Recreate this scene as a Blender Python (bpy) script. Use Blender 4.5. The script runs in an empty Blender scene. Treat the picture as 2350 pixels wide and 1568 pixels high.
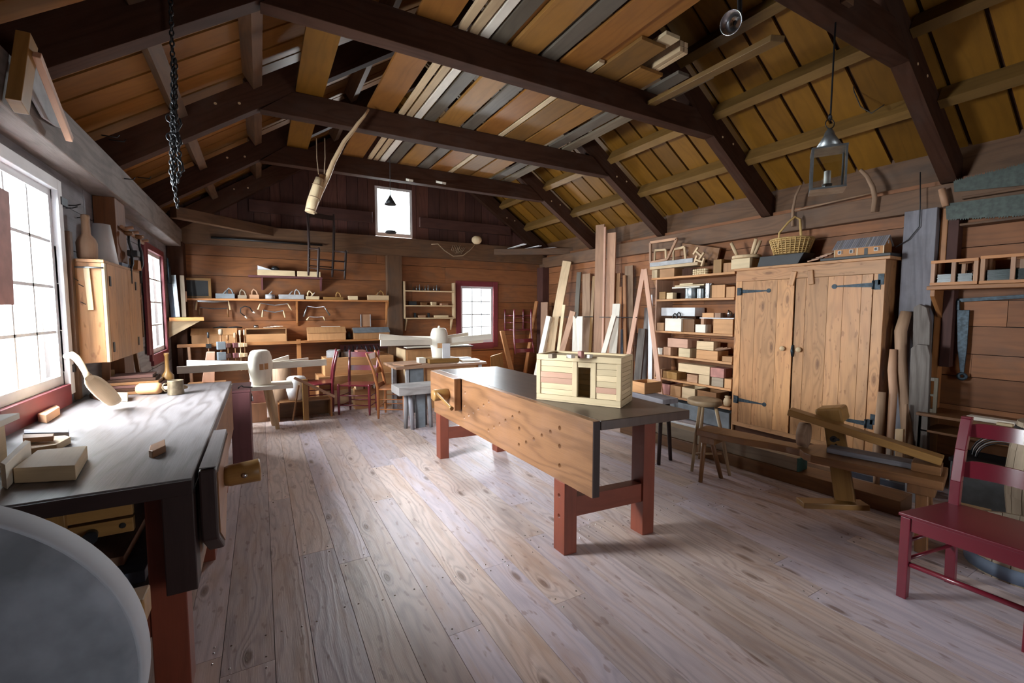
import bpy, bmesh, math, random
from mathutils import Vector, Matrix, Euler
random.seed(7)
SC = bpy.context.scene
COL = SC.collection
R = math.radians
# ---------------------------------------------------------------- camera
YAW, PITCH, FPX, CAMZ = R(29.4), R(4.03), 1022.0, 1.5
cam_d = bpy.data.cameras.new('camera'); cam = bpy.data.objects.new('camera', cam_d); COL.objects.link(cam)
cam_d.sensor_width = 36.0; cam_d.lens = FPX * 36.0 / 2350.0; cam_d.clip_start = 0.05
cam.location = (0, 0, CAMZ); cam.rotation_euler = (R(90) - PITCH, 0, -YAW)
SC.camera = cam
# ---------------------------------------------------------------- view, world, daylight
SC.view_settings.view_transform = 'Standard'; SC.view_settings.look = 'None'
SC.view_settings.gamma = 1.0; SC.view_settings.use_curve_mapping = False
SC.view_settings.exposure = 1.1
try:
    SC.cycles.use_denoising = True; SC.cycles.denoiser = 'OPENIMAGEDENOISE'
    SC.cycles.max_bounces = 7; SC.cycles.diffuse_bounces = 5; SC.cycles.glossy_bounces = 3
    SC.cycles.transparent_max_bounces = 8; SC.cycles.caustics_reflective = False; SC.cycles.caustics_refractive = False
    SC.cycles.sample_clamp_indirect = 6.0
except Exception: pass
W = bpy.data.worlds.new('overcast_sky'); SC.world = W; W.use_nodes = True
wn = W.node_tree; wn.nodes.clear()
wo = wn.nodes.new('ShaderNodeOutputWorld'); wb = wn.nodes.new('ShaderNodeBackground')
wb.inputs[1].default_value = 3.0
tcw = wn.nodes.new('ShaderNodeTexCoord'); spw = wn.nodes.new('ShaderNodeSeparateXYZ'); rpw = wn.nodes.new('ShaderNodeValToRGB')
rpw.color_ramp.elements[0].position = 0.42; rpw.color_ramp.elements[0].color = (0.40, 0.42, 0.42, 1); rpw.color_ramp.elements[1].position = 0.58; rpw.color_ramp.elements[1].color = (0.88, 0.94, 1.0, 1)
mmw = wn.nodes.new('ShaderNodeMath'); mmw.operation = 'MULTIPLY_ADD'; mmw.inputs[1].default_value = 0.5; mmw.inputs[2].default_value = 0.5
wn.links.new(tcw.outputs['Generated'], spw.inputs[0]); wn.links.new(spw.outputs[2], mmw.inputs[0]); wn.links.new(mmw.outputs[0], rpw.inputs[0]); wn.links.new(rpw.outputs[0], wb.inputs[0])
wn.links.new(wb.outputs[0], wo.inputs[0])
# wall planes of the room
XL, XR, YB, YF = -1.12, 5.35, 8.12, -2.6
def area(name, loc, rot, sx, sy, power, color=(0.93, 0.965, 1.0), spread=180):
    l = bpy.data.lights.new(name, 'AREA'); l.shape = 'RECTANGLE'; l.size = sx; l.size_y = sy
    l.energy = power; l.color = color; l.spread = R(spread)
    o = bpy.data.objects.new(name, l); o.location = loc; o.rotation_euler = rot; COL.objects.link(o); return o
# window daylight, plus an added fill lamp in a made-up doorway behind the camera
area('daylight_window_1', (XL - 0.75, 3.47, 1.95), (0, R(-66), 0), 1.5, 1.5, 520)
area('daylight_window_2', (XL - 0.7, 6.97, 1.9), (0, R(-66), 0), 1.4, 1.1, 230)
area('daylight_gable', (2.15, YB + 0.35, 3.40), (R(-72), 0, 0), 0.8, 0.9, 85)
area('daylight_back_window', (3.77, YB + 0.4, 1.6), (R(-70), 0, 0), 0.9, 1.2, 110)
area('rear_fill', (2.65, YF - 0.3, 1.2), (R(72), 0, 0), 0.9, 1.8, 22)
# ---------------------------------------------------------------- pixel rays (2350x1568 frame) to real planes
_fw = Vector((math.sin(YAW)*math.cos(PITCH), math.cos(YAW)*math.cos(PITCH), -math.sin(PITCH)))
_rt = Vector((math.cos(YAW), -math.sin(YAW), 0)); _up = _rt.cross(_fw); _C = Vector((0, 0, CAMZ))
def ray(x, y): return _fw + _rt*((x-1175.0)/FPX) - _up*((y-784.0)/FPX)
def atX(x, y, v): d = ray(x, y); return _C + d*((v-_C.x)/d.x)
def atY(x, y, v): d = ray(x, y); return _C + d*((v-_C.y)/d.y)
def atZ(x, y, v=0.0): d = ray(x, y); return _C + d*((v-_C.z)/d.z)
def XatY(px, Y): return atY(px, 712, Y).x
def YatX(px, X): return atX(px, 712, X).y
# ---------------------------------------------------------------- materials
MATS = {}
def _mk(name):
    m = bpy.data.materials.new(name); m.use_nodes = True; nt = m.node_tree; nt.nodes.clear()
    out = nt.nodes.new('ShaderNodeOutputMaterial'); b = nt.nodes.new('ShaderNodeBsdfPrincipled')
    nt.links.new(b.outputs[0], out.inputs[0]); MATS[name] = m
    return m, nt, b
def _math(nt, op, a, b=None, c=None):
    n = nt.nodes.new('ShaderNodeMath'); n.operation = op
    for i, v in enumerate((a, b, c)):
        if v is None: continue
        if isinstance(v, (int, float)): n.inputs[i].default_value = v
        else: nt.links.new(v, n.inputs[i])
    return n.outputs[0]
def _mixc(nt, fac, a, b, mode='MIX'):
    n = nt.nodes.new('ShaderNodeMix'); n.data_type = 'RGBA'; n.blend_type = mode
    for i, v in ((0, fac), (6, a), (7, b)):
        if isinstance(v, (int, float)): n.inputs[i].default_value = v
        elif isinstance(v, tuple): n.inputs[i].default_value = (v[0], v[1], v[2], 1)
        else: nt.links.new(v, n.inputs[i])
    return n.outputs[2]
def wood(name, c, dark=0.55, rough=0.55, spec=0.35, var=0.35, grain=1.0, coat=0.0, stain=0.0, stainc=(0.05, 0.04, 0.035), hue=0.0, gs=1.0, bump=0.25, rings=1.0, knots=0.0, blotsc=(3.0, 2.0), ringf=55.0):
    """plank wood: UV u runs across the grain, v along it (metres); 'tone' is a per-piece random value"""
    m, nt, b = _mk(name)
    uv = nt.nodes.new('ShaderNodeUVMap'); uv.uv_map = 'UVMap'
    at = nt.nodes.new('ShaderNodeAttribute'); at.attribute_name = 'tone'; tone = at.outputs['Fac']
    def scaled(su, sv):
        n = nt.nodes.new('ShaderNodeVectorMath'); n.operation = 'MULTIPLY'; nt.links.new(uv.outputs[0], n.inputs[0])
        n.inputs[1].default_value = (su*gs, sv*gs, 1); return n.outputs[0]
    def noise(vec, scale, det, rg=0.5, dist=0.0):
        n = nt.nodes.new('ShaderNodeTexNoise'); n.noise_dimensions = '2D'; nt.links.new(vec, n.inputs['Vector'])
        n.inputs['Scale'].default_value = scale; n.inputs['Detail'].default_value = det
        n.inputs['Roughness'].default_value = rg; n.inputs['Distortion'].default_value = dist; return n.outputs[0]
    big = noise(scaled(5.0, 0.9), 1.0, 2)
    sep = nt.nodes.new('ShaderNodeSeparateXYZ'); nt.links.new(uv.outputs[0], sep.inputs[0])
    ph = _math(nt, 'ADD', _math(nt, 'MULTIPLY', sep.outputs[0], ringf*gs), _math(nt, 'MULTIPLY', big, 30.0))
    if knots:
        vo = nt.nodes.new('ShaderNodeTexVoronoi'); vo.voronoi_dimensions = '2D'; vo.inputs['Scale'].default_value = 1.0; nt.links.new(scaled(3.2/gs, 1.05/gs), vo.inputs['Vector'])
        kd = vo.outputs['Distance']; kf = _math(nt, 'POWER', 2.718, _math(nt, 'MULTIPLY', kd, -9.0)); ph = _math(nt, 'ADD', ph, _math(nt, 'MULTIPLY', kf, 26.0))
        km = nt.nodes.new('ShaderNodeMapRange'); nt.links.new(kd, km.inputs[0]); km.inputs[1].default_value = 0.075; km.inputs[2].default_value = 0.03
    ring = _math(nt, 'MULTIPLY_ADD', _math(nt, 'SINE', ph), 0.5, 0.5)
    ring = _math(nt, 'POWER', ring, 2.0)
    streak = noise(scaled(150.0, 5.0), 1.0, 3, 0.65)
    blot = noise(scaled(*blotsc), 1.0, 4, 0.6)
    f = _math(nt, 'ADD', _math(nt, 'MULTIPLY', ring, 0.42*grain*rings), _math(nt, 'MULTIPLY', streak, 0.65*grain))
    f = _math(nt, 'MULTIPLY', f, dark)
    cdark = (c[0]*0.30, c[1]*0.26, c[2]*0.24)
    colr = _mixc(nt, f, c, cdark)
    if hue:   # pieces differ in hue as well as in tone
        colr = _mixc(nt, _math(nt, 'MULTIPLY', _math(nt, 'FRACT', _math(nt, 'MULTIPLY', tone, 7.31)), hue), colr, (c[0]*0.75, c[1]*0.9, c[2]*1.35))
    if stain:
        s = nt.nodes.new('ShaderNodeMapRange'); nt.links.new(blot, s.inputs[0])
        s.inputs[1].default_value = 0.48; s.inputs[2].default_value = 0.72; s.inputs[4].default_value = stain
        colr = _mixc(nt, s.outputs[0], colr, stainc)
    if knots:
        colr = _mixc(nt, _math(nt, 'MULTIPLY', km.outputs[0], knots), colr, (c[0]*.22, c[1]*.16, c[2]*.13))
        fl2 = noise(scaled(26.0/gs, 9.0/gs), 1.0, 2, 0.5); fm = nt.nodes.new('ShaderNodeMapRange'); nt.links.new(fl2, fm.inputs[0]); fm.inputs[1].default_value = 0.66; fm.inputs[2].default_value = 0.74; fm.inputs[4].default_value = .55
        colr = _mixc(nt, fm.outputs[0], colr, (c[0]*.35, c[1]*.27, c[2]*.24))
    k = _math(nt, 'ADD', _math(nt, 'MULTIPLY', tone, 2*var), 1.0 - var)
    k = _math(nt, 'MULTIPLY', k, _math(nt, 'MULTIPLY_ADD', blot, 0.5, 0.75))
    sc = nt.nodes.new('ShaderNodeVectorMath'); sc.operation = 'SCALE'; nt.links.new(colr, sc.inputs[0]); nt.links.new(k, sc.inputs['Scale'])
    nt.links.new(sc.outputs[0], b.inputs['Base Color'])
    b.inputs['Roughness'].default_value = rough; b.inputs['Specular IOR Level'].default_value = spec
    if coat: b.inputs['Coat Weight'].default_value = coat; b.inputs['Coat Roughness'].default_value = 0.25
    if bump:
        bp = nt.nodes.new('ShaderNodeBump'); bp.inputs['Strength'].default_value = bump; bp.inputs['Distance'].default_value = 0.004
        nt.links.new(f, bp.inputs['Height']); nt.links.new(bp.outputs[0], b.inputs['Normal'])
    return m
def plain(name, c, rough=0.5, metal=0.0, spec=0.5, var=0.15, nscale=12.0, bump=0.0, c2=None, coat=0.0, emit=None):
    m, nt, b = _mk(name)
    tc = nt.nodes.new('ShaderNodeTexCoord'); n = nt.nodes.new('ShaderNodeTexNoise'); n.inputs['Scale'].default_value = nscale
    n.inputs['Detail'].default_value = 5; nt.links.new(tc.outputs['Object'], n.inputs['Vector'])
    lo = tuple(x*(1-var) for x in c); hi = tuple(min(1, x*(1+var)) for x in c) if c2 is None else c2
    mr = nt.nodes.new('ShaderNodeMapRange'); nt.links.new(n.outputs[0], mr.inputs[0]); mr.inputs[1].default_value = 0.35; mr.inputs[2].default_value = 0.65
    nt.links.new(_mixc(nt, mr.outputs[0], lo, hi), b.inputs['Base Color'])
    b.inputs['Roughness'].default_value = rough; b.inputs['Metallic'].default_value = metal; b.inputs['Specular IOR Level'].default_value = spec
    if coat: b.inputs['Coat Weight'].default_value = coat; b.inputs['Coat Roughness'].default_value = 0.2
    if bump:
        bp = nt.nodes.new('ShaderNodeBump'); bp.inputs['Strength'].default_value = bump; bp.inputs['Distance'].default_value = 0.005
        nt.links.new(n.outputs[0], bp.inputs['Height']); nt.links.new(bp.outputs[0], b.inputs['Normal'])
    return m
wood('pine', (0.66, 0.48, 0.29), dark=0.32, rough=0.6, var=0.18)
wood('pine_pale', (0.80, 0.74, 0.64), dark=0.16, rough=0.6, var=0.1)
wood('cedar', (0.50, 0.275, 0.155), dark=0.45, var=0.25, hue=0.3)
wood('fir', (0.48, 0.20, 0.065), dark=0.55, var=0.25, rough=0.5, hue=0.2)
wood('cupboard_wood', (0.56, 0.28, 0.115), dark=0.62, var=0.2, rough=0.45, hue=0.25, knots=.7, blotsc=(5.0, 1.2), stain=.3, stainc=(0.33, 0.13, 0.05))
wood('box_wood', (0.52, 0.27, 0.12), dark=0.3, var=0.2, rough=0.55)
wood('wall_wood', (0.30, 0.112, 0.038), dark=0.55, var=0.30, rough=0.6, hue=0.3, stain=0.45)
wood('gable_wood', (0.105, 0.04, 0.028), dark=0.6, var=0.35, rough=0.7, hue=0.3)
wood('grey_wood', (0.34, 0.31, 0.295), dark=0.75, var=0.2, rough=0.75, hue=0.4, stain=0.6, stainc=(0.10, 0.09, 0.09), bump=0.6)
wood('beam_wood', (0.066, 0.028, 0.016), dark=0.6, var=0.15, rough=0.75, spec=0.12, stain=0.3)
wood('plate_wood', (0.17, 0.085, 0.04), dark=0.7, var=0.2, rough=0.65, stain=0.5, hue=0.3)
wood('grey_beam', (0.24, 0.20, 0.18), dark=0.7, var=0.2, rough=0.7, stain=0.5, hue=0.3, bump=0.5)
wood('roof_orange', (0.30, 0.12, 0.024), dark=0.35, var=0.25, rough=0.55, hue=0.15)
wood('roof_yellow', (0.20, 0.088, 0.008), dark=0.35, var=0.25, rough=0.55, hue=0.1)
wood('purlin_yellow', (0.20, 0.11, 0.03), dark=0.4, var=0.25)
wood('loft_wood', (0.36, 0.165, 0.035), dark=0.5, var=0.3, hue=0.5, stain=0.3)
wood('loft_grey', (0.17, 0.135, 0.09), dark=0.5, var=0.25, hue=0.4)
wood('floor_wood', (0.66, 0.52, 0.46), dark=0.68, var=0.16, rough=0.40, spec=0.5, hue=0.5, stain=0.6, stainc=(0.34, 0.21, 0.14), gs=1.3, bump=0.35, rings=1.1, knots=.8, blotsc=(7.0, 1.1), ringf=75.0)
wood('bench_top', (0.16, 0.145, 0.15), dark=0.95, var=0.1, rough=0.42, spec=0.7, stain=0.6, stainc=(0.10, 0.085, 0.085), bump=0.15)
wood('bench_top_brown', (0.085, 0.05, 0.038), dark=0.6, var=0.1, rough=0.36, spec=0.8, stain=0.4, stainc=(0.14, 0.09, 0.06), bump=0.1)
wood('apron_wood', (0.32, 0.15, 0.065), dark=0.75, var=0.05, rough=0.42, spec=0.5, stain=0.25, stainc=(0.22, 0.13, 0.10))
wood('red_leg', (0.20, 0.045, 0.022), dark=0.4, var=0.1, rough=0.42, spec=0.5, grain=0.8)
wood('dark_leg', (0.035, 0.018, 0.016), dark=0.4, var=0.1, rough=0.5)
wood('oak_brown', (0.25, 0.115, 0.045), dark=0.55, var=0.15, rough=0.4, stain=0.4, stainc=(0.08, 0.04, 0.03))
wood('oak_gold', (0.34, 0.18, 0.055), dark=0.45, var=0.15, rough=0.4)
wood('stool_wood', (0.38, 0.26, 0.15), dark=0.4, var=0.15, rough=0.45)
wood('driftwood', (0.38, 0.24, 0.15), dark=0.6, var=0.2, rough=0.7, stain=0.4, stainc=(0.2, 0.12, 0.09))
wood('bark_grey', (0.24, 0.21, 0.19), dark=0.8, var=0.2, rough=0.85, bump=1.0)
wood('red_paint', (0.15, 0.010, 0.022), dark=0.25, var=0.08, rough=0.28, spec=0.6, coat=0.3, bump=0.12, grain=0.6)
wood('red_trim', (0.20, 0.035, 0.045), dark=0.3, var=0.08, rough=0.5)
wood('white_paint', (0.72, 0.73, 0.76), dark=0.08, var=0.04, rough=0.5, bump=0.05)
wood('orange_chair', (0.42, 0.15, 0.05), dark=0.35, var=0.1, rough=0.4)
wood('purple_shelf', (0.16, 0.06, 0.065), dark=0.35, var=0.1)
wood('model_house', (0.50, 0.22, 0.07), dark=0.3, var=0.1)
wood('barrel_wood', (0.36, 0.28, 0.20), dark=0.5, var=0.2, rough=0.6)
wood('crate_pine', (0.74, 0.58, 0.36), dark=0.3, var=0.14, rough=0.55, hue=0.0)
wood('crate_cedar', (0.64, 0.37, 0.26), dark=0.2, var=0.1, rough=0.55)
wood('splint', (0.55, 0.36, 0.14), dark=0.3, var=0.2)
plain('dark_gap', (0.02, 0.014, 0.012), rough=0.9)
plain('iron', (0.03, 0.032, 0.036), rough=0.45, metal=0.6, var=0.3)
plain('blue_iron', (0.022, 0.034, 0.045), rough=0.5, metal=0.5, var=0.5, nscale=40)
plain('steel', (0.55, 0.56, 0.58), rough=0.25, metal=1.0, var=0.1)
plain('tin', (0.30, 0.32, 0.33), rough=0.38, metal=0.85, var=0.25)
plain('brass_cup', (0.22, 0.17, 0.11), rough=0.35, metal=0.7, var=0.3, nscale=20)
plain('stone', (0.27, 0.30, 0.345), rough=0.8, var=0.35, nscale=7, bump=0.3)
plain('stone_rim', (0.46, 0.50, 0.56), rough=0.7, var=0.08, nscale=6)
plain('green_glass_stack', (0.008, 0.02, 0.02), rough=0.22, spec=0.15, var=0.6, nscale=8)
plain('saw_steel', (0.035, 0.045, 0.038), rough=0.5, metal=0.4, var=0.3, nscale=30)
plain('black_paint', (0.012, 0.012, 0.014), rough=0.5)
plain('rope', (0.34, 0.24, 0.15), rough=0.9)
plain('candle', (0.75, 0.72, 0.66), rough=0.5)
plain('white_cloth', (0.7, 0.7, 0.72), rough=0.8)
plain('green_end', (0.03, 0.10, 0.09), rough=0.6)
plain('grey_box_paint', (0.16, 0.18, 0.20), rough=0.6)
plain('grey_light_paint', (0.36, 0.355, 0.365), rough=0.6)
plain('reddish_block', (0.40, 0.17, 0.14), rough=0.6)
plain('blue_plank', (0.12, 0.15, 0.21), rough=0.6)
def glass(name):
    m = bpy.data.materials.new(name); m.use_nodes = True; nt = m.node_tree; nt.nodes.clear()
    o = nt.nodes.new('ShaderNodeOutputMaterial'); mx = nt.nodes.new('ShaderNodeMixShader'); t = nt.nodes.new('ShaderNodeBsdfTransparent'); g = nt.nodes.new('ShaderNodeBsdfGlossy')
    t.inputs[0].default_value = (0.96, 0.98, 0.98, 1); g.inputs['Roughness'].default_value = 0.02
    mx.inputs[0].default_value = 0.05
    nt.links.new(t.outputs[0], mx.inputs[1]); nt.links.new(g.outputs[0], mx.inputs[2]); nt.links.new(mx.outputs[0], o.inputs[0])
    MATS[name] = m
glass('window_glass')
# ---------------------------------------------------------------- mesh building
WORLD_OF = {}      # thing -> matrix, used when its parts are given in room coordinates
class MB:
    def __init__(s): s.v = []; s.f = []; s.uv = []; s.t = []; s.sm = []; s.mi = []
    def quadset(s, vs, fs, uvs, tone=None, smooth=False, mi=0):
        o = len(s.v); s.v += [Vector(v) for v in vs]
        tone = random.random() if tone is None else tone
        for f, u in zip(fs, uvs):
            s.f.append([i+o for i in f]); s.uv.append(u); s.t.append(tone); s.sm.append(smooth); s.mi.append(mi)
    def hexa(s, c8, tone=None, mi=0):
        """8 corners: bottom ring 0-3, top ring 4-7"""
        c8 = [Vector(c) for c in c8]
        d = [(c8[1]-c8[0]).length, (c8[3]-c8[0]).length, (c8[4]-c8[0]).length]
        ax = d.index(max(d)); ou, ov = random.random()*20, random.random()*20
        fs = [(0,3,2,1), (4,5,6,7), (0,1,5,4), (1,2,6,5), (2,3,7,6), (3,0,4,7)]
        L = [(0,0,0),(1,0,0),(1,1,0),(0,1,0),(0,0,1),(1,0,1),(1,1,1),(0,1,1)]
        uvs = []
        for f in fs:
            fl = []
            con = [k for k in range(3) if len({L[i][k] for i in f}) == 1][0]
            axes = [k for k in range(3) if k != con]
            if ax in axes: va = ax; ua = [k for k in axes if k != ax][0]
            else: ua, va = axes
            off = con*0.37
            for i in f: fl.append((ou + off + L[i][ua]*d[ua], ov + L[i][va]*d[va]*(1.0 if ax in axes else 0.3)))
            uvs.append(fl)
        s.quadset(c8, fs, uvs, tone, False, mi); return s
    def box(s, c, size, rot=None, tone=None, mi=0):
        M = rot if isinstance(rot, Matrix) else (Euler(rot).to_matrix() if rot else Matrix.Identity(3))
        h = [x/2 for x in size]; c = Vector(c)
        cs = [(-1,-1,-1),(1,-1,-1),(1,1,-1),(-1,1,-1),(-1,-1,1),(1,-1,1),(1,1,1),(-1,1,1)]
        return s.hexa([c + M @ Vector((a*h[0], b*h[1], g*h[2])) for a, b, g in cs], tone, mi)
    def bb(s, x0, x1, y0, y1, z0, z1, tone=None, mi=0):
        return s.box(((x0+x1)/2, (y0+y1)/2, (z0+z1)/2), (abs(x1-x0), abs(y1-y0), abs(z1-z0)), None, tone, mi)
    def beam(s, p0, p1, w, h, up=(0,0,1), w1=None, h1=None, tone=None, mi=0):
        """rectangular bar p0->p1; w is sideways, h along up"""
        p0, p1 = Vector(p0), Vector(p1); d = (p1-p0).normalized(); u = Vector(up)
        sd = d.cross(u)
        if sd.length < 1e-4: sd = d.cross(Vector((1, 0, 0)))
        sd.normalize(); u = sd.cross(d).normalized()
        w1 = w if w1 is None else w1; h1 = h if h1 is None else h1
        A = lambda p, ww, hh: [p - sd*ww/2 - u*hh/2, p + sd*ww/2 - u*hh/2, p + sd*ww/2 + u*hh/2, p - sd*ww/2 + u*hh/2]
        a, b = A(p0, w, h), A(p1, w1, h1)
        return s.hexa([a[0], a[1], a[2], a[3], b[0], b[1], b[2], b[3]], tone, mi)
    def prism(s, pts, vec, tone=None, mi=0, smooth=False):
        """planar polygon pts extruded by vec"""
        pts = [Vector(p) for p in pts]; vec = Vector(vec); n = len(pts)
        nrm = Vector((0,0,0))
        for i in range(n): nrm += (pts[i]-pts[0]).cross(pts[(i+1) % n]-pts[0])
        if nrm.dot(vec) > 0: pts = pts[::-1]
        L = max(range(n), key=lambda i: (pts[(i+1) % n]-pts[i]).length); ea = (pts[(L+1) % n]-pts[L]).normalized(); eb = ea.cross(vec.normalized()).normalized()
        ou, ov = random.random()*20, random.random()*20
        q = lambda p: (ou + (p-pts[0]).dot(eb), ov + (p-pts[0]).dot(ea))
        vs = pts + [p+vec for p in pts]
        fs = [tuple(range(n)), tuple(range(2*n-1, n-1, -1))]; uvs = [[q(pts[i]) for i in range(n)], [q(pts[i-n]) for i in range(2*n-1, n-1, -1)]]
        acc = 0.0
        for i in range(n):
            j = (i+1) % n; l = (pts[j]-pts[i]).length
            fs.append((i, i+n, j+n, j)); uvs.append([(ou, ov+acc), (ou+vec.length, ov+acc), (ou+vec.length, ov+acc+l), (ou, ov+acc+l)]); acc += l
        s.quadset(vs, fs, uvs, tone, smooth, mi); return s
    def tube(s, pts, r, n=10, cap=True, tone=None, mi=0, sq=1.0, smooth=True):
        pts = [Vector(p) for p in pts]; m = len(pts); rs = r if isinstance(r, (list, tuple)) else [r]*m
        o = len(s.v); tone = random.random() if tone is None else tone; ou, ov = random.random()*20, random.random()*20
        prev = None; acc = 0
        for i, p in enumerate(pts):
            d = (pts[min(i+1, m-1)] - pts[max(i-1, 0)]).normalized()
            if prev is None:
                a = Vector((0, 0, 1)) if abs(d.z) < 0.9 else Vector((1, 0, 0)); a = (a - d*a.dot(d)).normalized()
            else: a = (prev - d*prev.dot(d)).normalized()
            prev = a; b = d.cross(a)
            for k in range(n):
                t = 2*math.pi*k/n; s.v.append(p + (a*math.cos(t)*sq + b*math.sin(t))*rs[i])
            if i:
                l = (pts[i]-pts[i-1]).length
                for k in range(n):
                    k2 = (k+1) % n; c = 2*math.pi*max(rs)/n
                    s.f.append([o+(i-1)*n+k, o+(i-1)*n+k2, o+i*n+k2, o+i*n+k]); s.uv.append([(ou+k*c, ov+acc), (ou+(k+1)*c, ov+acc), (ou+(k+1)*c, ov+acc+l), (ou+k*c, ov+acc+l)])
                    s.t.append(tone); s.sm.append(smooth); s.mi.append(mi)
                acc += l
        if cap:
            for base, rev in ((o, True), (o+(m-1)*n, False)):
                idx = list(range(base, base+n)); idx = idx[::-1] if rev else idx
                s.f.append(idx); s.uv.append([(ou+(s.v[i]-s.v[base]).x, ov+(s.v[i]-s.v[base]).y) for i in idx]); s.t.append(tone); s.sm.append(False); s.mi.append(mi)
        return s
    def lathe(s, prof, base=(0,0,0), axis=(0,0,1), n=28, tone=None, mi=0, closed=False):
        """prof: (radius, height) list along axis from base"""
        ax = Vector(axis).normalized(); a = Vector((1,0,0)) if abs(ax.x) < 0.9 else Vector((0,1,0)); a = (a-ax*a.dot(ax)).normalized(); b = ax.cross(a); base = Vector(base)
        o = len(s.v); m = len(prof); tone = random.random() if tone is None else tone; ou, ov = random.random()*20, random.random()*20
        for rr, h in prof:
            for k in range(n):
                t = 2*math.pi*k/n; s.v.append(base + ax*h + (a*math.cos(t)+b*math.sin(t))*max(rr, 1e-4))
        rmax = max(p[0] for p in prof); acc = 0
        rngi = list(range(1, m)) + ([0] if closed else [])
        for i in rngi:
            j = (i-1) % m; l = math.hypot(prof[i][0]-prof[j][0], prof[i][1]-prof[j][1])
            for k in range(n):
                k2 = (k+1) % n; c = 2*math.pi*rmax/n
                s.f.append([o+j*n+k, o+j*n+k2, o+i*n+k2, o+i*n+k]); s.uv.append([(ou+k*c, ov+acc), (ou+(k+1)*c, ov+acc), (ou+(k+1)*c, ov+acc+l), (ou+k*c, ov+acc+l)])
                s.t.append(tone); s.sm.append(True); s.mi.append(mi)
            acc += l
        if not closed:
            for base_i, rev in ((0, True), (m-1, False)):
                if prof[base_i][0] > 1e-3:
                    idx = [o+base_i*n+k for k in range(n)]; idx = idx[::-1] if rev else idx
                    s.f.append(idx); s.uv.append([(ou+(s.v[i]-base).dot(a), ov+(s.v[i]-base).dot(b)) for i in idx]); s.t.append(tone); s.sm.append(False); s.mi.append(mi)
        return s
    def slat(s, grid, nrm, th, tone=.5):
        """smooth curved slat: grid = rows of points, thickened along nrm"""
        nr, nc = len(grid), len(grid[0]); vs = []
        for sg in (-.5, .5):
            for r_ in grid: vs += [Vector(p) + Vector(nrm)*th*sg for p in r_]
        N = nr*nc; fs = []; uvs = []; q = lambda i, j: [(i*.03, j*.03), (i*.03, (j+1)*.03), ((i+1)*.03, (j+1)*.03), ((i+1)*.03, j*.03)]
        for i in range(nr-1):
            for j in range(nc-1):
                a = i*nc+j; fs.append((a, a+1, a+nc+1, a+nc)); uvs.append(q(i, j)); fs.append((N+a, N+a+nc, N+a+nc+1, N+a+1)); uvs.append(q(i, j))
        s.quadset(vs, fs, uvs, tone, True)
        fs = []; uvs = []
        for j in range(nc-1):
            for i in (0, nr-1): a = i*nc+j; fs.append((a, a+1, N+a+1, N+a) if i else (a+1, a, N+a, N+a+1)); uvs.append(q(i, j))
        for i in range(nr-1):
            for j in (0, nc-1): a = i*nc+j; fs.append((a+nc, a, N+a, N+a+nc) if j else (a, a+nc, N+a+nc, N+a)); uvs.append(q(i, j))
        s.quadset(vs, fs, uvs, tone, False); return s
    def build(s, name, mats, parent=None, bevel=0.0, origin=None):
        mats = mats if isinstance(mats, (list, tuple)) else [mats]
        vs = s.v
        if parent is not None and parent in WORLD_OF: inv = WORLD_OF[parent]; vs = [inv @ v for v in vs]
        loc = Vector((0,0,0))
        if parent is None and origin is None:
            xs = [v.x for v in vs]; ys = [v.y for v in vs]; zs = [v.z for v in vs]
            loc = Vector(((min(xs)+max(xs))/2, (min(ys)+max(ys))/2, min(zs)))
        elif parent is None: loc = Vector(origin)
        me = bpy.data.meshes.new(name); me.from_pydata([v-loc for v in vs], [], s.f)
        uvl = me.uv_layers.new(name='UVMap'); k = 0
        flat = [c for u in s.uv for p in u for c in p]; uvl.data.foreach_set('uv', flat)
        at = me.attributes.new('tone', 'FLOAT', 'FACE'); at.data.foreach_set('value', s.t)
        me.polygons.foreach_set('use_smooth', s.sm); me.polygons.foreach_set('material_index', s.mi)
        for mm in mats: me.materials.append(MATS[mm])
        ob = bpy.data.objects.new(name, me); ob.location = loc; COL.objects.link(ob)
        if parent is not None:
            ob.parent = parent
            if parent in WORLD_OF: WORLD_OF[ob] = WORLD_OF[parent]
        if bevel:
            bv = ob.modifiers.new('bevel', 'BEVEL'); bv.width = bevel; bv.segments = 2; bv.limit_method = 'ANGLE'; bv.angle_limit = R(40)
        return ob
def tag(o, label, cat, group=None, kind=None):
    o['label'] = label; o['category'] = cat
    if group: o['group'] = group
    if kind: o['kind'] = kind
    return o
def thing(name, label, cat, loc=(0,0,0), rotz=0.0, group=None, world=True, rot=None):
    o = bpy.data.objects.new(name, None); COL.objects.link(o); o.empty_display_size = 0.1
    o.location = loc; o.rotation_euler = rot if rot else (0, 0, rotz); tag(o, label, cat, group)
    if world: WORLD_OF[o] = (Matrix.Translation(Vector(loc)) @ Euler(o.rotation_euler).to_matrix().to_4x4()).inverted()
    return o
def struct(name, mb, mats, label, bevel=0.0):
    o = mb.build(name, mats, None, bevel); o['kind'] = 'structure'; o['label'] = label; o['category'] = name.split('_')[0] if name.split('_')[0] in ('wall','floor','ceiling','window','door') else name.split('_')[-1]
    return o
def P_box(par, name, mat, c, size, rot=None, bev=0.003): return MB().box(c, size, rot).build(name, mat, par, bev)
def P_bb(par, name, mat, x0, x1, y0, y1, z0, z1, bev=0.003): return MB().bb(x0, x1, y0, y1, z0, z1).build(name, mat, par, bev)
def P_beam(par, name, mat, p0, p1, w, h, bev=0.003, **k): return MB().beam(p0, p1, w, h, **k).build(name, mat, par, bev)
def P_tube(par, name, mat, pts, r, n=10, **k): return MB().tube(pts, r, n, **k).build(name, mat, par)
def P_lathe(par, name, mat, prof, base=(0,0,0), axis=(0,0,1), n=28, **k): return MB().lathe(prof, base, axis, n, **k).build(name, mat, par)
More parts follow.
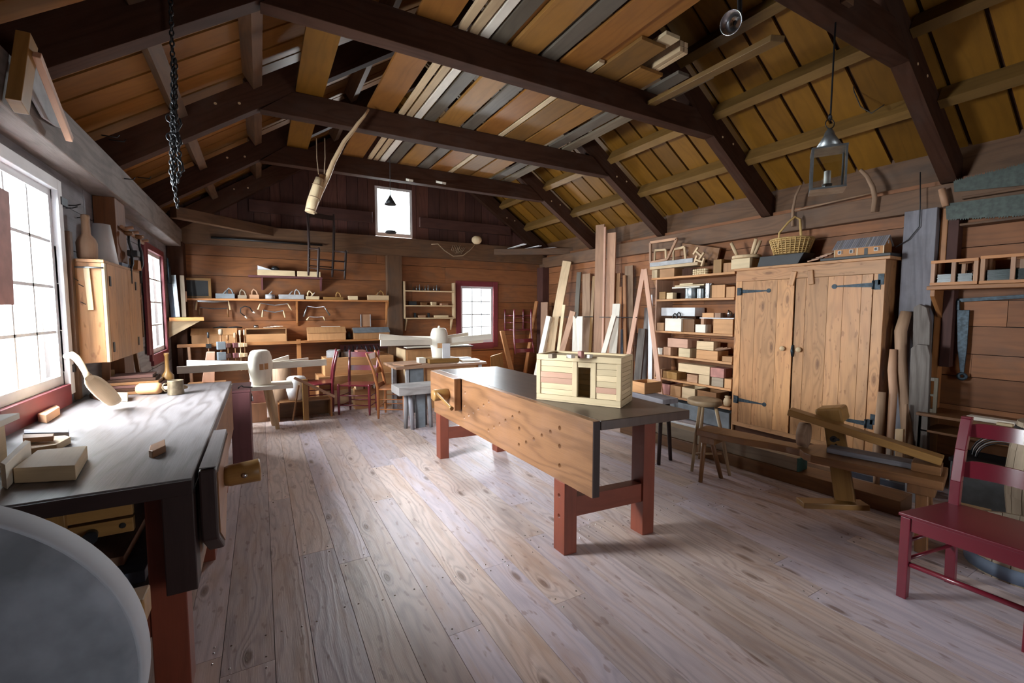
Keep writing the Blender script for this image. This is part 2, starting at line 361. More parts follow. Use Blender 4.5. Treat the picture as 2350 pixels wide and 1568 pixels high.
KIDS = {}
def dup(root, loc, rotz=None, label=None, group=None, rot=None):
    """a copy of a thing with copies of its parts and their sub-parts"""
    r = root.copy(); COL.objects.link(r); r.location = loc
    if rotz is not None: r.rotation_euler = (0, 0, rotz)
    if rot is not None: r.rotation_euler = rot
    if label: r['label'] = label
    if group: r['group'] = group
    def rec(a, b):
        for ch in [o for o in list(COL.objects) if o.parent is a]:
            c = ch.copy(); COL.objects.link(c); c.parent = b; rec(ch, c)
    rec(root, r)
    return r
def cut_holes(ob, cyls):
    """drill real holes: cyls = [(p0, p1, r)] in the object's mesh coordinates"""
    m = MB()
    for a, b, r in cyls: m.tube([a, b], r, 14)
    c = m.build('cutter', 'dark_gap', None, origin=(0,0,0)); c.parent = ob.parent; c.matrix_parent_inverse = Matrix.Identity(4); c.location = ob.location
    c.rotation_euler = ob.rotation_euler
    md = ob.modifiers.new('holes', 'BOOLEAN'); md.operation = 'DIFFERENCE'; md.object = c; md.solver = 'EXACT'
    bpy.context.view_layer.update(); dg = bpy.context.evaluated_depsgraph_get()
    me = bpy.data.meshes.new_from_object(ob.evaluated_get(dg), preserve_all_data_layers=True, depsgraph=dg)
    ob.modifiers.clear(); old = ob.data; ob.data = me; me.name = old.name
    bpy.data.objects.remove(c, do_unlink=True)
    for p in me.polygons: pass
    return ob
# ================================================================ THE SETTING
def zr(x):     # lower face of the rafters
    return 3.33 + 0.67*(x-0.03) if x < 2.14 else 3.33 - 0.67*(x-4.25)
fl = MB(); x = XL - 0.1; rnd = random.Random(3)
fl.bb(XL-0.1, XR+0.1, YF-0.1, YB+0.1, -0.09, -0.032, mi=1)
while x < XR + 0.1:
    w = rnd.choice([0.15, 0.165, 0.17, 0.18, 0.2]); y = YF - 0.1 - rnd.random()*1.5
    while y < YB + 0.1:
        l = rnd.uniform(1.6, 4.2); y0, y1 = max(y, YF-0.1), min(y+l, YB+0.1)
        if y1 > y0 + 0.05: fl.bb(x, min(x+w, XR+0.12)-0.0025, y0, y1-0.002, -0.032, 0.0, tone=rnd.random())
        for yy in (y+0.035, y-0.035):
            if 0 < yy < 7:
                for q in (0.03, w-0.035): fl.lathe([(0.0055, 0.0), (0.005, 0.0015), (0.001, 0.003)], (x+q, yy, 0), n=7, mi=2)
        y += l
    if -0.4 < x < 2.6:
        for q in (0.03, w-0.035): fl.lathe([(0.0055, 0.0), (0.005, 0.0015), (0.001, 0.003)], (x+q, 2.27+rnd.uniform(-.03, .03), 0), n=7, mi=2)
    x += w
struct('floor', fl, ['floor_wood', 'dark_gap', 'steel'], 'worn pinkish grey plank floor with nail heads')

def planks(mb, wall, pos, th, u0, u1, z0, z1, heights, holes, seed, backing=True, seglen=(2.5, 5.0)):
    """horizontal planks on a wall; wall 'x' (plane x=pos) or 'y'; th is the signed thickness behind the face"""
    rn = random.Random(seed); z = z0; i = 0
    def put(a, b, c, d, t0, t1, mi=0, tone=None):
        if b-a < 0.004 or d-c < 0.004: return
        if wall == 'x': mb.bb(pos+t0, pos+t1, a, b, c, d, tone, mi)
        else: mb.bb(a, b, pos+t0, pos+t1, c, d, tone, mi)
    def split(a, b, c, d, fn):
        segs = [(a, b)]; bands = [c, d]
        for hu0, hu1, hz0, hz1 in holes:
            for e in (hz0, hz1):
                if c < e < d: bands.append(e)
        bands = sorted(bands)
        for c0, d0 in zip(bands, bands[1:]):
            segs = [(a, b)]
            for hu0, hu1, hz0, hz1 in holes:
                if hz0 < (c0+d0)/2 < hz1:
                    ns = []
                    for s0, s1 in segs:
                        if hu1 <= s0 or hu0 >= s1: ns.append((s0, s1)); continue
                        if hu0 > s0: ns.append((s0, hu0))
                        if hu1 < s1: ns.append((hu1, s1))
                    segs = ns
            for s0, s1 in segs: fn(s0, s1, c0, d0)
    while z < z1 - 0.01:
        h = min(heights[i % len(heights)], z1 - z); i += 1; u = u0
        while u < u1 - 0.01:
            l = min(rn.uniform(*seglen), u1-u)
            if u1 - (u+l) < 0.6: l = u1-u
            t = rn.random(); j = rn.uniform(0, 0.006)*(1 if th > 0 else -1)
            split(u, u+l-0.003, z+0.003, z+h-0.003, lambda a, b, c, d: put(a, b, c, d, j, th, 0, t)); u += l
        z += h
    if backing: split(u0-0.1, u1+0.1, z0, z1, lambda a, b, c, d: put(a, b, c, d, th, th*1.8, 1))
WIN1 = (3.02, 3.93, 1.02, 2.26); WIN2 = (6.52, 7.42, 0.98, 2.2); WIN3 = (-0.2, 0.8, 1.0, 2.3)
m = MB(); planks(m, 'x', XL, -0.05, YF, YB, 0, 2.66, [0.27, 0.3, 0.24, 0.29], [WIN1, WIN2], 11)
struct('wall_left', m, ['grey_wood', 'dark_gap'], 'weathered grey plank wall with two bright windows')
m = MB(); planks(m, 'x', XR, 0.05, YF, YB, 0, 2.66, [0.2, 0.24, 0.22, 0.26], [], 12)
struct('wall_right', m, ['wall_wood', 'dark_gap'], 'brown horizontal plank wall behind the shelves and cupboard')
BW = (3.42, 4.13, 0.85, 1.97)
m = MB(); planks(m, 'y', YB, 0.05, XL, XR, 0, 2.8, [0.33, 0.36, 0.30, 0.34], [BW], 13)
GW = (1.815, 2.48, 2.82, 3.68)
rn = random.Random(5); x = XL
while x < XR:           # upright boards of the gable
    w = rn.uniform(0.14, 0.24); x1 = min(x+w, XR)
    def col(a, b, z0, z1f):
        za, zb = z1f(a), z1f(b)
        if max(za, zb) <= z0: return
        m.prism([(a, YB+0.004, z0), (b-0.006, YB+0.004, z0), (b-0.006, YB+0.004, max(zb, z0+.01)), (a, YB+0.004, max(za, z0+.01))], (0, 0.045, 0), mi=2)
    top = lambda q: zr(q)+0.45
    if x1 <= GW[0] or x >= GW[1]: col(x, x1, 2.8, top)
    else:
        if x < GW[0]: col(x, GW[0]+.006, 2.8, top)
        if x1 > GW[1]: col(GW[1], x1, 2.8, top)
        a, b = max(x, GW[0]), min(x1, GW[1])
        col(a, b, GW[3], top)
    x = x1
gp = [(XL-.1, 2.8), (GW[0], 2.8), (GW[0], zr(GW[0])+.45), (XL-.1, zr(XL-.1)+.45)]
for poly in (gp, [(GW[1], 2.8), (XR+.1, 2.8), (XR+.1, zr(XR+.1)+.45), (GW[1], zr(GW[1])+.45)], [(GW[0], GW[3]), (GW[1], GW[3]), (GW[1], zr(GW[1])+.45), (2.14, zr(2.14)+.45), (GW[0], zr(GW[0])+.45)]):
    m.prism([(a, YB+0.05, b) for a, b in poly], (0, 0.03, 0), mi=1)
struct('wall_back', m, ['wall_wood', 'dark_gap', 'gable_wood'], 'brown plank end wall with dark upright boards in the gable')
m = MB(); planks(m, 'y', YF, -0.05, XL, XR, 0, 3.0, [0.3], [(2.2, 3.1, 0, 1.95)], 14)  # unseen wall; its opening is added to let the fill in
m.prism([(XL-.1, YF, 3.0), (XR+.1, YF, 3.0), (XR+.1, YF, zr(XR)+.4), (2.14, YF, zr(2.14)+.45), (XL-.1, YF, zr(XL)+.4)], (0, -0.05, 0))
struct('wall_front', m, ['wall_wood', 'dark_gap'], 'plank wall with an opening added for fill light')

# roof boards, one run on each slope
def roof(name, side, mat, label):
    m = MB(); rn = random.Random(20+side); y = YF-0.1; off = 0.36
    xa, xb = (XL-0.35, 2.14) if side < 0 else (XR+0.35, 2.14)
    while y < YB+0.1:
        w = rn.choice([0.26, 0.28, 0.3]); t = rn.random(); o2 = off
        m.prism([(xa, y, zr(xa)+o2), (xb, y, zr(xb-0.0001*side*-1)+o2), (xb, y, zr(xb)+o2+.03), (xa, y, zr(xa)+o2+.03)], (0, w-0.03, 0), tone=t)
        y += w
    m.prism([(xa, YF-.2, zr(xa)+off+.035), (xb, YF-.2, zr(xb)+off+.035), (xb, YF-.2, zr(xb)+off+.08), (xa, YF-.2, zr(xa)+off+.08)], (0, YB-YF+.4, 0), mi=1)
    return struct(name, m, [mat, 'beam_wood'], label)
roof('ceiling', -1, 'roof_orange', 'orange roof boards of the slope above the grey wall')
roof('ceiling', 1, 'roof_yellow', 'golden roof boards of the slope above the cupboard')
YS = [-1.3, 0.03, 1.66, 3.29, 4.92, 6.52, 8.1]
ORD = ['behind the camera', 'above the camera', 'nearest in the picture', 'second in the picture', 'third in the picture', 'fourth in the picture', 'against the gable']
for i, yb in enumerate(YS):
    for side, wd in ((-1, 'over the grey wall'), (1, 'over the cupboard wall')):
        m = MB(); xf = (XL+0.02) if side < 0 else (XR-0.02)
        d = 0.27; xe = xf + side*0.25
        lo = lambda q: (q, yb-0.115, zr(q)); hi = lambda q: (q, yb-0.115, zr(q)+d)
        fx = -0.96 if side < 0 else 5.31
        pts = [lo(2.14 + side*0.001), lo(fx), (fx, yb-0.115, zr(fx)), (xe, yb-.115, zr(fx)-0.0), (xe, yb-.115, zr(xe)+d), hi(2.14 + side*0.001)]
        pts = [lo(2.14+side*.001), lo(fx), (xe, yb-.115, zr(fx)-.005), (xe, yb-.115, zr(xe)+d), hi(2.14+side*.001)]
        m.prism(pts, (0, 0.115, 0))
        for q in (0.42, 0.75):       # pale peg ends
            px_ = 0.03 - 0.55*q + 0.1 if side < 0 else 4.25 + 0.55*q - 0.1
            m.lathe([(0.013, 0), (0.012, 0.004)], (px_, yb-0.115, zr(px_)+0.16 - (0.05 if q < .5 else -.03)), (0, -1, 0), 8, mi=1)
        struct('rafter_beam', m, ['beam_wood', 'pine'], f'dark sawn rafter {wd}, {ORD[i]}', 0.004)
    if 1 <= i <= 5:
        m = MB(); m.prism([(0.06, yb-0.128, 3.33), (4.22, yb-0.128, 3.33), (3.93, yb-0.128, 3.555), (0.35, yb-0.128, 3.555)], (0, 0.123, 0))
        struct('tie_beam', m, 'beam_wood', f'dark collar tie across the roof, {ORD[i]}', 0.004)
for side in (-1, 1):
    for k in range(5):
        xc = 2.14 + side*(2.13 - 0.568*k + 0.568) if k else 2.14 + side*2.70
        xc = 2.14 + side*(2.70 - 0.567*k)
        for a, b in zip(YS, YS[1:]):
            m = MB(); ang = -side*0.5905
            m.box((xc, (a+b)/2-0.057, zr(xc)+0.27), (0.085, b-a-0.125, 0.15), (0, math.atan(0.67)*side, 0))
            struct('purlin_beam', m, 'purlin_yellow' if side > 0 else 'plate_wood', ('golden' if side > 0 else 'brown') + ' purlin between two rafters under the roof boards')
m = MB(); m.bb(XL-.1, -0.95, YF, YB, 2.40, 2.66); struct('plate_beam', m, 'grey_beam', 'weathered grey wall plate beam over the windows', 0.008)
m = MB(); m.bb(5.25, XR+.15, YF, YB, 2.39, 2.60); struct('plate_beam', m, 'plate_wood', 'brown wall plate beam over the shelves and cupboard', 0.006)
m = MB(); m.bb(XL, XR, 8.0, YB, 2.47, 2.79); struct('plate_beam', m, 'plate_wood', 'brown beam across the end wall under the gable', 0.006)
# boards closing the eaves
m = MB(); m.bb(XL-.12, XL-.05, YF, YB, 2.6, 3.0); struct('eaves_trim', m, 'plate_wood', 'dark board closing the eaves over the windows')
m = MB(); m.bb(XR+.05, XR+.12, YF, YB, 2.55, 3.0); struct('eaves_trim', m, 'plate_wood', 'dark board closing the eaves over the cupboard wall')
# posts
for nm, mat, (x0, x1, y0, y1, z0, z1), lab in (
        ('post_pillar', 'wall_wood', (XL, -0.985, 4.72, 5.02, 0, 2.4), 'cracked wooden wall post behind the hanging cabinet'),
        ('post_pillar', 'beam_wood', (XL, -0.93, 7.86, YB, 0, 2.47), 'dark corner post at the end of the grey wall'),
        ('post_pillar', 'plate_wood', (1.975, 2.24, 8.0, YB, 0, 2.47), 'squared post in the end wall beside the plane shelf'),
        ('post_pillar', 'gable_wood', (5.19, XR, 7.9, YB, 0, 2.4), 'dark corner post behind the leaning lumber'),
        ('post_pillar', 'grey_wood', (5.19, XR, 1.63, 1.86, 0, 2.4), 'grey weathered post beside the cupboard'),
        ('trim_1', 'fir', (5.26, XR, 1.575, 1.625, 0, 2.4), 'brown upright board beside the grey post'),
        ('trim_2', 'gable_wood', (5.25, XR, 1.50, 1.57, 1.0, 2.4), 'dark upright board edging the plank wall'),
        ('girt_beam', 'gable_wood', (-0.1, 1.75, 8.04, YB, 3.02, 3.2), 'horizontal girt left of the gable window'),
        ('girt_beam', 'gable_wood', (2.6, 4.5, 8.04, YB, 3.02, 3.2), 'horizontal girt right of the gable window')):
    m = MB(); m.bb(x0, x1, y0, y1, z0, z1); struct(nm, m, mat, lab, 0.004)
m = MB(); m.beam(atZ(398, 500, 2.66)+Vector((0,0,.07)), atZ(636, 545, 2.66)+Vector((0,0,.07)), 0.12, 0.14); struct('brace_beam', m, 'plate_wood', 'diagonal corner brace over the end of the grey wall', 0.005)
m = MB(); m.beam(atZ(1128, 586, 2.60)+Vector((0,0,.06)), atZ(1352, 584, 2.60)+Vector((0,0,.06)), 0.12, 0.12); struct('brace_beam', m, 'plate_wood', 'diagonal corner brace above the leaning lumber', 0.005)

# windows: root empty > casing, sash (> glass_pane)
def window(name, label, wall, pos, u0, u1, z0, z1, cols, rows, casing='red_trim', sill=None, cw=0.07, sash='white_paint', out=-1):
    cx = (u0+u1)/2
    root = thing(name, label, 'window', (pos, cx, z0) if wall == 'x' else (cx, pos, z0)); root['kind'] = 'structure'
    def bb(mb, a, b, c, d, t0, t1):       # t measured into the room
        s = -out
        if wall == 'x': mb.bb(pos+min(t0*s, t1*s), pos+max(t0*s, t1*s), a, b, c, d)
        else: mb.bb(a, b, pos+min(t0*s, t1*s), pos+max(t0*s, t1*s), c, d)
    if casing:
        for nm, (a, b, c, d) in (('side_casing', (u0-cw, u0, z0-cw, z1+cw)), ('side_casing', (u1, u1+cw, z0-cw, z1+cw)), ('head_casing', (u0, u1, z1, z1+cw)), ('sill', (u0, u1, z0-cw-(sill or 0), z0))):
            mb = MB(); bb(mb, a, b, c, d, -0.06, 0.025); mb.build(nm, 'white_paint' if name == 'window_1' and (nm == 'head_casing' or a == u1) else casing, root, 0.004)
    fr = MB(); sw = 0.045
    for a, b, c, d in ((u0, u0+sw, z0, z1), (u1-sw, u1, z0, z1), (u0+sw, u1-sw, z0, z0+sw*1.3), (u0+sw, u1-sw, z1-sw, z1)): bb(fr, a, b, c, d, -0.05, -0.01)
    for k in range(1, cols):
        q = u0+sw + (u1-u0-2*sw)*k/cols; bb(fr, q-.009, q+.009, z0+sw*1.3, z1-sw, -0.045, -0.017)
    for k in range(1, rows):
        q = z0+sw*1.3 + (z1-z0-2.3*sw)*k/rows; bb(fr, u0+sw, u1-sw, q-.009, q+.009, -0.045, -0.017)
    s = fr.build('sash', sash, root)
    gl = MB(); bb(gl, u0+sw*.8, u1-sw*.8, z0+sw, z1-sw*.8, -0.034, -0.03); gl.build('glass_pane', 'window_glass', s)
    return root
w1 = window('window_1', 'large bright twelve pane window over the near workbench', 'x', XL, WIN1[0], WIN1[1], WIN1[2], WIN1[3], 3, 4, casing='red_trim', sill=0.12)
window('window_2', 'tall bright window beyond the hanging cabinet', 'x', XL, WIN2[0], WIN2[1], WIN2[2], WIN2[3], 2, 4, sill=0.06)
window('window_3', 'small bright window with red frame in the end wall', 'y', YB, BW[0], BW[1], BW[2], BW[3], 3, 4, cw=0.10, sill=0.03, out=1)
window('window_4', 'square dazzling window high in the gable', 'y', YB, GW[0], GW[1], GW[2], GW[3], 1, 1, casing=None, out=1)
for z in (1.09, 2.18): P_bb(w1, 'hinge', 'iron', XL-.01, XL+.03, 3.97, 4.07, z, z+.05, 0)
# ================================================================ WORKBENCH IN THE MIDDLE
def onplane(px, py, X0, k, Y0):      # point on the nearly x=const plane x = X0 + k*(y-Y0)
    X = X0
    for _ in range(4): p = atX(px, py, X); X = X0 + k*(p.y-Y0)
    return p
T = thing('workbench', 'long workbench in the middle of the floor with drilled side board and red legs', 'workbench', (1.9, 3.0, 0))
O = Vector((1.57, 1.88, 0)); EX = Vector((0.995, -0.09, 0)); EY = Vector((-0.018, 1.0, 0)); LB = 2.46
def bp(x, y, z): return O + EX*x + EY*y + Vector((0, 0, z))
def bhex(x0, x1, y0, y1, z0, z1): return MB().hexa([bp(x0,y0,z0), bp(x1,y0,z0), bp(x1,y1,z0), bp(x0,y1,z0), bp(x0,y0,z1), bp(x1,y0,z1), bp(x1,y1,z1), bp(x0,y1,z1)])
bhex(0.046, 0.70, -0.01, LB, 0.835, 0.89).build('top', 'bench_top_brown', T, 0.004)
ap = bhex(0.0, 0.045, 0, LB, 0.455, 0.889).build('drilled_apron', 'apron_wood', T)
holes = []
for x, y in ((337,320),(507,384),(470,410),(432,436),(396,461),(363,482),(333,410),(507,485),(727,465),(678,494),(628,520),(585,544),(545,567),(505,590),(331,500),(726,577),(1017,573),(951,602),(889,628),(831,654),(776,677),(724,695),(1017,704),(1017,845)):
    p = onplane(960+x/3.135, 800+y/3.135, 1.57, -0.018, 1.88); holes.append((p, 0.0155))
inv = WORLD_OF[T]
cut_holes(ap, [(inv @ p + Vector((-.02,0,0)), inv @ p + Vector((.036,0,0)), r) for p, r in holes])
for (x0, x1, y0, y1), nt in (((0, .09, .25, .36), True), ((.605, .70, .25, .36), False), ((0, .09, 2.30, 2.41), True), ((.60, .70, 2.27, 2.38), False)):
    if nt:
        m = MB(); m.prism([bp(0,y0,0), bp(x1,y0,0), bp(x1,y0,.833), bp(.047,y0,.833), bp(.047,y0,.453), bp(0,y0,.453)], EY*(y1-y0))
        lg = m.build('leg', 'red_leg', T, 0.003)
        if y0 < 1: cut_holes(lg, [(inv @ (bp(-.02, .305, z)), inv @ (bp(.05, .305, z)), 0.0145) for z in (0.23, 0.36)])
    else: bhex(x0, x1, y0, y1, 0, .833).build('leg', 'red_leg', T, 0.003)
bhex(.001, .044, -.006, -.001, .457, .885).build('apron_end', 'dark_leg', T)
bhex(.09, .605, .265, .345, .225, .35).build('end_stretcher', 'red_leg', T, 0.003)
bhex(.09, .60, 2.30, 2.38, .20, .32).build('end_stretcher', 'red_leg', T, 0.003)
bhex(.09, .605, .28, .33, .745, .833).build('top_rail', 'fir', T, 0.003)
bhex(.09, .60, 2.30, 2.36, .745, .833).build('top_rail', 'fir', T, 0.003)
ja, jb = YatX(1041, 1.465), YatX(983, 1.45)
m = MB(); m.bb(1.462, 1.527, ja, jb, .61, .895); j = m.build('vise_jaw', 'apron_wood', T, 0.006)
sc = atX(1014, 906, 1.40)
P_lathe(T, 'vise_screw', 'oak_gold', [(0.0, 0), (.047, .0), (.052, .012), (.052, .13), (.045, .15)], (1.315, sc.y, sc.z), (1, 0, 0), 20)
vh = atX(1037, 938, 1.33); P_tube(T, 'vise_handle', 'oak_gold', [(1.345, sc.y+.02, sc.z+.03), vh + (Vector((1.345, sc.y, sc.z))-vh)*.1, vh], [.013, .013, .017], 10)
# low crate shaped like a little log house, standing on the bench
A = Vector((1.625, 2.543, .892)); Bv = Vector((1.927, 2.047, .892)); u = (Bv-A).normalized(); L = (Bv-A).length; n_ = Vector((-u.y, u.x, 0)); Dp = .287; up = Vector((0,0,1))
T = thing('log_house_crate', 'pale pine crate built like a little log house on the middle workbench', 'crate', tuple(A + u*L/2 + n_*Dp/2))
def ch(a0, a1, d0, d1, z0, z1, tone=None, mb=None):
    f = lambda a, d, z: A + u*(a*L) + n_*d + up*z
    return (mb or MB()).hexa([f(a0,d0,z0), f(a1,d0,z0), f(a1,d1,z0), f(a0,d1,z0), f(a0,d0,z1), f(a1,d0,z1), f(a1,d1,z1), f(a0,d1,z1)], tone)
ch(0, 1, 0, Dp, 0, .012).build('floor_board', 'crate_pine', T)
for a0, a1, d0, d1 in ((0, 1, 0, .026), (0, 1, Dp-.026, Dp), (0, .045, .026, Dp-.026), (.955, 1, .026, Dp-.026)):
    ch(a0, a1, d0, d1, .012, .042).build('bottom_rail', 'crate_pine', T, .0015)
    ch(a0, a1, d0, d1, .274, .312).build('top_rail', 'crate_pine', T, .0015)
for a0, a1, d0, d1 in ((0, .05, 0, .026), (.95, 1, 0, .026), (0, .05, Dp-.026, Dp), (.95, 1, Dp-.026, Dp), (.445, .503, 0, .024), (.66, .72, 0, .024)):
    ch(a0, a1, d0-.001, d1, .043, .273).build('corner_post', 'crate_pine', T, .0015)
def rows(a0, a1, d0, d1, n, name, mat='crate_pine', z0=.043, z1=.272):
    m = MB(); h = (z1-z0)/n
    for k in range(n): ch(a0, a1, d0, d1, z0+k*h+.0008, z0+(k+1)*h-.0008, None, m)
    return m.build(name, mat, T, .001)
rows(.05, .445, .004, .022, 6, 'front_slats'); rows(.72, .95, .004, .022, 6, 'front_slats'); rows(.503, .66, .004, .02, 1, 'door_head', z0=.238)
for a0, a1, k in ((.052, .443, 2), (.052, .443, 3), (.722, .948, 1)):
    h = (.272-.043)/6; ch(a0, a1, .0015, .006, .043+k*h+.001, .043+(k+1)*h-.001).build('cedar_slat', 'crate_cedar', T)
rows(.05, .95, Dp-.022, Dp-.004, 6, 'back_slats')
for a0, a1 in ((.958, .99), (.01, .042)): rows(a0, a1, .026, Dp-.026, 8, 'end_slats')
ch(.02, .98, .02, Dp-.02, .290, .300).build('lid', 'crate_pine', T)
def scrap(name, mat, px, py, s, lab, cat, z=1.195, rz=0.3, g=None):
    p = atZ(px, py, z); o = MB().box((p.x, p.y, z+s[2]/2), s, (0, 0, rz)).build(name, mat, None, .003); return tag(o, lab, cat, g)
for px, s, mt, nm, lab in ((1268, (.05, .035, .028), 'barrel_wood', 'bark_scrap', 'rough grey scrap with torn edge on the log house crate'), (1310, (.045, .04, .022), 'pine_pale', 'wood_block', 'white block at the left of the scraps on the crate'),
        (1333, (.03, .03, .045), 'reddish_block', 'bark_scrap', 'upright reddish scrap on the log house crate'), (1351, (.04, .04, .024), 'pine_pale', 'wood_block', 'white block at the right of the scraps on the crate')):
    scrap(nm, mt, px, 822, s, lab, 'wood scrap')
# ================================================================ LEFT WORKBENCH
T = thing('workbench', 'big dark topped workbench under the large window at the grey wall', 'workbench', (-.68, 3.2, 0))
m = MB(); m.bb(-1.105, -.238, 1.95, 4.50, .835, .89); m.build('top', 'bench_top', T, .006)
m = MB(); m.bb(-.284, -.238, 1.955, 4.49, .47, .834); m.build('apron', 'apron_wood', T, .004)
for x0, x1, y0, y1 in ((-.40, -.286, 2.06, 2.18), (-1.10, -.99, 2.06, 2.18), (-.40, -.286, 3.12, 3.24), (-.40, -.286, 4.25, 4.37), (-1.10, -.99, 4.25, 4.37)):
    P_bb(T, 'leg', 'red_leg', x0, x1, y0, y1, 0, .834, .004)
P_bb(T, 'end_shade_strip', 'dark_leg', -1.10, -.237, 1.938, 1.949, .833, .886, .002); P_bb(T, 'leg_cheek', 'dark_leg', -.33, -.236, 1.945, 2.05, .47, .834, .004)  # near-black strip paints in the shade on the top's near end
P_bb(T, 'end_stretcher', 'red_leg', -.99, -.40, 2.07, 2.17, .26, .38, .004)
P_bb(T, 'end_stretcher', 'red_leg', -.99, -.40, 4.26, 4.36, .26, .38, .004)
P_bb(T, 'under_shelf', 'grey_wood', -1.08, -.41, 2.19, 4.24, .385, .41, .002)
m = MB(); m.prism([(-.222, 1.97, .905), (-.222, 2.60, .91), (-.222, 2.60, .80), (-.222, 2.18, .50), (-.222, 1.97, .635)], (.056, 0, 0)); m.build('vise_chop', 'dark_leg', T, .008)
P_bb(T, 'worn_top', 'bench_top', -.220, -.168, 1.985, 2.59, .908, .9115, 0)
m = MB(); m.prism([(-.1655, 1.99, .885), (-.1655, 2.58, .89), (-.1655, 2.58, .81), (-.1655, 2.18, .53), (-.1655, 1.99, .65)], (.004, 0, 0)); m.build('chop_face', 'apron_wood', T)
P_lathe(T, 'vise_screw', 'oak_gold', [(.040, 0), (.046, .02), (.048, .10), (.050, .132), (.046, .138), (0, .139)], (-.162, 2.27, .775), (.92, 0, .05), 24)
P_lathe(T, 'screw_pin', 'steel', [(.011, 0), (.011, .006), (0, .007)], (-.085, 2.222, .782), (0, -1, 0), 12)
# slatted rack under the top
rk = P_bb(T, 'rack_slat', 'oak_gold', -.98, -.42, 2.0, 2.02, .775, .83, .002)
P_bb(T, 'rack_slat', 'oak_gold', -.98, -.42, 2.0, 2.025, .715, .765, .002)
P_bb(T, 'rack_hanger', 'oak_gold', -.665, -.59, 1.975, 1.998, .66, .832, .002)
P_tube(T, 'rack_knob', 'iron', [(-.53, 1.998, .735), (-.53, 1.965, .728)], [.016, .022], 12)
for x in (-.45, -.72, -.78, -.84): P_lathe(T, 'peg_hole', 'dark_gap', [(.010, 0), (.010, .002), (0, .0021)], (x, 2.0, .742), (0, -1, 0), 12)
def board(name, mat, x0, x1, y0, y1, z0, z1, lab, cat='board', g=None, rz=0, bev=.002):
    o = MB().box(((x0+x1)/2, (y0+y1)/2, (z0+z1)/2), (x1-x0, y1-y0, z1-z0), (0, 0, rz)).build(name, mat, None, bev); return tag(o, lab, cat, g)
board('plank', 'blue_plank', -.74, -.44, 2.22, 3.6, .412, .46, 'blue grey plank stored on the shelf under the near workbench', 'plank')
board('plank', 'cedar', -.80, -.52, 2.30, 3.8, .462, .50, 'reddish plank lying on the blue grey plank under the near workbench', 'plank')
# grey stone wheel on its stand at the near left
T = thing('grindstone', 'big round grey grindstone at the near left before the workbench', 'grindstone', (-.633, 1.15, 0))
P_lathe(T, 'stone_wheel', 'stone', [(0.02, 0), (.374, 0), (.386, .004), (.398, .014), (.402, .07), (.392, .08), (0.02, .08)], (-.635, 1.10, .785), (0, 1, 0), 96, closed=True)
P_lathe(T, 'rim_band', 'stone_rim', [(.3985, .012), (.402, .016), (.406, .068), (.402, .074)], (-.635, 1.10, .785), (0, 1, 0), 96)
P_lathe(T, 'axle', 'iron', [(.019, 0), (.019, .34), (0, .341)], (-.635, .98, .785), (0, 1, 0), 14)
for yy in (1.0, 1.26): P_bb(T, 'stand_post', 'red_leg', -.69, -.61, yy, yy+.06, 0, .83, .003)
for yy in (1.0, 1.26): P_bb(T, 'stand_foot', 'red_leg', -.98, -.42, yy-.005, yy+.065, 0, .07, .003)
P_bb(T, 'stand_rail', 'oak_gold', -.62, -.295, 1.46, 1.54, .662, .735, .004)
P_bb(T, 'side_rail', 'oak_gold', -.60, -.54, 1.321, 1.458, .664, .733, .003)

# things on the left bench
p = atZ(0, 1040, .89)
T = thing('plank_box', 'pale lidded box at the near end of the bench under the big window', 'box', (-.98, 2.33, .891))
P_bb(T, 'body', 'pine', -1.10, -.905, 2.12, 2.52, .891, 1.055, .002); P_bb(T, 'lid', 'pine_pale', -1.11, -.875, 2.08, 2.56, 1.056, 1.08, .002)
T = None
def slab(name, mat, pts, z, t, lab, cat, **k):
    ps = [atZ(x, y, z+t) for x, y in pts]; o = MB().prism([(p.x, p.y, z) for p in ps], (0, 0, t)).build(name, mat, None, .002); return tag(o, lab, cat)
slab('joint_board', 'pine', [(30, 1075), (172, 1068), (200, 1023), (86, 1033)], .892, .055, 'thick square pine board with a rebate on the near workbench', 'board')
slab('joint_board', 'pine_pale', [(0, 1062), (12, 1068), (70, 1012), (57, 1010)], .892, .085, 'narrow pale board on edge against the square board', 'board')
slab('board', 'pine', [(70, 1030), (130, 1020), (162, 1003), (150, 999), (70, 1006)], .892, .03, 'chamfered pine offcut beside the pale lidded box', 'board')
slab('board', 'grey_wood', [(55, 994), (158, 992), (158, 985), (55, 986)], .892, .035, 'thin dark board behind the chamfered offcut', 'board')
slab('board', 'cedar', [(52, 1006), (122, 1001), (124, 995), (52, 997)], .93, .022, 'short reddish offcut lying across the thin dark board', 'board')
slab('wedge', 'oak_brown', [(341, 1034), (345, 1022), (378, 1008), (380, 1022), (350, 1036)], .891, .03, 'small curved wedge alone on the near bench top', 'wedge')
slab('wood_block', 'cedar', [(86, 950), (106, 953), (137, 934), (128, 929)], .892, .045, 'short cracked block below the big window sill', 'block')
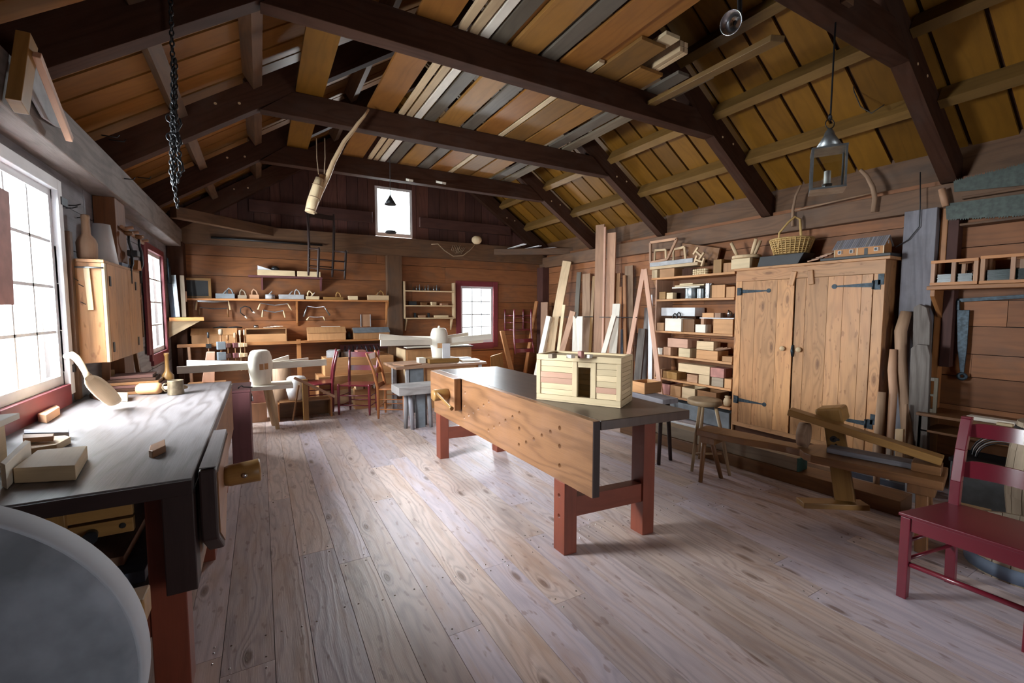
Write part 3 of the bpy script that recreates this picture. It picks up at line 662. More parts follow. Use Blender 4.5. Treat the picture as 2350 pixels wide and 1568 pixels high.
# wooden scoop leaning on its handle
T = thing('scoop', 'long handled pale wooden scoop leaning on the near bench', 'scoop', (-.78, 3.2, .891))
h0, h1, h2, h3 = atY(152, 818, 3.42), atY(175, 822, 3.36), atY(196, 855, 3.27), atY(205, 868, 3.24)
P_tube(T, 'handle', 'pine', [h0, atY(165, 815, 3.39), h1, atY(187, 838, 3.31), h2, h3], [.016, .019, .018, .015, .013, .02], 12)
m = MB(); a, b = atY(200, 862, 3.25), atZ(262, 922, .935)
d = (b-a); side = Vector((.55, .80, .35)).normalized(); nrm = d.cross(side).normalized()
rowsN = 14; colsN = 12; verts = []; wv = [.014, .030, .042, .048, .051, .053, .054, .055, .055, .054, .053, .051, .048, .044]
for thick in (0, 1):
    for i in range(rowsN):
        c = a + d*(i/(rowsN-1)); w_ = wv[i]*(1-thick*.12)
        for k in range(colsN):
            t = math.pi*k/(colsN-1); verts.append(c + side*(-math.cos(t)*w_) + nrm*(math.sin(t)*w_*0.62*(1-thick*.12)) )
N = rowsN*colsN; fs = []; uvs = []
q4 = lambda i, k: [(k*.02, i*.02), ((k+1)*.02, i*.02), ((k+1)*.02, (i+1)*.02), (k*.02, (i+1)*.02)]
for i in range(rowsN-1):
    for k in range(colsN-1):
        A_ = i*colsN+k; fs.append((A_, A_+1, A_+colsN+1, A_+colsN)); uvs.append(q4(i, k)); fs.append((N+A_, N+A_+colsN, N+A_+colsN+1, N+A_+1)); uvs.append(q4(i, k))
    for k in (0, colsN-1):
        A_ = i*colsN+k; fs.append((A_, A_+colsN, N+A_+colsN, N+A_)); uvs.append(q4(i, k))
for i in (0, rowsN-1):
    for k in range(colsN-1): A_ = i*colsN+k; fs.append((A_, A_+1, N+A_+1, N+A_)); uvs.append(q4(i, k))
m.quadset(verts, fs, uvs, .6, True); m.build('bowl', 'pine', T)
# mallet lying down, mug, turned peg
c = atZ(420, 905, .891); T = thing('mug', 'dull metal mug standing on the near bench', 'mug', (c.x-.02, c.y, .891), world=False)
T.location = (atZ(404, 905, .891).x, atZ(404, 905, .891).y, .891)
MB().lathe([(.048, 0), (.050, .003), (.047, .10), (.049, .103), (.045, .103), (.044, .006), (0, .006)], n=32).build('cup', 'brass_cup', T)
P_tube(T, 'handle', 'brass_cup', [(-.045, -.01, .085), (-.068, -.012, .08), (-.074, -.012, .055), (-.062, -.012, .03), (-.046, -.01, .025)], .005, 8)
c = atZ(343, 893, .93); T = thing('mallet', 'round pale wooden mallet lying behind the metal mug', 'mallet', (c.x, c.y, .891))
dv = Vector((.97, -.22, 0)); P_lathe(T, 'head', 'box_wood', [(.028, -.075), (.04, -.06), (.042, .05), (.035, .07), (.015, .078)], (c.x, c.y, .933), dv, 24)
P_lathe(T, 'handle', 'pine', [(.014, 0), (.012, .06), (.018, .13), (.01, .16), (0, .165)], tuple(Vector((c.x, c.y, .933))+dv*.075), dv, 14)
def turned(name, mat, px, py, z, h, rb, lab, prof=None, Y=None):
    c = atZ(px, py, z) if Y is None else atY(px, py, Y)
    o = MB().lathe(prof or [(rb*.8, 0), (rb, h*.06), (rb, h*.34), (rb*.42, h*.46), (rb*.34, h*.6), (rb*.3, h*.9), (rb*.42, h*.95), (rb*.4, h)], (c.x, c.y, z if Y is None else c.z), n=24).build(name, mat, None); return tag(o, lab, 'turned club')
turned('turned_club', 'oak_gold', 386, 888, .891, .27, .042, 'golden turned club standing on the bench behind the mug')
slab('board', 'beam_wood', [(205, 905), (228, 912), (246, 895), (215, 893)], .892, .025, 'small dark board propped behind the scoop', 'board')
slab('board', 'pine', [(262, 907), (292, 908), (293, 901), (266, 900)], .892, .04, 'pale offcut on edge beside the scoop', 'board')
for k in range(6):
    y0 = 4.32+.0*k; board('plank', ['oak_brown', 'beam_wood', 'gable_wood'][k % 3], -1.02+.012*k, -.62-.02*k, 4.12+.01*k, 4.44-.012*k, .892+k*.022, .912+k*.022, 'thin dark board in the stack at the far end of the near bench', 'board', 'thin dark boards stacked at the far end of the near bench', rz=.02*k-.05)
# dark chest past the bench
T = thing('chest', 'narrow dark red chest with iron hook at the far end of the near bench', 'chest', (-.19, 5.12, 0))
P_bb(T, 'body', 'purple_shelf', -.275, -.115, 4.85, 5.38, 0, .725, .004); P_bb(T, 'lid', 'purple_shelf', -.28, -.11, 4.845, 5.385, .727, .748, .003)
P_tube(T, 'hook', 'iron', [(-.21, 4.93, .755), (-.20, 4.92, .775), (-.18, 4.93, .78), (-.17, 4.95, .765), (-.12, 4.97, .756), (-.095, 4.98, .752)], .0055, 8)
P_tube(T, 'padlock', 'steel', [(-.105, 4.95, .70), (-.10, 4.95, .66), (-.10, 4.95, .62)], [.004, .009, .012], 10)

# ================================================================ CHAIRS
def ladder_chair(name, label, mat, w=.42, d=.36, seat=.42, top=.88, slats=2, rungs=2, lean=.08, group=None, wf=None):
    """local: faces -y, origin at floor centre"""
    T = thing(name, label, 'chair', (0,0,0), world=False, group=group); wf = wf or w
    for s in (-1, 1):
        P_tube(T, 'front_leg', mat, [(s*wf/2, -d/2, 0), (s*wf/2, -d/2, .06), (s*wf/2, -d/2, .2), (s*wf/2, -d/2, seat-.01), (s*wf/2, -d/2, seat+.02)], [.012, .017, .019, .019, .014], 10)
        P_tube(T, 'back_post', mat, [(s*w/2*.9, d/2, 0), (s*w/2*.9, d/2, .08), (s*w/2*.92, d/2, seat), (s*w/2*.95, d/2+lean*.35, seat+(top-seat)*.5), (s*w/2, d/2+lean, top-.01), (s*w/2, d/2+lean, top)], [.013, .019, .021, .020, .016, .010], 10)
    for k in range(slats):
        z1 = top-.03-k*(top-seat)*.42; z0 = z1-.075; yy = lambda z: d/2+lean*max(0, (z-seat))/(top-seat)
        m = MB(); nn = 8; bow = lambda x: .022*(1-(x/(w/2))**2); xs = [-w/2*.93 + w*.93*i/nn for i in range(nn+1)]
        m.slat([[(x, yy(z)+bow(x), z) for x in xs] for z in (z0, (z0+z1)/2, z1)], (0, 1, 0), .009)
        m.build('back_slat', mat, T)
    for s in (-1, 1):
        for k in range(rungs): z = .12+.14*k; P_tube(T, 'side_rung', mat, [(s*wf/2, -d/2, z+.01), (s*w/2*.9, d/2, z+.01)], .008, 8)
        P_tube(T, 'seat_rail', mat, [(s*wf/2, -d/2, seat-.01), (s*w/2*.92, d/2, seat-.01)], .012, 8)
    for k in range(rungs): P_tube(T, 'front_rung', mat, [(-wf/2, -d/2, .14+.14*k), (wf/2, -d/2, .14+.14*k)], .009, 8)
    P_tube(T, 'back_rung', mat, [(-w/2*.9, d/2, .16), (w/2*.9, d/2, .16)], .008, 8)
    m = MB(); m.hexa([(-wf/2, -d/2, seat-.016), (wf/2, -d/2, seat-.016), (w/2*.9, d/2, seat-.016), (-w/2*.9, d/2, seat-.016), (-wf/2, -d/2, seat+.004), (wf/2, -d/2, seat+.004), (w/2*.9, d/2, seat+.004), (-w/2*.9, d/2, seat+.004)]); m.build('seat', mat, T, .003)
    return T
c1 = ladder_chair('ladderback_chair', 'red ladderback chair facing the room between the two hub tables', 'red_paint', w=.45, d=.33, seat=.43, top=.90)
c1.location = (1.21, 6.72, 0); c1.rotation_euler = (0, 0, R(-33)); 
c2 = dup(c1, (.74, 7.17, 0), R(-95), 'red ladderback chair turned sideways behind the low hub bench', None)
c3 = ladder_chair('ladderback_chair', 'orange ladderback chair seen from the side by the grey trestle', 'orange_chair', w=.42, d=.36, seat=.42, top=.92, slats=3, rungs=3, lean=.14)
c3.location = (1.62, 6.28, 0); c3.rotation_euler = (0, 0, R(62))
c4 = dup(c1, (4.62, 7.93, 1.52), None, 'red chair hung upside down on the end wall beside the small window', None, (R(180), 0, R(2)))
c5 = ladder_chair('chair_frame', 'bare dark chair frame hung high on the end wall left of the gable window', 'dark_leg', w=.44, d=.36, seat=.44, top=1.02, slats=1, rungs=2)
for ch_ in [o for o in list(COL.objects) if o.parent is c5 and o.name.startswith(('seat.', 'seat')) and 'rail' not in o.name]: bpy.data.objects.remove(ch_, do_unlink=True)
c5.location = (.93, 7.70, 2.02); c5.rotation_euler = (R(8), 0, R(20))
# big red chair in front at the right
T = thing('plank_seat_chair', 'glossy dark red plank seat chair at the right beside the barrel', 'chair', (3.05, .73, 0))
S = .448
fl_, fr_, bl_, br_ = Vector((2.885, .945, 0)), Vector((2.885, .50, 0)), Vector((3.245, .868, 0)), Vector((3.245, .56, 0))
def post(nm, pts, wx, wy):
    o = None
    m = MB()
    for a, b in zip(pts, pts[1:]): m.hexa([(a.x-wx/2, a.y-wy/2, a.z), (a.x+wx/2, a.y-wy/2, a.z), (a.x+wx/2, a.y+wy/2, a.z), (a.x-wx/2, a.y+wy/2, a.z), (b.x-wx/2, b.y-wy/2, b.z), (b.x+wx/2, b.y-wy/2, b.z), (b.x+wx/2, b.y+wy/2, b.z), (b.x-wx/2, b.y+wy/2, b.z)], .5)
    return m.build(nm, 'red_paint', T, .003)
Zv = lambda v, z, dx=0, dy=0: Vector((v.x+dx, v.y+dy, z))
post('front_leg', [Zv(fl_, 0), Zv(fl_, S-.016)], .042, .04); post('front_leg', [Zv(fr_, 0), Zv(fr_, S-.016)], .042, .04)
tp = atY(2238, 950, .87)
for v in (bl_, br_):
    post('back_post', [Zv(v, 0, .02), Zv(v, .25, .005), Zv(v, S-.016, 0), Zv(v, S+.13, .01), Zv(v, S+.30, .045), Zv(v, tp.z-.01, .10), Zv(v, tp.z, .10)], .038, .042)
m = MB(); m.prism([(2.86, .975, S-.014), (2.86, .47, S-.014), (3.27, .535, S-.014), (3.27, .895, S-.014)], (0, 0, .018)); m.build('seat', 'red_paint', T, .005)
P_bb(T, 'seat_rail', 'red_paint', 2.873, 2.893, .52, .925, S-.085, S-.016, .002)
P_bb(T, 'seat_rail', 'red_paint', 3.238, 3.256, .58, .85, S-.075, S-.016, .002)
for a, b in ((fl_, bl_), (fr_, br_)):
    P_beam(T, 'seat_rail', 'red_paint', Zv(a, S-.05), Zv(b, S-.05), .018, .065, .002)
    for z in (.20, .30): P_tube(T, 'side_rung', 'red_paint', [Zv(a, z), Zv(b, z+.02)], .009, 10)
P_tube(T, 'front_rung', 'red_paint', [Zv(fl_, .185), Zv(fr_, .185)], .0125, 12); P_tube(T, 'back_rung', 'red_paint', [Zv(bl_, .25), Zv(br_, .25)], .010, 12)
for z0, z1, nm, mt, dx in ((tp.z-.105, tp.z-.03, 'top_slat', 'red_paint', .085), (S+.155, S+.245, 'worn_slat', 'red_paint', .03)):
    m = MB(); nn = 16; ya, yb_ = .865, .56; bw = lambda t: .035*math.sin(math.pi*t); hh = lambda t: z1 - .028*max(0, 1-t*6)**2 - .028*max(0, 1-(1-t)*6)**2
    m.slat([[(3.245+dx+.01*f_+bw(i/nn), ya+(yb_-ya)*i/nn, z0+(hh(i/nn)-z0)*f_) for i in range(nn+1)] for f_ in (0, .5, 1)], (1, 0, 0), .012)
    m.build(nm, mt, T, .0)
# ================================================================ STOOL, SHAVING HORSE
def stool(T, cx, cy, h, rs, th, feet, mat, legr=.017):
    P_lathe(T, 'seat', mat, [(0.01, h-.012), (rs*.6, h-.010), (rs*.95, h), (rs, h-.008), (rs*.98, h-th), (rs*.9, h-th-.006), (0.01, h-th-.006)], (cx, cy, 0), n=32)
    for fx, fy in feet:
        tx, ty = cx+(fx-cx)*.42, cy+(fy-cy)*.42
        P_tube(T, 'leg', mat, [(fx, fy, 0), (fx+(tx-fx)*.4, fy+(ty-fy)*.4, h*.4), (tx, ty, h-th)], [legr*.8, legr, legr*.95], 10)
c = atZ(1617, 916, .655)
T = thing('stool', 'round seated three legged stool beside the shelves', 'stool', (c.x, c.y, 0))
ft = [(3.45, 2.71), (3.66, 2.47), (c.x*2-3.50, c.y+.16)]
stool(T, c.x, c.y, .655, .155, .045, ft, 'stool_wood')
P_tube(T, 'rung', 'stool_wood', [Vector((ft[0][0], ft[0][1], 0)).lerp(Vector((c.x, c.y, .6)), .26), Vector((ft[1][0], ft[1][1], 0)).lerp(Vector((c.x, c.y, .6)), .3)], .01, 8)
# dark trestle stool behind the middle bench
T = thing('trestle_stand', 'dark legged low stand behind the right end of the middle workbench', 'stand', (3.55, 3.5, 0))
ta, tb = Vector((3.42, 2.95, .62)), Vector((3.55, 4.55, .62))
P_beam(T, 'top_plank', 'grey_wood', ta, tb, .20, .05, .006)
for t, s in ((.04, -1), (.06, 1), (.93, -1), (.95, 1)):
    q = ta.lerp(tb, t); P_tube(T, 'leg', 'dark_leg', [(q.x+s*.06, q.y, .60), (q.x+s*.10, q.y-.02, 0)], [.022, .018], 10)
T = thing('shaving_horse', 'brown wooden shaving horse with raised work ramp at the right', 'shaving horse', (3.5, 1.75, 0))
zt = .47; qa, qb = Vector((3.36, 2.55, zt)), Vector((3.715, 1.04, zt)); ax_ = (qb-qa).normalized(); sd = Vector((-ax_.y, ax_.x, 0))
Lh = (qb-qa).length
out_ = [(0, .10), (.12, .115), (.25, .105), (.36, .072), (.44, .072), (.50, .085), (.525, .15), (.56, .185), (.8, .19), (1.0, .19)]
poly = [qa + ax_*(t*Lh) - sd*w_ for t, w_ in out_] + [qa + ax_*(t*Lh) + sd*w_ for t, w_ in reversed(out_)]
m = MB(); m.prism([p - Vector((0, 0, .055)) for p in poly], (0, 0, .055)); m.build('bench_plank', 'oak_brown', T, .006)
for f0, f1 in (((3.30, 2.50), .05), ((3.54, 2.47), .05)): 
    q = qa + ax_*f1 + sd*(-.05 if f0[0] < 3.4 else .05); P_tube(T, 'leg', 'oak_brown', [(f0[0], f0[1], 0), (q.x, q.y, zt-.05)], [.018, .022], 10)
for s in (-1, 1):
    q = qa + ax_*(Lh-.10) + sd*(.09*s); e = q + sd*(.09*s) + ax_*.02; P_beam(T, 'leg', 'oak_brown', (e.x, e.y, 0.0), (q.x, q.y, zt-.055), .075, .06, .005, up=tuple(ax_))
q = qa + ax_*.09; P_beam(T, 'cross_block', 'oak_brown', q - sd*.09 - Vector((0,0,.085)), q + sd*.09 - Vector((0,0,.085)), .12, .06, .004)
q = qa + ax_*(Lh-.10); P_beam(T, 'cross_block', 'oak_brown', q - sd*.17 - Vector((0,0,.085)), q + sd*.17 - Vector((0,0,.085)), .13, .06, .004)
P_beam(T, 'rail', 'grey_wood', qa + ax_*(Lh*.60) + sd*.02 + Vector((0,0,.02)), qa + ax_*(Lh*.93) + sd*.02 + Vector((0,0,.02)), .13, .035, .003)
r0, r1 = qa + ax_*(Lh*.435) + Vector((0, 0, .255)), qb + Vector((0, 0, .085)) - ax_*.02
P_beam(T, 'work_ramp', 'oak_gold', r0, r1, .11, .05, .006)
P_beam(T, 'ramp_foot', 'oak_brown', qb - ax_*.16 + Vector((0,0,.028)), qb - ax_*.02 + Vector((0,0,.028)), .15, .055, .004)
c = atY(1862, 998, qa.y-(Lh*.46)*.97); q = qa + ax_*(Lh*.50)
m = MB(); m.tube([q - ax_*.03 + Vector((0,0,.095)), q + ax_*.03 + Vector((0,0,.095))], .09, 20); m.build('log_block', 'driftwood', T)
# swinging arm with head and treadle
bot_ = Vector((3.60, 1.53, .135)); top_ = atY(1910, 950, 1.70)
P_beam(T, 'swing_arm', 'oak_gold', bot_, top_, .05, .12, .005, up=tuple(ax_))
ad = (top_-bot_).normalized()
P_beam(T, 'dumb_head', 'oak_gold', top_ - sd*.10, top_ + sd*.10, .17, .11, .018, up=tuple(ad))
P_beam(T, 'treadle', 'oak_gold', (3.34, 1.70, .115), (3.70, 1.45, .115), .11, .04, .005)
pv = bot_.lerp(top_, .72)
P_tube(T, 'pivot_bolt', 'iron', [pv - sd*.075, pv - sd*.055], .022, 12); P_tube(T, 'pivot_pin', 'iron', [pv - sd*.08, pv - sd*.055 + ax_*.03], .009, 8)
for k in (.50, .57, .64, .86):
    h_ = bot_.lerp(top_, k); P_tube(T, 'arm_hole', 'dark_gap', [h_ - sd*.0265, h_ - sd*.022], .009, 10)
# ================================================================ CUPBOARD
CX0 = 5.0; cy0, cy1 = 1.905, 3.375; cz0, cz1 = 0.10, 1.965
T = thing('cupboard', 'tall two door plank cupboard with black iron hinges against the brown wall', 'cupboard', (5.16, 2.64, 0))
P_bb(T, 'side_panel', 'cupboard_wood', 5.022, 5.34, cy0, cy0+.025, cz0, cz1, .003); P_bb(T, 'side_panel', 'cupboard_wood', 5.022, 5.34, cy1-.025, cy1, cz0, cz1, .003)
P_bb(T, 'back_panel', 'cupboard_wood', 5.325, 5.34, cy0+.025, cy1-.025, cz0, cz1, 0)
P_bb(T, 'floor_panel', 'cupboard_wood', 5.022, 5.325, cy0+.025, cy1-.025, cz0, cz0+.03, 0)
P_bb(T, 'plinth', 'beam_wood', 5.05, 5.33, cy0+.02, cy1-.02, 0, cz0, 0)
P_bb(T, 'top_board', 'cupboard_wood', 4.975, 5.34, cy0-.04, cy1+.02, cz1, cz1+.028, .004)
P_bb(T, 'face_rail', 'cupboard_wood', CX0, 5.022, cy0, cy1, cz1-.125, cz1, .002)
P_bb(T, 'face_rail', 'cupboard_wood', CX0, 5.022, cy0, cy1, cz0, cz0+.05, .002)
P_bb(T, 'face_stile', 'cupboard_wood', CX0, 5.022, cy0, cy0+.085, cz0+.05, cz1-.125, .002); P_bb(T, 'face_stile', 'cupboard_wood', CX0, 5.022, cy1-.075, cy1, cz0+.05, cz1-.125, .002)
ym = YatX(1823, CX0)
for a, b, hp_ in ((cy0+.09, ym-.006, 'a'), (ym+.010, cy1-.08, 'b')):
    m = MB(); n = 3 if hp_ == 'b' else 5; w_ = (b-a)/n; y = a
    ws = [.30, .42, .28] if n == 3 else [.13, .22, .20, .30, .15]
    for q in ws: m.bb(CX0-.002, CX0+.018, y+.001, y+(b-a)*q-.001, cz0+.052, cz1-.128); y += (b-a)*q
    d = m.build('door', 'cupboard_wood', T, .0015)
    hy = a if hp_ == 'a' else b; s = 1 if hp_ == 'a' else -1; hz = 1.735 if hp_ == 'a' else 1.72
    for z, wd in ((hz, 1), (.42, 1)):
        h = MB(); h.prism([(CX0-.008, hy+s*.0, z-.022), (CX0-.008, hy+s*.30, z-.007), (CX0-.008, hy+s*.30, z+.007), (CX0-.008, hy+s*.0, z+.022)], (.006, 0, 0))
        h.tube([(CX0-.008, hy+s*.32, z), (CX0-.002, hy+s*.32, z)], .024, 12); h.tube([(CX0-.012, hy-s*.005, z-.04), (CX0-.012, hy-s*.005, z+.04)], .010, 8)
        h.bb(CX0-.008, CX0-.0005, hy-s*.012, hy-s*.06, z-.045, z+.045)
        if s > 0: h.bb(CX0-.008, CX0-.0005, hy-s*.04, hy-s*.085, z+.0, z+.10)
        h.build('strap_hinge', 'blue_iron', d)
    ky = ym-.075 if hp_ == 'a' else ym+.095
    P_lathe(d, 'knob', 'pine', [(.012, 0), (.014, .012), (.027, .022), (.026, .036), (.0, .042)], (CX0-.002, ky, 1.08), (-1, 0, 0), 18)
P_tube(T, 'latch', 'blue_iron', [(CX0-.008, ym-.004, 1.125), (CX0-.016, ym-.004, 1.06), (CX0-.008, ym-.004, 1.0)], [.012, .017, .012], 10)
for y, a in ((ym+.03, .35), (ym-.16, -.2)): P_beam(T, 'turn_button', 'cupboard_wood', (CX0-.012, y+.03*a, cz1-.20), (CX0-.012, y-.06*a, cz1-.05), .055, .02, .006, up=(1,0,0))
# ================================================================ OPEN SHELVES
SZ = [1.965, 1.655, 1.205, .86, .53, .295]; sy0, sy1 = 3.40, 4.62
T = thing('shelf_unit', 'open wooden shelf unit crowded with boxes between the cupboard and the lumber', 'shelf', (5.17, 4.0, 0))
P_bb(T, 'side_panel', 'cedar', 5.01, 5.34, sy1, sy1+.025, 0, SZ[0]-.03, .003); P_bb(T, 'side_panel', 'cupboard_wood', 5.03, 5.34, sy0-.018, sy0, 0, SZ[0]-.03, .002)
for i, z in enumerate(SZ):
    P_bb(T, 'shelf_board', 'cupboard_wood', 5.0, 5.34, sy0, sy1+(.10 if i == 0 else 0), z-.028, z, .003)
m = MB(); m.prism([(5.03, sy1+.03, SZ[0]-.03), (5.03, sy1+.09, SZ[0]-.03), (5.03, sy1+.03, SZ[0]-.17)], (.02, 0, 0)); m.build('bracket', 'cupboard_wood', T)
def sitem(kind, px0, px1, yt, zb, mat, lab, name=None, cat=None, Xf=5.015, dep=.2, g=None, op=False, h=None, gap=.0015):
    """something standing on a shelf against the brown wall, between two picture columns"""
    y1, y0 = YatX(px0, Xf), YatX(px1, Xf); y0, y1 = (max(y0, sy0+.004), min(y1, sy1-.004)) if zb < 1.9 else (y0, y1); zt = atX((px0+px1)/2, yt, Xf).z if h is None else zb+h; zb += gap
    if kind == 'box':
        m = MB()
        if op:
            t = .009; m.bb(Xf, Xf+t, y0, y1, zb, zt); m.bb(Xf+dep-t, Xf+dep, y0, y1, zb, zt); m.bb(Xf+t, Xf+dep-t, y0, y0+t, zb, zt); m.bb(Xf+t, Xf+dep-t, y1-t, y1, zb, zt); m.bb(Xf+t, Xf+dep-t, y0+t, y1-t, zb, zb+t)
        else: m.bb(Xf, Xf+dep, y0, y1, zb, zt)
        o = m.build(name or 'wooden_box', mat, None, .002)
    elif kind == 'can':
        r = (y1-y0)/2; o = MB().lathe([(r*.97, 0), (r, .004), (r*.97, .01), (r*.97, zt-zb-.01), (r, zt-zb-.004), (r*.9, zt-zb), (r*.88, zt-zb-.008), (0, zt-zb-.008)], (Xf+r, (y0+y1)/2, zb), n=24).build(name or 'tin_can', mat)
    return tag(o, lab, cat or ('box' if kind == 'box' else 'can'), g)
B_ = 'box'
# second shelf
sitem('can', 1564, 1590, 661, SZ[1], 'tin', 'dull grey tin can, widest of the three on the shelf')
sitem('can', 1594, 1610, 662, SZ[1], 'tin', 'slim dull tin can in the middle of the three cans')
sitem('can', 1613, 1629, 650, SZ[1], 'steel', 'bright shiny tin can taller than its two neighbours')
sitem(B_, 1632, 1662, 654, SZ[1], 'box_wood', 'small wooden box right beside the shiny tin can')
sitem(B_, 1665, 1690, 658, SZ[1], 'box_wood', 'small wooden box on the can shelf touching the cupboard')
sitem(B_, 1529, 1543, 672, SZ[1], 'crate_pine', 'yellowish small block left of the tin cans', 'wood_block', 'block', dep=.08)
sitem(B_, 1512, 1526, 670, SZ[1], 'oak_gold', 'splintered golden block at the far end of the can shelf', 'wood_block', 'block', dep=.1)
for k in range(3):
    p = [(1541, 1604), (1547, 1614), (1558, 1588)][k]; y1, y0 = YatX(p[0], 5.06), YatX(p[1], 5.06)
    o = MB().bb(5.06, 5.25, y0, y1, 1.802+.022*k, 1.820+.022*k).build('board', ['pine_pale', 'crate_pine', 'crate_pine'][k], None, .001); tag(o, ['white lowest board of the three lying over the tin cans', 'yellow middle board of the three lying over the tin cans', 'short topmost board of the three lying over the tin cans'][k], 'board')
p0, p1 = YatX(1541, 5.2), YatX(1620, 5.2)
o = MB(); o.bb(5.19, 5.33, p1, p0, SZ[1]+.002, 1.80); tag(o.build('wooden_box', 'beam_wood', None, .002), 'dark box at the back of the can shelf behind the boards', 'box')
# third shelf
sitem(B_, 1527, 1564, 731, SZ[2], 'pine_pale', 'pale finger jointed box holding dark tool handles', op=True, dep=.24)
sitem(B_, 1508, 1524, 741, SZ[2], 'box_wood', 'narrow wooden box left of the finger jointed box', dep=.15)
y1, y0 = sy1-.01, YatX(1597, 5.12); zz = atX(1550, 731, 5.12).z
sitem(B_, 1566, 1594, 733, SZ[2], 'oak_brown', 'dark brown box beside the finger jointed box', Xf=5.05, dep=.26)
o = MB().bb(5.10, 5.30, y0, y1, 1.418, 1.535).build('wooden_box', 'white_paint', None, .003); tag(o, 'long whitish box lying across the boxes of the third shelf', 'box')
o = MB().bb(5.25, 5.29, y0+.1, y1-.1, SZ[2]+.001, 1.417).build('wood_block', 'beam_wood', None); tag(o, 'dark upright block behind the finger jointed box', 'block')
for q, hh in ((1549, 0), (1558, .015)):
    y = YatX(q, 5.06); T = None
    o = MB().tube([(5.06, y+.03, 1.30), (5.06, y+.028, 1.43+hh), (5.06, y, 1.455+hh), (5.06, y-.03, 1.43+hh), (5.06, y-.032, 1.30)], .009, 8).build('tool_loop', 'black_paint'); tag(o, ['low', 'high'][q > 1550] + ' black looped handle sticking out of the finger jointed box', 'tool handle')
sitem(B_, 1597, 1620, 745, SZ[2], 'pine_pale', 'small pale box in the middle of the third shelf', dep=.12)
sitem(B_, 1638, 1683, 733, SZ[2], 'box_wood', 'large plain box at the cupboard end of the third shelf', dep=.26)
y1, y0 = YatX(1606, 5.02), sy0+.005; zb = atX(1640, 732, 5.02).z
o = MB().bb(5.02, 5.26, y0, y1, zb+.002, zb+.014).build('board', 'white_paint', None, .001); tag(o, 'thin white board lying on the large plain box', 'board')
o = MB().bb(5.03, 5.2, YatX(1615, 5.02), YatX(1608, 5.02), SZ[2]+.001, zb+.001).build('wood_block', 'cedar', None); tag(o, 'upright block holding the thin white board', 'block')
for a, b, yt, mt, lab in ((1612, 1638, 718, 'box_wood', 'small box standing on the thin white board'), (1640, 1654, 718, 'cedar', 'little block beside the small box on the white board')):
    sitem(B_, a, b, yt, zb+.014, mt, lab, dep=.1, Xf=5.03)
T = thing('lamp_head', 'shiny metal clip lamp on the thin white board', 'lamp', (5.06, YatX(1682, 5.06), zb+.016))
yl = YatX(1682, 5.06)
P_lathe(T, 'reflector', 'steel', [(.012, 0), (.03, .02), (.045, .055), (.043, .055), (.02, .01)], (5.10, yl+.03, zb+.065), (-.5, .8, .1), 20); P_tube(T, 'clamp', 'black_paint', [(5.10, yl, zb+.02), (5.10, yl-.01, zb+.07), (5.11, yl-.02, zb+.10)], [.016, .012, .018], 8)
# fourth shelf
sitem(B_, 1509, 1522, 799, SZ[3], 'pine_pale', 'small pale box at the far end of the fourth shelf', dep=.1)
sitem(B_, 1525, 1541, 797, SZ[3], 'cedar', 'small reddish box at the far end of the fourth shelf', dep=.14)
sitem(B_, 1560, 1586, 800, SZ[3], 'crate_pine', 'yellowish block supporting the pink box', 'wood_block', 'block', dep=.18)
y1, y0 = YatX(1534, 5.015), YatX(1580, 5.015); o = MB().bb(5.015, 5.25, y0, y1, .985, 1.105).build('wooden_box', 'crate_cedar', None, .002); tag(o, 'pink wooden box stacked on two smaller boxes of the fourth shelf', 'box')
o = MB().bb(5.17, 5.24, y1-.07, y1-.01, SZ[3]+.001, .984).build('wood_block', 'oak_brown', None); tag(o, 'dark block under the back of the pink box', 'block')
sitem(B_, 1601, 1650, 805, SZ[3], 'box_wood', 'orange open box of tools on the fourth shelf', op=True, dep=.22, h=.118)
sitem(B_, 1661, 1688, 819, SZ[3], 'box_wood', 'low flat box at the cupboard end of the fourth shelf', dep=.12)
sitem(B_, 1601, 1640, 784, .978, 'pine', 'pale box standing on the orange open box', Xf=5.06, dep=.14)
for a in (1640, 1650, 1658):
    y = YatX(a, 5.1); o = MB().beam((5.10, y+.06, .985), (5.17, y-.09, 1.02), .03, .018).build('scrap_piece', 'oak_brown' if a != 1650 else 'cedar', None, .002); tag(o, 'thin brown scrap lying across the orange open box', 'scrap', 'scraps in the orange open box')
# fifth shelf
sitem(B_, 1525, 1557, 854, SZ[4], 'oak_gold', 'golden box at the far part of the fifth shelf', dep=.2)
sitem(B_, 1581, 1605, 861, SZ[4], 'cedar', 'small reddish block left under the long pale box', 'wood_block', 'block', dep=.15)
sitem(B_, 1608, 1633, 862, SZ[4], 'pine', 'small pale block right under the long pale box', 'wood_block', 'block', dep=.15)
o = sitem(B_, 1560, 1633, 0, .655, 'pine', 'long pale box lying on the small blocks of the fifth shelf', dep=.16, h=.115)
sitem(B_, 1638, 1665, 870, SZ[4], 'barrel_wood', 'greyish block under the purplish box', 'wood_block', 'block', dep=.15, h=.115)
sitem(B_, 1668, 1686, 871, SZ[4], 'box_wood', 'plain block at the cupboard end of the fifth shelf', 'wood_block', 'block', dep=.15)
sitem(B_, 1635, 1666, 0, .647, 'reddish_block', 'purplish red box stacked on the greyish block', dep=.16, h=.12)
for k in range(4): sitem(B_, 1511+3*k, 1513+3*k, 846, SZ[4], 'cedar', 'thin reddish batten on edge at the far end of the fifth shelf', 'batten', 'batten', dep=.12, g='thin battens at the far end of the fifth shelf', h=.12)
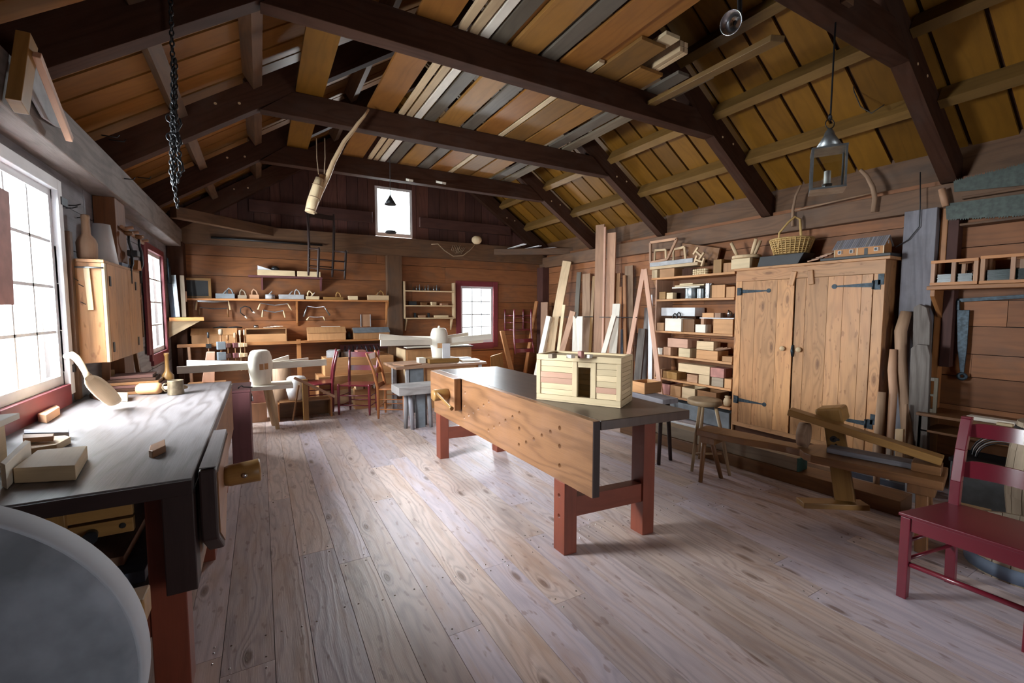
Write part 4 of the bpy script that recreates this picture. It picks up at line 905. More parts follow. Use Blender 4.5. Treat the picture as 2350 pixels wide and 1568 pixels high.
# bottom shelf
for k, (a, b, mt, lab) in enumerate(((1524, 1541, 'reddish_block', 'reddish open bin on the bottom shelf, farthest from the stool'), (1543, 1567, 'box_wood', 'middle open bin of the bottom shelf'), (1570, 1600, 'pine', 'pale open bin of the bottom shelf behind the stool'), (1606, 1650, 'oak_brown', 'dark open bin of the bottom shelf under the stool seat'))):
    sitem(B_, a, b, 0, SZ[5], mt, lab, 'open_bin', 'bin', op=True, dep=.26, h=.15)
o = MB().lathe([(.03, 0), (.045, .02), (.05, .06), (.04, .095), (.028, .105), (.034, .115), (.034, .13), (0, .132)], (5.07, YatX(1677, 5.07), SZ[5]+.001), n=24).build('turned_jar', 'pine'); tag(o, 'little round turned wooden jar on the bottom shelf by the cupboard', 'jar')
o = MB().bb(5.02, 5.3, 3.42, 4.55, .02, .22).build('storage_trunk', 'grey_box_paint', None, .006); tag(o, 'dark grey trunk pushed under the bottom shelf', 'trunk')
# on top of the shelf unit
ZT = SZ[0]
def tbox(a, b, h, mt, lab, nm='wooden_box', cat='box', Xf=5.03, dep=.2, zb=ZT, op=False): return sitem(B_, a, b, 0, zb, mt, lab, nm, cat, Xf=Xf, dep=dep, op=op, h=h)
tbox(1494, 1506, .12, 'crate_pine', 'little open cubby at the far end of the shelf top', op=True, dep=.15)
tbox(1512, 1545, .12, 'box_wood', 'wooden box on the shelf top under the frames', dep=.2)
tbox(1563, 1586, .09, 'beam_wood', 'dark box on the shelf top beside the stacked sticks', dep=.2)
y0_, y1_ = YatX(1600, 5.02), YatX(1491, 5.02)
o = MB().bb(5.0, 5.2, y0_, y1_, ZT+.125, ZT+.165).build('plank', 'pine', None, .002); tag(o, 'pale plank lying on the boxes of the shelf top', 'plank')
o = MB().bb(5.0, 5.03, y0_+.08, y1_, ZT+.167, ZT+.225).build('rail', 'grey_light_paint', None, .002); tag(o, 'grey edged rail on the pale plank of the shelf top', 'rail')
def frame3(name, pts, X, w, t, mat, lab, cat='frame', extra=()):
    T = thing(name, lab, cat, tuple(atX(pts[0][0], pts[0][1], X)))
    P = [atX(x, y, X) for x, y in pts]
    for a, b in zip(P, P[1:]): P_beam(T, 'frame_bar', mat, a, b, t, w, .002, up=(0, .3, 1))
    return T
frame3('stretcher_jig', [(1493, 604), (1493, 557), (1554, 548), (1532, 595), (1495, 603)], 5.06, .035, .028, 'cedar', 'trapezoid pale wooden frame standing on the shelf top')
frame3('stretcher_jig', [(1502, 609), (1503, 575), (1528, 573), (1529, 605)], 5.14, .03, .02, 'pine', 'smaller wooden frame behind the trapezoid one')
frame3('stretcher_jig', [(1545, 608), (1546, 573), (1571, 567), (1574, 603)], 5.16, .03, .02, 'pine', 'wooden frame leaning beside the dark reddish board')
P0, P1 = atX(1600, 575, 5.2), atX(1640, 600, 5.12)
o = MB().beam(atX(1565, 572, 5.22), atX(1650, 585, 5.22), .03, .17, up=(0, .3, 1)).build('board', 'oak_brown', None, .002); tag(o, 'dark reddish board leaning at the back of the shelf top', 'board')
def hpiece(cx_, cy_, a, lab):
    X = 5.02; T = thing('jointed_piece', lab, 'joint', tuple(atX(cx_, cy_, X))); c = atX(cx_, cy_, X); d = Vector((0, -math.cos(a), math.sin(a))); e = Vector((0, math.sin(a), math.cos(a)))
    P_beam(T, 'cross_bar', 'pine', c-d*.05, c+d*.05, .03, .022, .001, up=tuple(e))
    for s in (-1, 1): P_beam(T, 'side_bar', 'pine', c+d*.06*s-e*.055, c+d*.06*s+e*.055, .03, .022, .001, up=tuple(d))
hpiece(1604, 582, -.7, 'upper of two H shaped joined pieces on the stacked sticks'); hpiece(1605, 599, -.35, 'lower of two H shaped joined pieces on the stacked sticks')
for r_ in range(3):
    for k in range(6):
        y = YatX(1616-5*k, 5.05); o = MB().tube([(5.03, y, ZT+.012+.026*r_), (5.17, y, ZT+.012+.026*r_)], .0115, 8).build('stick', 'crate_pine'); tag(o, 'short pale stick in the stack on the shelf top', 'stick', 'short sticks stacked on the shelf top')
tbox(1634, 1652, .17, 'oak_gold', 'slanting golden block on the shelf top', 'wood_block', 'block')
tbox(1657, 1683, .115, 'cupboard_wood', 'tall orange block on the shelf top by the cupboard', 'wood_block', 'block')
# on top of the cupboard
ZC = 1.995
def cyl3(T, nm, mat, a, b, r0, r1, n=10): return P_tube(T, nm, mat, [a, b], [r0, r1], n)
sb = [atX(x, 590, 5.12).y for x in (1690, 1733)]
o = MB().bb(5.02, 5.22, sb[1], sb[0], ZC, ZC+.12).build('wooden_box', 'crate_pine', None, .003); tag(o, 'yellowish box under the upturned stool on the cupboard', 'box')
yc_ = YatX(1708, 5.12)
T = thing('stool', 'pale three legged stool turned upside down on the cupboard', 'stool', (5.12, yc_, ZC+.125))
P_lathe(T, 'seat', 'pine', [(0, 0), (.15, 0), (.16, .008), (.16, .03), (.15, .036), (0, .036)], (5.13, yc_, ZC+.125), n=32)
for ax2, ay2, q in ((-.03, .10, 1674), (.04, -.07, 1725), (-.06, -.10, 1740)):
    b = Vector((5.13+ax2, yc_+ay2, ZC+.16)); t_ = b + Vector((ax2*.7, ay2*.75, .17)); P_tube(T, 'leg', 'pine', [b, b.lerp(t_, .5), t_], [.017, .021, .018], 12)
o = MB().prism([(5.02, YatX(1736, 5.04), ZC), (5.02, YatX(1742, 5.04), ZC+.115), (5.02, YatX(1842, 5.04), ZC+.115), (5.02, YatX(1828, 5.04), ZC)][::1], (.22, 0, 0)).build('trough', 'grey_box_paint', None, .004)
o.data.materials[0] = MATS['black_paint']; tag(o, 'long dark trough under the basket on the cupboard', 'trough')
yb0 = YatX(1811, 5.13)
T = thing('basket', 'woven splint basket with a tall bent handle on the cupboard', 'basket', (5.13, yb0, ZC+.117))
m = MB(); zb = ZC+.118
for k in range(7):
    r_ = .155+.022*k/3; m.lathe([(r_, zb+.022*k), (r_+.009, zb+.022*k+.011), (r_, zb+.022*k+.021), (r_-.005, zb+.022*k+.011)], (5.12, yb0, 0), n=40, closed=True)
for k in range(28):
    t = 2*math.pi*k/28; c_, s_ = math.cos(t), math.sin(t); m.tube([(5.12+c_*.162, yb0+s_*.162, zb), (5.12+c_*.212, yb0+s_*.212, zb+.16)], .006, 5)
m.lathe([(0, 0), (.14, 0), (.16, .008), (0, .008)], (5.12, yb0, zb), n=32); m.build('woven_body', 'splint', T)
P_lathe(T, 'rim', 'splint', [(.203, zb+.150), (.215, zb+.157), (.209, zb+.17), (.199, zb+.165)], (5.12, yb0, 0), n=40, closed=True)
ha, hb = Vector((4.93, yb0+.03, zb+.06)), Vector((5.30, yb0-.06, zb+.05))
P_tube(T, 'handle', 'splint', [ha, Vector((4.93, yb0+.03, zb+.22)), Vector((5.04, yb0, zb+.34)), Vector((5.10, yb0-.03, zb+.40)), Vector((5.17, yb0-.05, zb+.38)), Vector((5.20, yb0-.055, zb+.2)), hb], [.010, .010, .011, .012, .013, .014, .014], 8)
o = MB().bb(4.99, 5.22, YatX(2040, 5.02), YatX(1880, 5.02), ZC, ZC+.028).build('slate', 'black_paint', None, .004); tag(o, 'dark slate slab under the model house', 'slab')
for k in range(5):
    y = YatX(1862+6*k, 5.03); o = MB().beam((5.02+.03*k, y+.05, ZC+.012+.017*k), (5.04+.03*k, y-.05, ZC+.03+.017*k), .05, .012).build('shingle', ['cedar', 'oak_brown', 'crate_cedar', 'cedar', 'oak_brown'][k], None, .001); tag(o, ['lowest', 'second', 'third', 'fourth', 'topmost'][k] + ' thin shingle in the pile between basket and model house', 'shingle')
# model house
hy0, hy1 = YatX(2021, 5.02), YatX(1908, 5.02); zb = ZC+.029; hw = .15; X0 = 5.02
T = thing('model_house', 'model of a long plank house with gabled roof on the cupboard', 'model house', (X0+hw/2, (hy0+hy1)/2, zb))
m = MB(); m.bb(X0, X0+hw, hy0, hy1, zb, zb+.085); m.prism([(X0, hy0, zb+.085), (X0+hw, hy0, zb+.085), (X0+hw/2, hy0, zb+.165)], (0, hy1-hy0, 0)); m.build('walls', 'model_house', T)
m = MB()
for k in range(26):
    y = hy0-.012 + (hy1-hy0+.024)*k/26; ww = (hy1-hy0+.024)/26-.002
    for s in (-1, 1): m.prism([(X0+hw/2, y, zb+.167), (X0+hw/2+s*(hw/2+.018), y, zb+.071), (X0+hw/2+s*(hw/2+.018), y, zb+.076), (X0+hw/2, y, zb+.172)], (0, ww, 0))
m.build('roof', 'grey_wood', T)
for px in (1920, 1946, 2002):
    y = YatX(px, X0); f = P_bb(T, 'window_frame', 'white_paint', X0-.003, X0-.0005, y-.014, y+.014, zb+.028, zb+.062, 0); P_bb(f, 'pane', 'black_paint', X0-.004, X0-.003, y-.010, y+.010, zb+.032, zb+.058, 0)
    P_bb(T, 'shutter', 'oak_brown', X0-.003, X0-.0005, y-.030, y-.016, zb+.028, zb+.062, 0)
y = YatX(1980, X0); P_bb(T, 'doorway', 'black_paint', X0-.002, X0-.0004, y-.014, y+.014, zb+.002, zb+.062, 0)
P_bb(T, 'gable_window', 'white_paint', X0+hw/2-.009, X0+hw/2+.009, hy0-.003, hy0-.0005, zb+.095, zb+.125, 0)
for y in (hy0+.004, hy1-.004, (YatX(1960, X0))): P_bb(T, 'corner_board', 'crate_pine', X0-.003, X0-.0004, y-.004, y+.004, zb, zb+.084, 0)
# ================================================================ LEANING LUMBER
def lean(t, b, w, mat, lab, Xt=5.2, Xb=4.95, th=.03, name='plank', cat='plank', foot=True, wood_end=None, deep=None):
    """t, b: points on the plank's centre line in the crop around the rack; it stands on the floor and leans on the wall"""
    pt, pb = atX(1180+t[0]/4.355, 500+t[1]/4.355, Xt), atX(1180+b[0]/4.355, 500+b[1]/4.355, Xb)
    d = (pb-pt); foot_ = pt + d*((0.0-pt.z)/d.z) if foot else pb
    dep = pt.x*.49+pt.y*.87; wm = w/4.355*dep/FPX/.97
    dd = (pt-foot_).normalized(); fn = Vector((-.93, -.36, 0))        # face turned to the room
    o = MB().beam(foot_ + Vector((0, 0, .003)), pt, wm, th, up=tuple(fn - dd*fn.dot(dd))).build(name, mat, None, .002)
    return tag(o, lab, cat)
LUM = [
 ((225,835),(110,1540),34,'fir','slim twin edged orange stick, first at the end wall side of the rack',5.05,4.74,.035),
 ((305,845),(300,1380),80,'cedar','wide reddish board with a grey edge near the end wall',5.10,5.06,.04),
 ((352,985),(268,1380),50,'pine_pale','bright white faced post leaning low at the end wall side',4.9,4.75,.07),
 ((432,985),(385,1340),42,'pine','pale short board just behind the white faced post',5.0,4.9,.03),
 ((530,435),(405,1100),95,'pine','tall wide knotty pine board leaning left in the rack',5.15,5.0,.03),
 ((500,870),(440,1360),34,'crate_pine','narrow golden batten beside the tall knotty pine board',5.0,4.86,.03),
 ((590,935),(470,1370),60,'cedar','pinkish short board leaning left before the greenish one',4.85,4.72,.03),
 ((650,545),(610,1200),46,'loft_grey','greenish grey tall slat left of the wavy edged board',5.2,5.12,.03),
 ((725,560),(722,1200),84,'driftwood','brown board with a wavy bark edge in mid rack',5.2,5.15,.035),
 ((800,585),(765,1250),30,'oak_gold','thin golden strip between the wavy board and the tallest plank',5.1,5.05,.03),
 ((862,70),(838,1380),92,'cedar','tallest dark reddish plank of the rack',5.06,5.0,.03),
 ((910,92),(884,1380),20,'crate_cedar','thin pale edged strip standing tall beside the tallest plank',5.02,4.96,.03),
 ((978,150),(945,1380),88,'cedar','second tall dark plank just right of the tallest one',5.12,5.08,.03),
 ((1025,555),(1000,1300),76,'box_wood','mid height brown board behind the pale notched ones',5.2,5.16,.03),
 ((1000,978),(885,1390),48,'pine_pale','short white batten leaning left before the pale wide board',4.86,4.72,.04),
 ((1025,860),(985,1395),78,'pine_pale','wide pale board with lit face right of the tall planks',5.0,4.9,.03),
 ((1150,480),(1150,1390),84,'driftwood','broad brownish board with pale top standing upright',5.25,5.2,.035),
 ((1102,575),(1112,1390),30,'fir','slim orange batten before the broad brownish board',5.16,5.1,.03),
 ((1066,690),(1060,1390),26,'fir','thin orange stick beside the slim batten',5.2,5.14,.03),
 ((1296,515),(1140,1400),44,'crate_cedar','left leg of the reddish A shaped trestle',4.98,4.9,.035),
 ((1308,515),(1440,1565),42,'crate_cedar','right leg of the reddish A shaped trestle',4.93,4.85,.035),
 ((1282,1110),(1240,1560),70,'bark_grey','rough grey slab inside the A shaped trestle',5.05,4.95,.05),
 ((1335,900),(1300,1560),56,'grey_wood','dark grey board beside the rough grey slab',5.2,5.12,.04),
 ((1366,770),(1362,1320),40,'white_paint','pale lilac board against the end of the shelves',5.06,5.03,.03),
 ((1080,1115),(1076,1390),24,'blue_plank','bluish narrow slat low behind the crate',5.13,5.09,.03),
 ((190,600),(178,1000),13,'crate_pine','very thin tall lath in the far corner',5.3,5.28,.02),
 ((1180,1150),(1165,1400),36,'cedar','short reddish batten inside the A trestle left leg',5.2,5.14,.03),
]
for t, b, w, mt, lab, xt, xb, th in LUM: lean(t, b, w, mt, lab, xt, xb, th)
# white notched board
pt = atX(1180+648/4.355, 500+985/4.355, 4.88); pb = atX(1180+640/4.355, 500+1370/4.355, 4.80); d = pb-pt; ft_ = pt + d*(-pt.z/d.z)
wv_ = Vector((.36, -.93, 0)).normalized()*.098; nv = Vector((-.93, -.36, 0)).normalized()
m = MB(); m.prism([ft_-wv_, ft_+wv_, pt+wv_, pt+wv_*-.1, pt-wv_*.35-Vector((0,0,.045)), pt-wv_*.85+Vector((0,0,.01)), pt-wv_], nv*.045); tag(m.build('plank', 'pine_pale', None, .002), 'wide white board with a notch cut in its top', 'plank')
o = MB().tube([atX(1283, 728, 4.97), atX(1360, 727, 4.97)], .007, 6).build('rack_rod', 'iron'); tag(o, 'thin iron rod holding the leaning lumber left of the tall planks', 'rod')
o = MB().tube([atX(1376, 728, 4.93), atX(1462, 729, 4.93)], .007, 6).build('rack_rod', 'iron'); tag(o, 'thin iron rod holding the leaning lumber right of the tall planks', 'rod')
o = MB().beam(atX(1460, 876, 4.88), atX(1512, 874, 4.88), .03, .05).build('cross_batten', 'crate_cedar', None, .002); tag(o, 'reddish batten nailed across the foot of the A trestle', 'batten')
# boards leaning at the end wall
def bw(pts, Y, th, mat, lab, nm='board', cat='board'):
    ps = [atY(x, y, Y) for x, y in pts]; o = MB().prism(ps, (0, th, 0)).build(nm, mat, None, .003); return tag(o, lab, cat)
bw([(1127, 922), (1127, 818), (1153, 810), (1163, 920)], 7.6, .03, 'oak_gold', 'broad golden board end leaning below the small window')
bw([(1187, 924), (1149, 760), (1158, 760), (1197, 924)], 7.5, .05, 'fir', 'orange board leaning steeply below the small window')
# little open crate on the long plank behind the bench
T = thing('open_crate', 'small open wooden crate behind the log house crate', 'crate', (3.9, 3.62, .62))
c = atZ(1482, 905, .62); cx_, cyy = c.x, c.y
for a, b, c_, d_, nm in ((-.12, .12, -.10, -.09, 'side_board'), (-.12, .12, .09, .10, 'side_board'), (-.12, -.11, -.09, .09, 'end_board'), (.11, .12, -.09, .09, 'end_board')): P_bb(T, nm, 'box_wood', cx_+a, cx_+b, cyy+c_, cyy+d_, .647, .76, .001)
P_bb(T, 'bottom_board', 'box_wood', cx_-.11, cx_+.11, cyy-.09, cyy+.09, .647, .657, 0)
# ================================================================ FLOOR LEVEL ALONG THE CUPBOARD
def gb(name, mat, p0, p1, w, h, lab, cat, z=0, bev=.004):
    a, b = Vector((p0[0], p0[1], z+h/2)), Vector((p1[0], p1[1], z+h/2)); o = MB().beam(a, b, w, h).build(name, mat, None, bev); return tag(o, lab, cat)
gb('timber', 'oak_brown', (3.93, 4.05), (4.12, 1.36), .26, .115, 'long dark squared timber on the floor along the cupboard', 'timber')
T = thing('long_box', 'long pale box beam with a green end lying on the dark timber', 'beam', (4.0, 2.9, .117))
P_beam(T, 'body', 'barrel_wood', (3.90, 3.9, .175), (4.04, 2.06, .175), .15, .115, .003); P_beam(T, 'painted_end', 'green_end', (4.04, 2.06, .175), (4.041, 2.045, .175), .151, .116, 0)
gb('plank', 'white_paint', (4.13, 3.95), (4.33, 2.3), .045, .20, 'white edged plank standing behind the long pale box', 'plank', z=.002)
gb('plank', 'blue_plank', (4.60, 3.3), (4.72, 1.45), .20, .05, 'grey plank on the floor before the cupboard doors', 'plank')
gb('plank', 'driftwood', (4.36, 3.2), (4.44, 2.0), .10, .09, 'brown bar on the floor before the cupboard doors', 'plank')
# ================================================================ RIGHT END: LIMBS, SLABS, BARREL, SHELVES
def limb(pts, X, rs, mat, lab, nm='tree_limb', cat='limb', n=12):
    P = []
    for i, (x, y) in enumerate(pts):
        p = atX(x, y, X[i] if isinstance(X, (list, tuple)) else X); P.append(p)
    d = P[-1]-P[-2]; P.append(P[-1] + d*((.004-P[-1].z)/d.z)); rs = list(rs)+[rs[-1]*.95]
    o = MB().tube(P, rs, n).build(nm, mat); return tag(o, lab, cat)
limb([(2080, 716), (2067, 760), (2068, 830), (2076, 930)], [5.12, 5.08, 5.05, 5.0], [.042, .046, .043, .04], 'driftwood', 'curved brown peeled limb, taller of two beside the cupboard')
limb([(2050, 802), (2047, 850), (2050, 900), (2044, 1000)], [5.0, 4.98, 4.95, 4.9], [.026, .032, .031, .028], 'cedar', 'shorter pinkish peeled limb beside the cupboard')
limb([(2024, 900), (2019, 960)], [4.9, 4.87], [.03, .034], 'driftwood', 'lowest thick brown limb leaning at the cupboard corner')
def slabX(pts, X, th, mat, lab, nm='wood_slab', cat='slab', bev=.004):
    ps = [atX(x, y, X) for x, y in pts]; 
    lo = sorted(ps, key=lambda p: p.z)[:2]
    for p in lo: p.z = .003
    o = MB().prism(ps, (th, 0, 0)).build(nm, mat, None, bev); return tag(o, lab, cat)
slabX([(2094, 1000), (2096, 705), (2110, 698), (2126, 706), (2134, 740), (2134, 1000)], 5.10, .05, 'bark_grey', 'taller grey weathered slab behind the rounded one')
slabX([(2083, 1010), (2090, 800), (2104, 790), (2128, 793), (2134, 815), (2130, 1020)], 4.98, .05, 'bark_grey', 'grey rounded slab with a rough face beside the limbs')
slabX([(2072, 1000), (2074, 928), (2081, 928), (2082, 1000)], 4.90, .03, 'driftwood', 'slim brown batten beside the rounded grey slab', 'batten', 'batten')
slabX([(2053, 1100), (2054, 985), (2073, 986), (2072, 1100)], 4.70, .03, 'pine', 'pale grooved batten standing behind the shaving horse', 'batten', 'batten')
slabX([(2032, 1110), (2034, 1025), (2044, 1026), (2042, 1110)], 4.62, .03, 'pine_pale', 'white short batten left of the pale grooved one', 'batten', 'batten')
limb([(2015, 1015), (2012, 1090)], [4.6, 4.55], [.022, .024], 'driftwood', 'short thick stick behind the shaving horse', 'stick', 'stick')
# plain sash and low shelf
lz = atX(2250, 965, 5.0).z
T = thing('low_shelf', 'dark low shelf under the hanging iron hinge', 'shelf', (5.15, 1.3, 0))
P_bb(T, 'shelf_board', 'oak_brown', 4.92, 5.34, .75, 1.60, lz-.025, lz, .003); P_bb(T, 'shelf_board', 'oak_brown', 4.98, 5.34, .75, 1.60, lz-.17, lz-.15, .003)
P_bb(T, 'side_panel', 'oak_brown', 4.98, 5.34, 1.575, 1.60, 0, lz-.026, .003)
T = thing('sash_unit', 'small wooden window sash leaning on the low shelf', 'window sash', (5.2, 1.47, lz))
ya, yb_ = YatX(2136, 5.0), YatX(2164, 5.0); zt_ = atX(2150, 868, 5.0).z
for a, b, c_, d_ in ((ya-.025, ya, lz+.002, zt_), (yb_, yb_+.025, lz+.002, zt_), (yb_+.025, ya-.025, zt_-.03, zt_), (yb_+.025, ya-.025, lz+.002, lz+.035), (yb_+.025, ya-.025, (lz+zt_)/2-.01, (lz+zt_)/2+.01)): P_bb(T, 'sash_bar', 'loft_grey', 5.0, 5.02, a, b, c_, d_, .001)
for k, (a, b, mt, lab) in enumerate(((2236, 2350, 'pine_pale', 'long pale board on the low shelf behind the red chair'), (2312, 2350, 'crate_pine', 'yellow board on the low shelf behind the red chair'))):
    y0, y1 = max(YatX(b, 4.96), .7), YatX(a, 4.96); o = MB().bb(4.95-.05*k, 5.03-.05*k if k else 5.05, y0, y1, lz+.002+.001*k, lz+.03).build('board', mt, None, .002) if not k else MB().bb(4.90, 4.945, y0, y1, lz+.002, lz+.022).build('board', mt, None, .002); tag(o, lab, 'board')
# glass crates on their bracket shelf
gz = atX(2240, 653, 5.08).z
T = thing('wall_shelf', 'wall shelf on wooden brackets carrying the crates of glass', 'shelf', (5.2, 1.2, gz-.04))
P_bb(T, 'shelf_board', 'fir', 5.03, 5.345, .70, YatX(2126, 5.06), gz-.035, gz-.002, .003)
yb0 = YatX(2132, 5.06); m = MB(); m.prism([(5.33, yb0-.03, gz-.036), (5.06, yb0-.03, gz-.036), (5.06, yb0-.03, gz-.09), (5.33, yb0-.03, gz-.34)], (0, .03, 0)); m.build('bracket', 'fir', T, .002)
m = MB(); m.prism([(5.33, .8, gz-.036), (5.06, .8, gz-.036), (5.06, .8, gz-.09), (5.33, .8, gz-.34)], (0, .03, 0)); m.build('bracket', 'fir', T, .002)
def gcrate(p0, p1, pm, hz, lab, fill, split=None):
    y1, y0 = YatX(p0, 5.06), YatX(p1, 5.06) if p1 else .85; T = thing('glass_crate', lab, 'crate', (5.19, (y0+y1)/2, gz)); zt = gz+hz
    for z0, z1 in ((gz+.002, gz+.027), (zt-.025, zt)): P_bb(T, 'rail', 'fir', 5.055, 5.08, y0, y1, z0, z1, .001); P_bb(T, 'rail', 'fir', 5.28, 5.305, y0, y1, z0, z1, .001)
    for y in (y0, y1-.028, (y0+y1)/2-.012): 
        for xx in (5.056, 5.281): P_bb(T, 'upright', 'cedar', xx, xx+.023, y, y+.026, gz+.027, zt-.025, .001)
    P_bb(T, 'end_board', 'cedar', 5.08, 5.28, y1-.02, y1, gz+.002, zt, .001); P_bb(T, 'end_board', 'cedar', 5.08, 5.28, y0, y0+.02, gz+.002, zt, .001); P_bb(T, 'bottom_board', 'fir', 5.08, 5.28, y0+.02, y1-.02, gz+.002, gz+.012, 0)
    for k in range(fill):
        jx = random.uniform(-.004, .004); jy = random.uniform(0, .012)
        o = MB().bb(5.088+jx, 5.272+jx, y0+.032+jy, y1-.034-jy*.5, gz+.014+.0075*k, gz+.0205+.0075*k).build('glass_sheet', 'green_glass_stack'); tag(o, 'dark green edged glass pane stacked in the ' + split, 'glass pane', 'glass panes in the ' + split)
gcrate(2130, 2238, 0, .215, 'slatted crate of glass panes nearer the grey post', 11, 'crate nearer the grey post')
gcrate(2242, 2400, 0, .225, 'slatted crate of glass panes above the hanging hinge bar', 13, 'crate above the hinge bar')
# two long saws on the wall
def saw(pts, X, lab, teeth_up, nt, tl):
    T = thing('crosscut_saw', lab, 'saw', tuple(atX(pts[0][0], pts[0][1], X))); P = [atX(x, y, X) for x, y in pts]
    top0, top1, bot1, bot0 = P; e0, e1 = (top0, top1) if teeth_up else (bot0, bot1); upv = Vector((0, 0, 1 if teeth_up else -1)); poly = []
    for k in range(nt):
        t = k/nt; poly += [e0.lerp(e1, t) + upv*(tl if k % 5 else tl*.3), e0.lerp(e1, t+.5/nt)]
    o_ = (bot1, bot0) if teeth_up else (top1, top0); poly += [o_[0], o_[1]]
    MB().prism(poly, (.004, 0, 0)).build('blade', 'saw_steel', T); return T
T = saw([(2188, 417), (2420, 360), (2420, 418), (2190, 441)], 5.2, 'upper long green grey two man saw with teeth upward', True, 46, .016)
T = saw([(2170, 468), (2420, 436), (2420, 490), (2172, 503)], 5.2, 'lower long two man saw with teeth downward', False, 40, .016)
hp2 = [atX(2161, 434, 5.19), atX(2170, 474, 5.19)]; P_tube(T, 'handle', 'cedar', [hp2[0], hp2[0].lerp(hp2[1], .5), hp2[1]], [.024, .025, .022], 14)
for z_, in ((atX(2250, 445, 5.2).z,), (atX(2250, 508, 5.2).z,)):
    o = MB().bb(5.19, 5.345, .75, 1.48, z_-.02, z_).build('saw_ledge', 'plate_wood', None, .003); tag(o, 'wall ledge carrying the ' + ('upper' if z_ > atX(2250, 480, 5.2).z else 'lower') + ' long saw', 'ledge')
# big iron hinge on its bar
T = thing('strap_hinge', 'big blue black iron strap hinge hanging by its hole end down', 'hinge', tuple(atX(2210, 870, 5.28)))
P = [atX(x, y, 5.30) for x, y in ((2196, 712), (2225, 712), (2219, 800), (2212, 856), (2203, 856), (2197, 800))]
MB().prism(P, (.012, 0, 0)).build('strap', 'blue_iron', T, .002); c = atX(2207, 864, 5.30)
P_lathe(T, 'eye', 'blue_iron', [(.012, 0), (.036, 0), (.036, .012), (.012, .012)], tuple(c), (1, 0, 0), 20, closed=True)
P_beam(T, 'pin', 'blue_iron', atX(2199, 712, 5.305), atX(2199, 690, 5.305), .02, .02, .002)
o = MB().beam(atX(2196, 690, 5.32), atX(2420, 676, 5.32), .012, .03).build('iron_bar', 'blue_iron', None, .001); tag(o, 'long black iron bar fixed on the wall over the strap hinge', 'bar')
# barrel and clutter behind the red chair
T = thing('barrel', 'weathered oak barrel behind the worn slat of the red chair', 'barrel', (4.33, .74, 0))
bx, by = 4.36, .66
m = MB(); n = 22
for k in range(n):
    a0, a1 = 2*math.pi*k/n+.008, 2*math.pi*(k+1)/n-.008; prof = [(0, .225), (.12, .243), (.3, .262), (.45, .265), (.6, .255), (.78, .228)]
    for (z0, r0), (z1, r1) in zip(prof, prof[1:]):
        m.hexa([(bx+math.cos(a0)*(r0-.02), by+math.sin(a0)*(r0-.02), z0), (bx+math.cos(a0)*r0, by+math.sin(a0)*r0, z0), (bx+math.cos(a1)*r0, by+math.sin(a1)*r0, z0), (bx+math.cos(a1)*(r0-.02), by+math.sin(a1)*(r0-.02), z0),
                (bx+math.cos(a0)*(r1-.02), by+math.sin(a0)*(r1-.02), z1), (bx+math.cos(a0)*r1, by+math.sin(a0)*r1, z1), (bx+math.cos(a1)*r1, by+math.sin(a1)*r1, z1), (bx+math.cos(a1)*(r1-.02), by+math.sin(a1)*(r1-.02), z1)], k*.37 % 1)
m.build('staves', 'barrel_wood', T)
P_lathe(T, 'hoop', 'iron', [(.228, .02), (.231, .02), (.243, .10), (.240, .10)], (bx, by, 0), n=44, closed=True)
P_lathe(T, 'hoop', 'iron', [(.243, .70), (.246, .70), (.234, .75), (.231, .75)], (bx, by, 0), n=44, closed=True)
P_lathe(T, 'lid', 'barrel_wood', [(0, .745), (.205, .745), (.205, .76), (0, .76)], (bx, by, 0), n=32)
T = thing('tool_chest', 'dark grey chest on the floor under the low shelf', 'chest', (4.8, .95, 0)); P_bb(T, 'body', 'grey_box_paint', 4.64, 5.0, .62, 1.28, 0, .33, .004); P_bb(T, 'lid', 'black_paint', 4.63, 5.01, .61, 1.29, .331, .36, .004)
T = thing('stave_tub', 'low wooden tub with a blue band seen under the red chair seat', 'tub', (3.76, .72, 0)); m = MB()
for k in range(20):
    a0, a1 = 2*math.pi*k/20+.008, 2*math.pi*(k+1)/20-.008
    f = lambda a, r, z: (3.76+math.cos(a)*r, .70+math.sin(a)*r, z)
    m.hexa([f(a0, .215, 0), f(a0, .235, 0), f(a1, .235, 0), f(a1, .215, 0), f(a0, .235, .25), f(a0, .255, .25), f(a1, .255, .25), f(a1, .235, .25)], k*.31 % 1)
m.lathe([(0, .02), (.22, .02), (.22, .035), (0, .035)], (3.76, .70, 0)); m.build('staves', 'barrel_wood', T)
P_lathe(T, 'band', 'blue_plank', [(.237, .012), (.242, .012), (.248, .09), (.243, .09)], (3.76, .70, 0), n=44, closed=True)
o = MB().box((4.33, 1.36, .15), (.012, .16, .28), (0, -.25, .2)).build('sheet', 'grey_light_paint', None, .001); tag(o, 'pale grey sheet leaning beside the end leg of the shaving horse', 'sheet')
for k in range(5):
    r_ = .14+.014*k; c_ = Vector((4.74, 1.02, .37)); P = [c_ + Vector((.02*k, -math.cos(t)*r_, .005+math.sin(t)*r_)) for t in [math.pi*i/12 for i in range(13)]]
    o = MB().tube(P, .0045, 6).build('wire_loop', 'grey_light_paint' if k % 2 else 'iron'); tag(o, 'curved wire loop standing on the dark grey chest', 'wire', 'wire loops on the dark grey chest')
o = MB().box((4.36, 1.06, .055), (.10, .16, .10), (0, 0, .2)).build('wood_block', 'pine', None, .004); tag(o, 'small pine block on the floor before the dark grey chest', 'block')
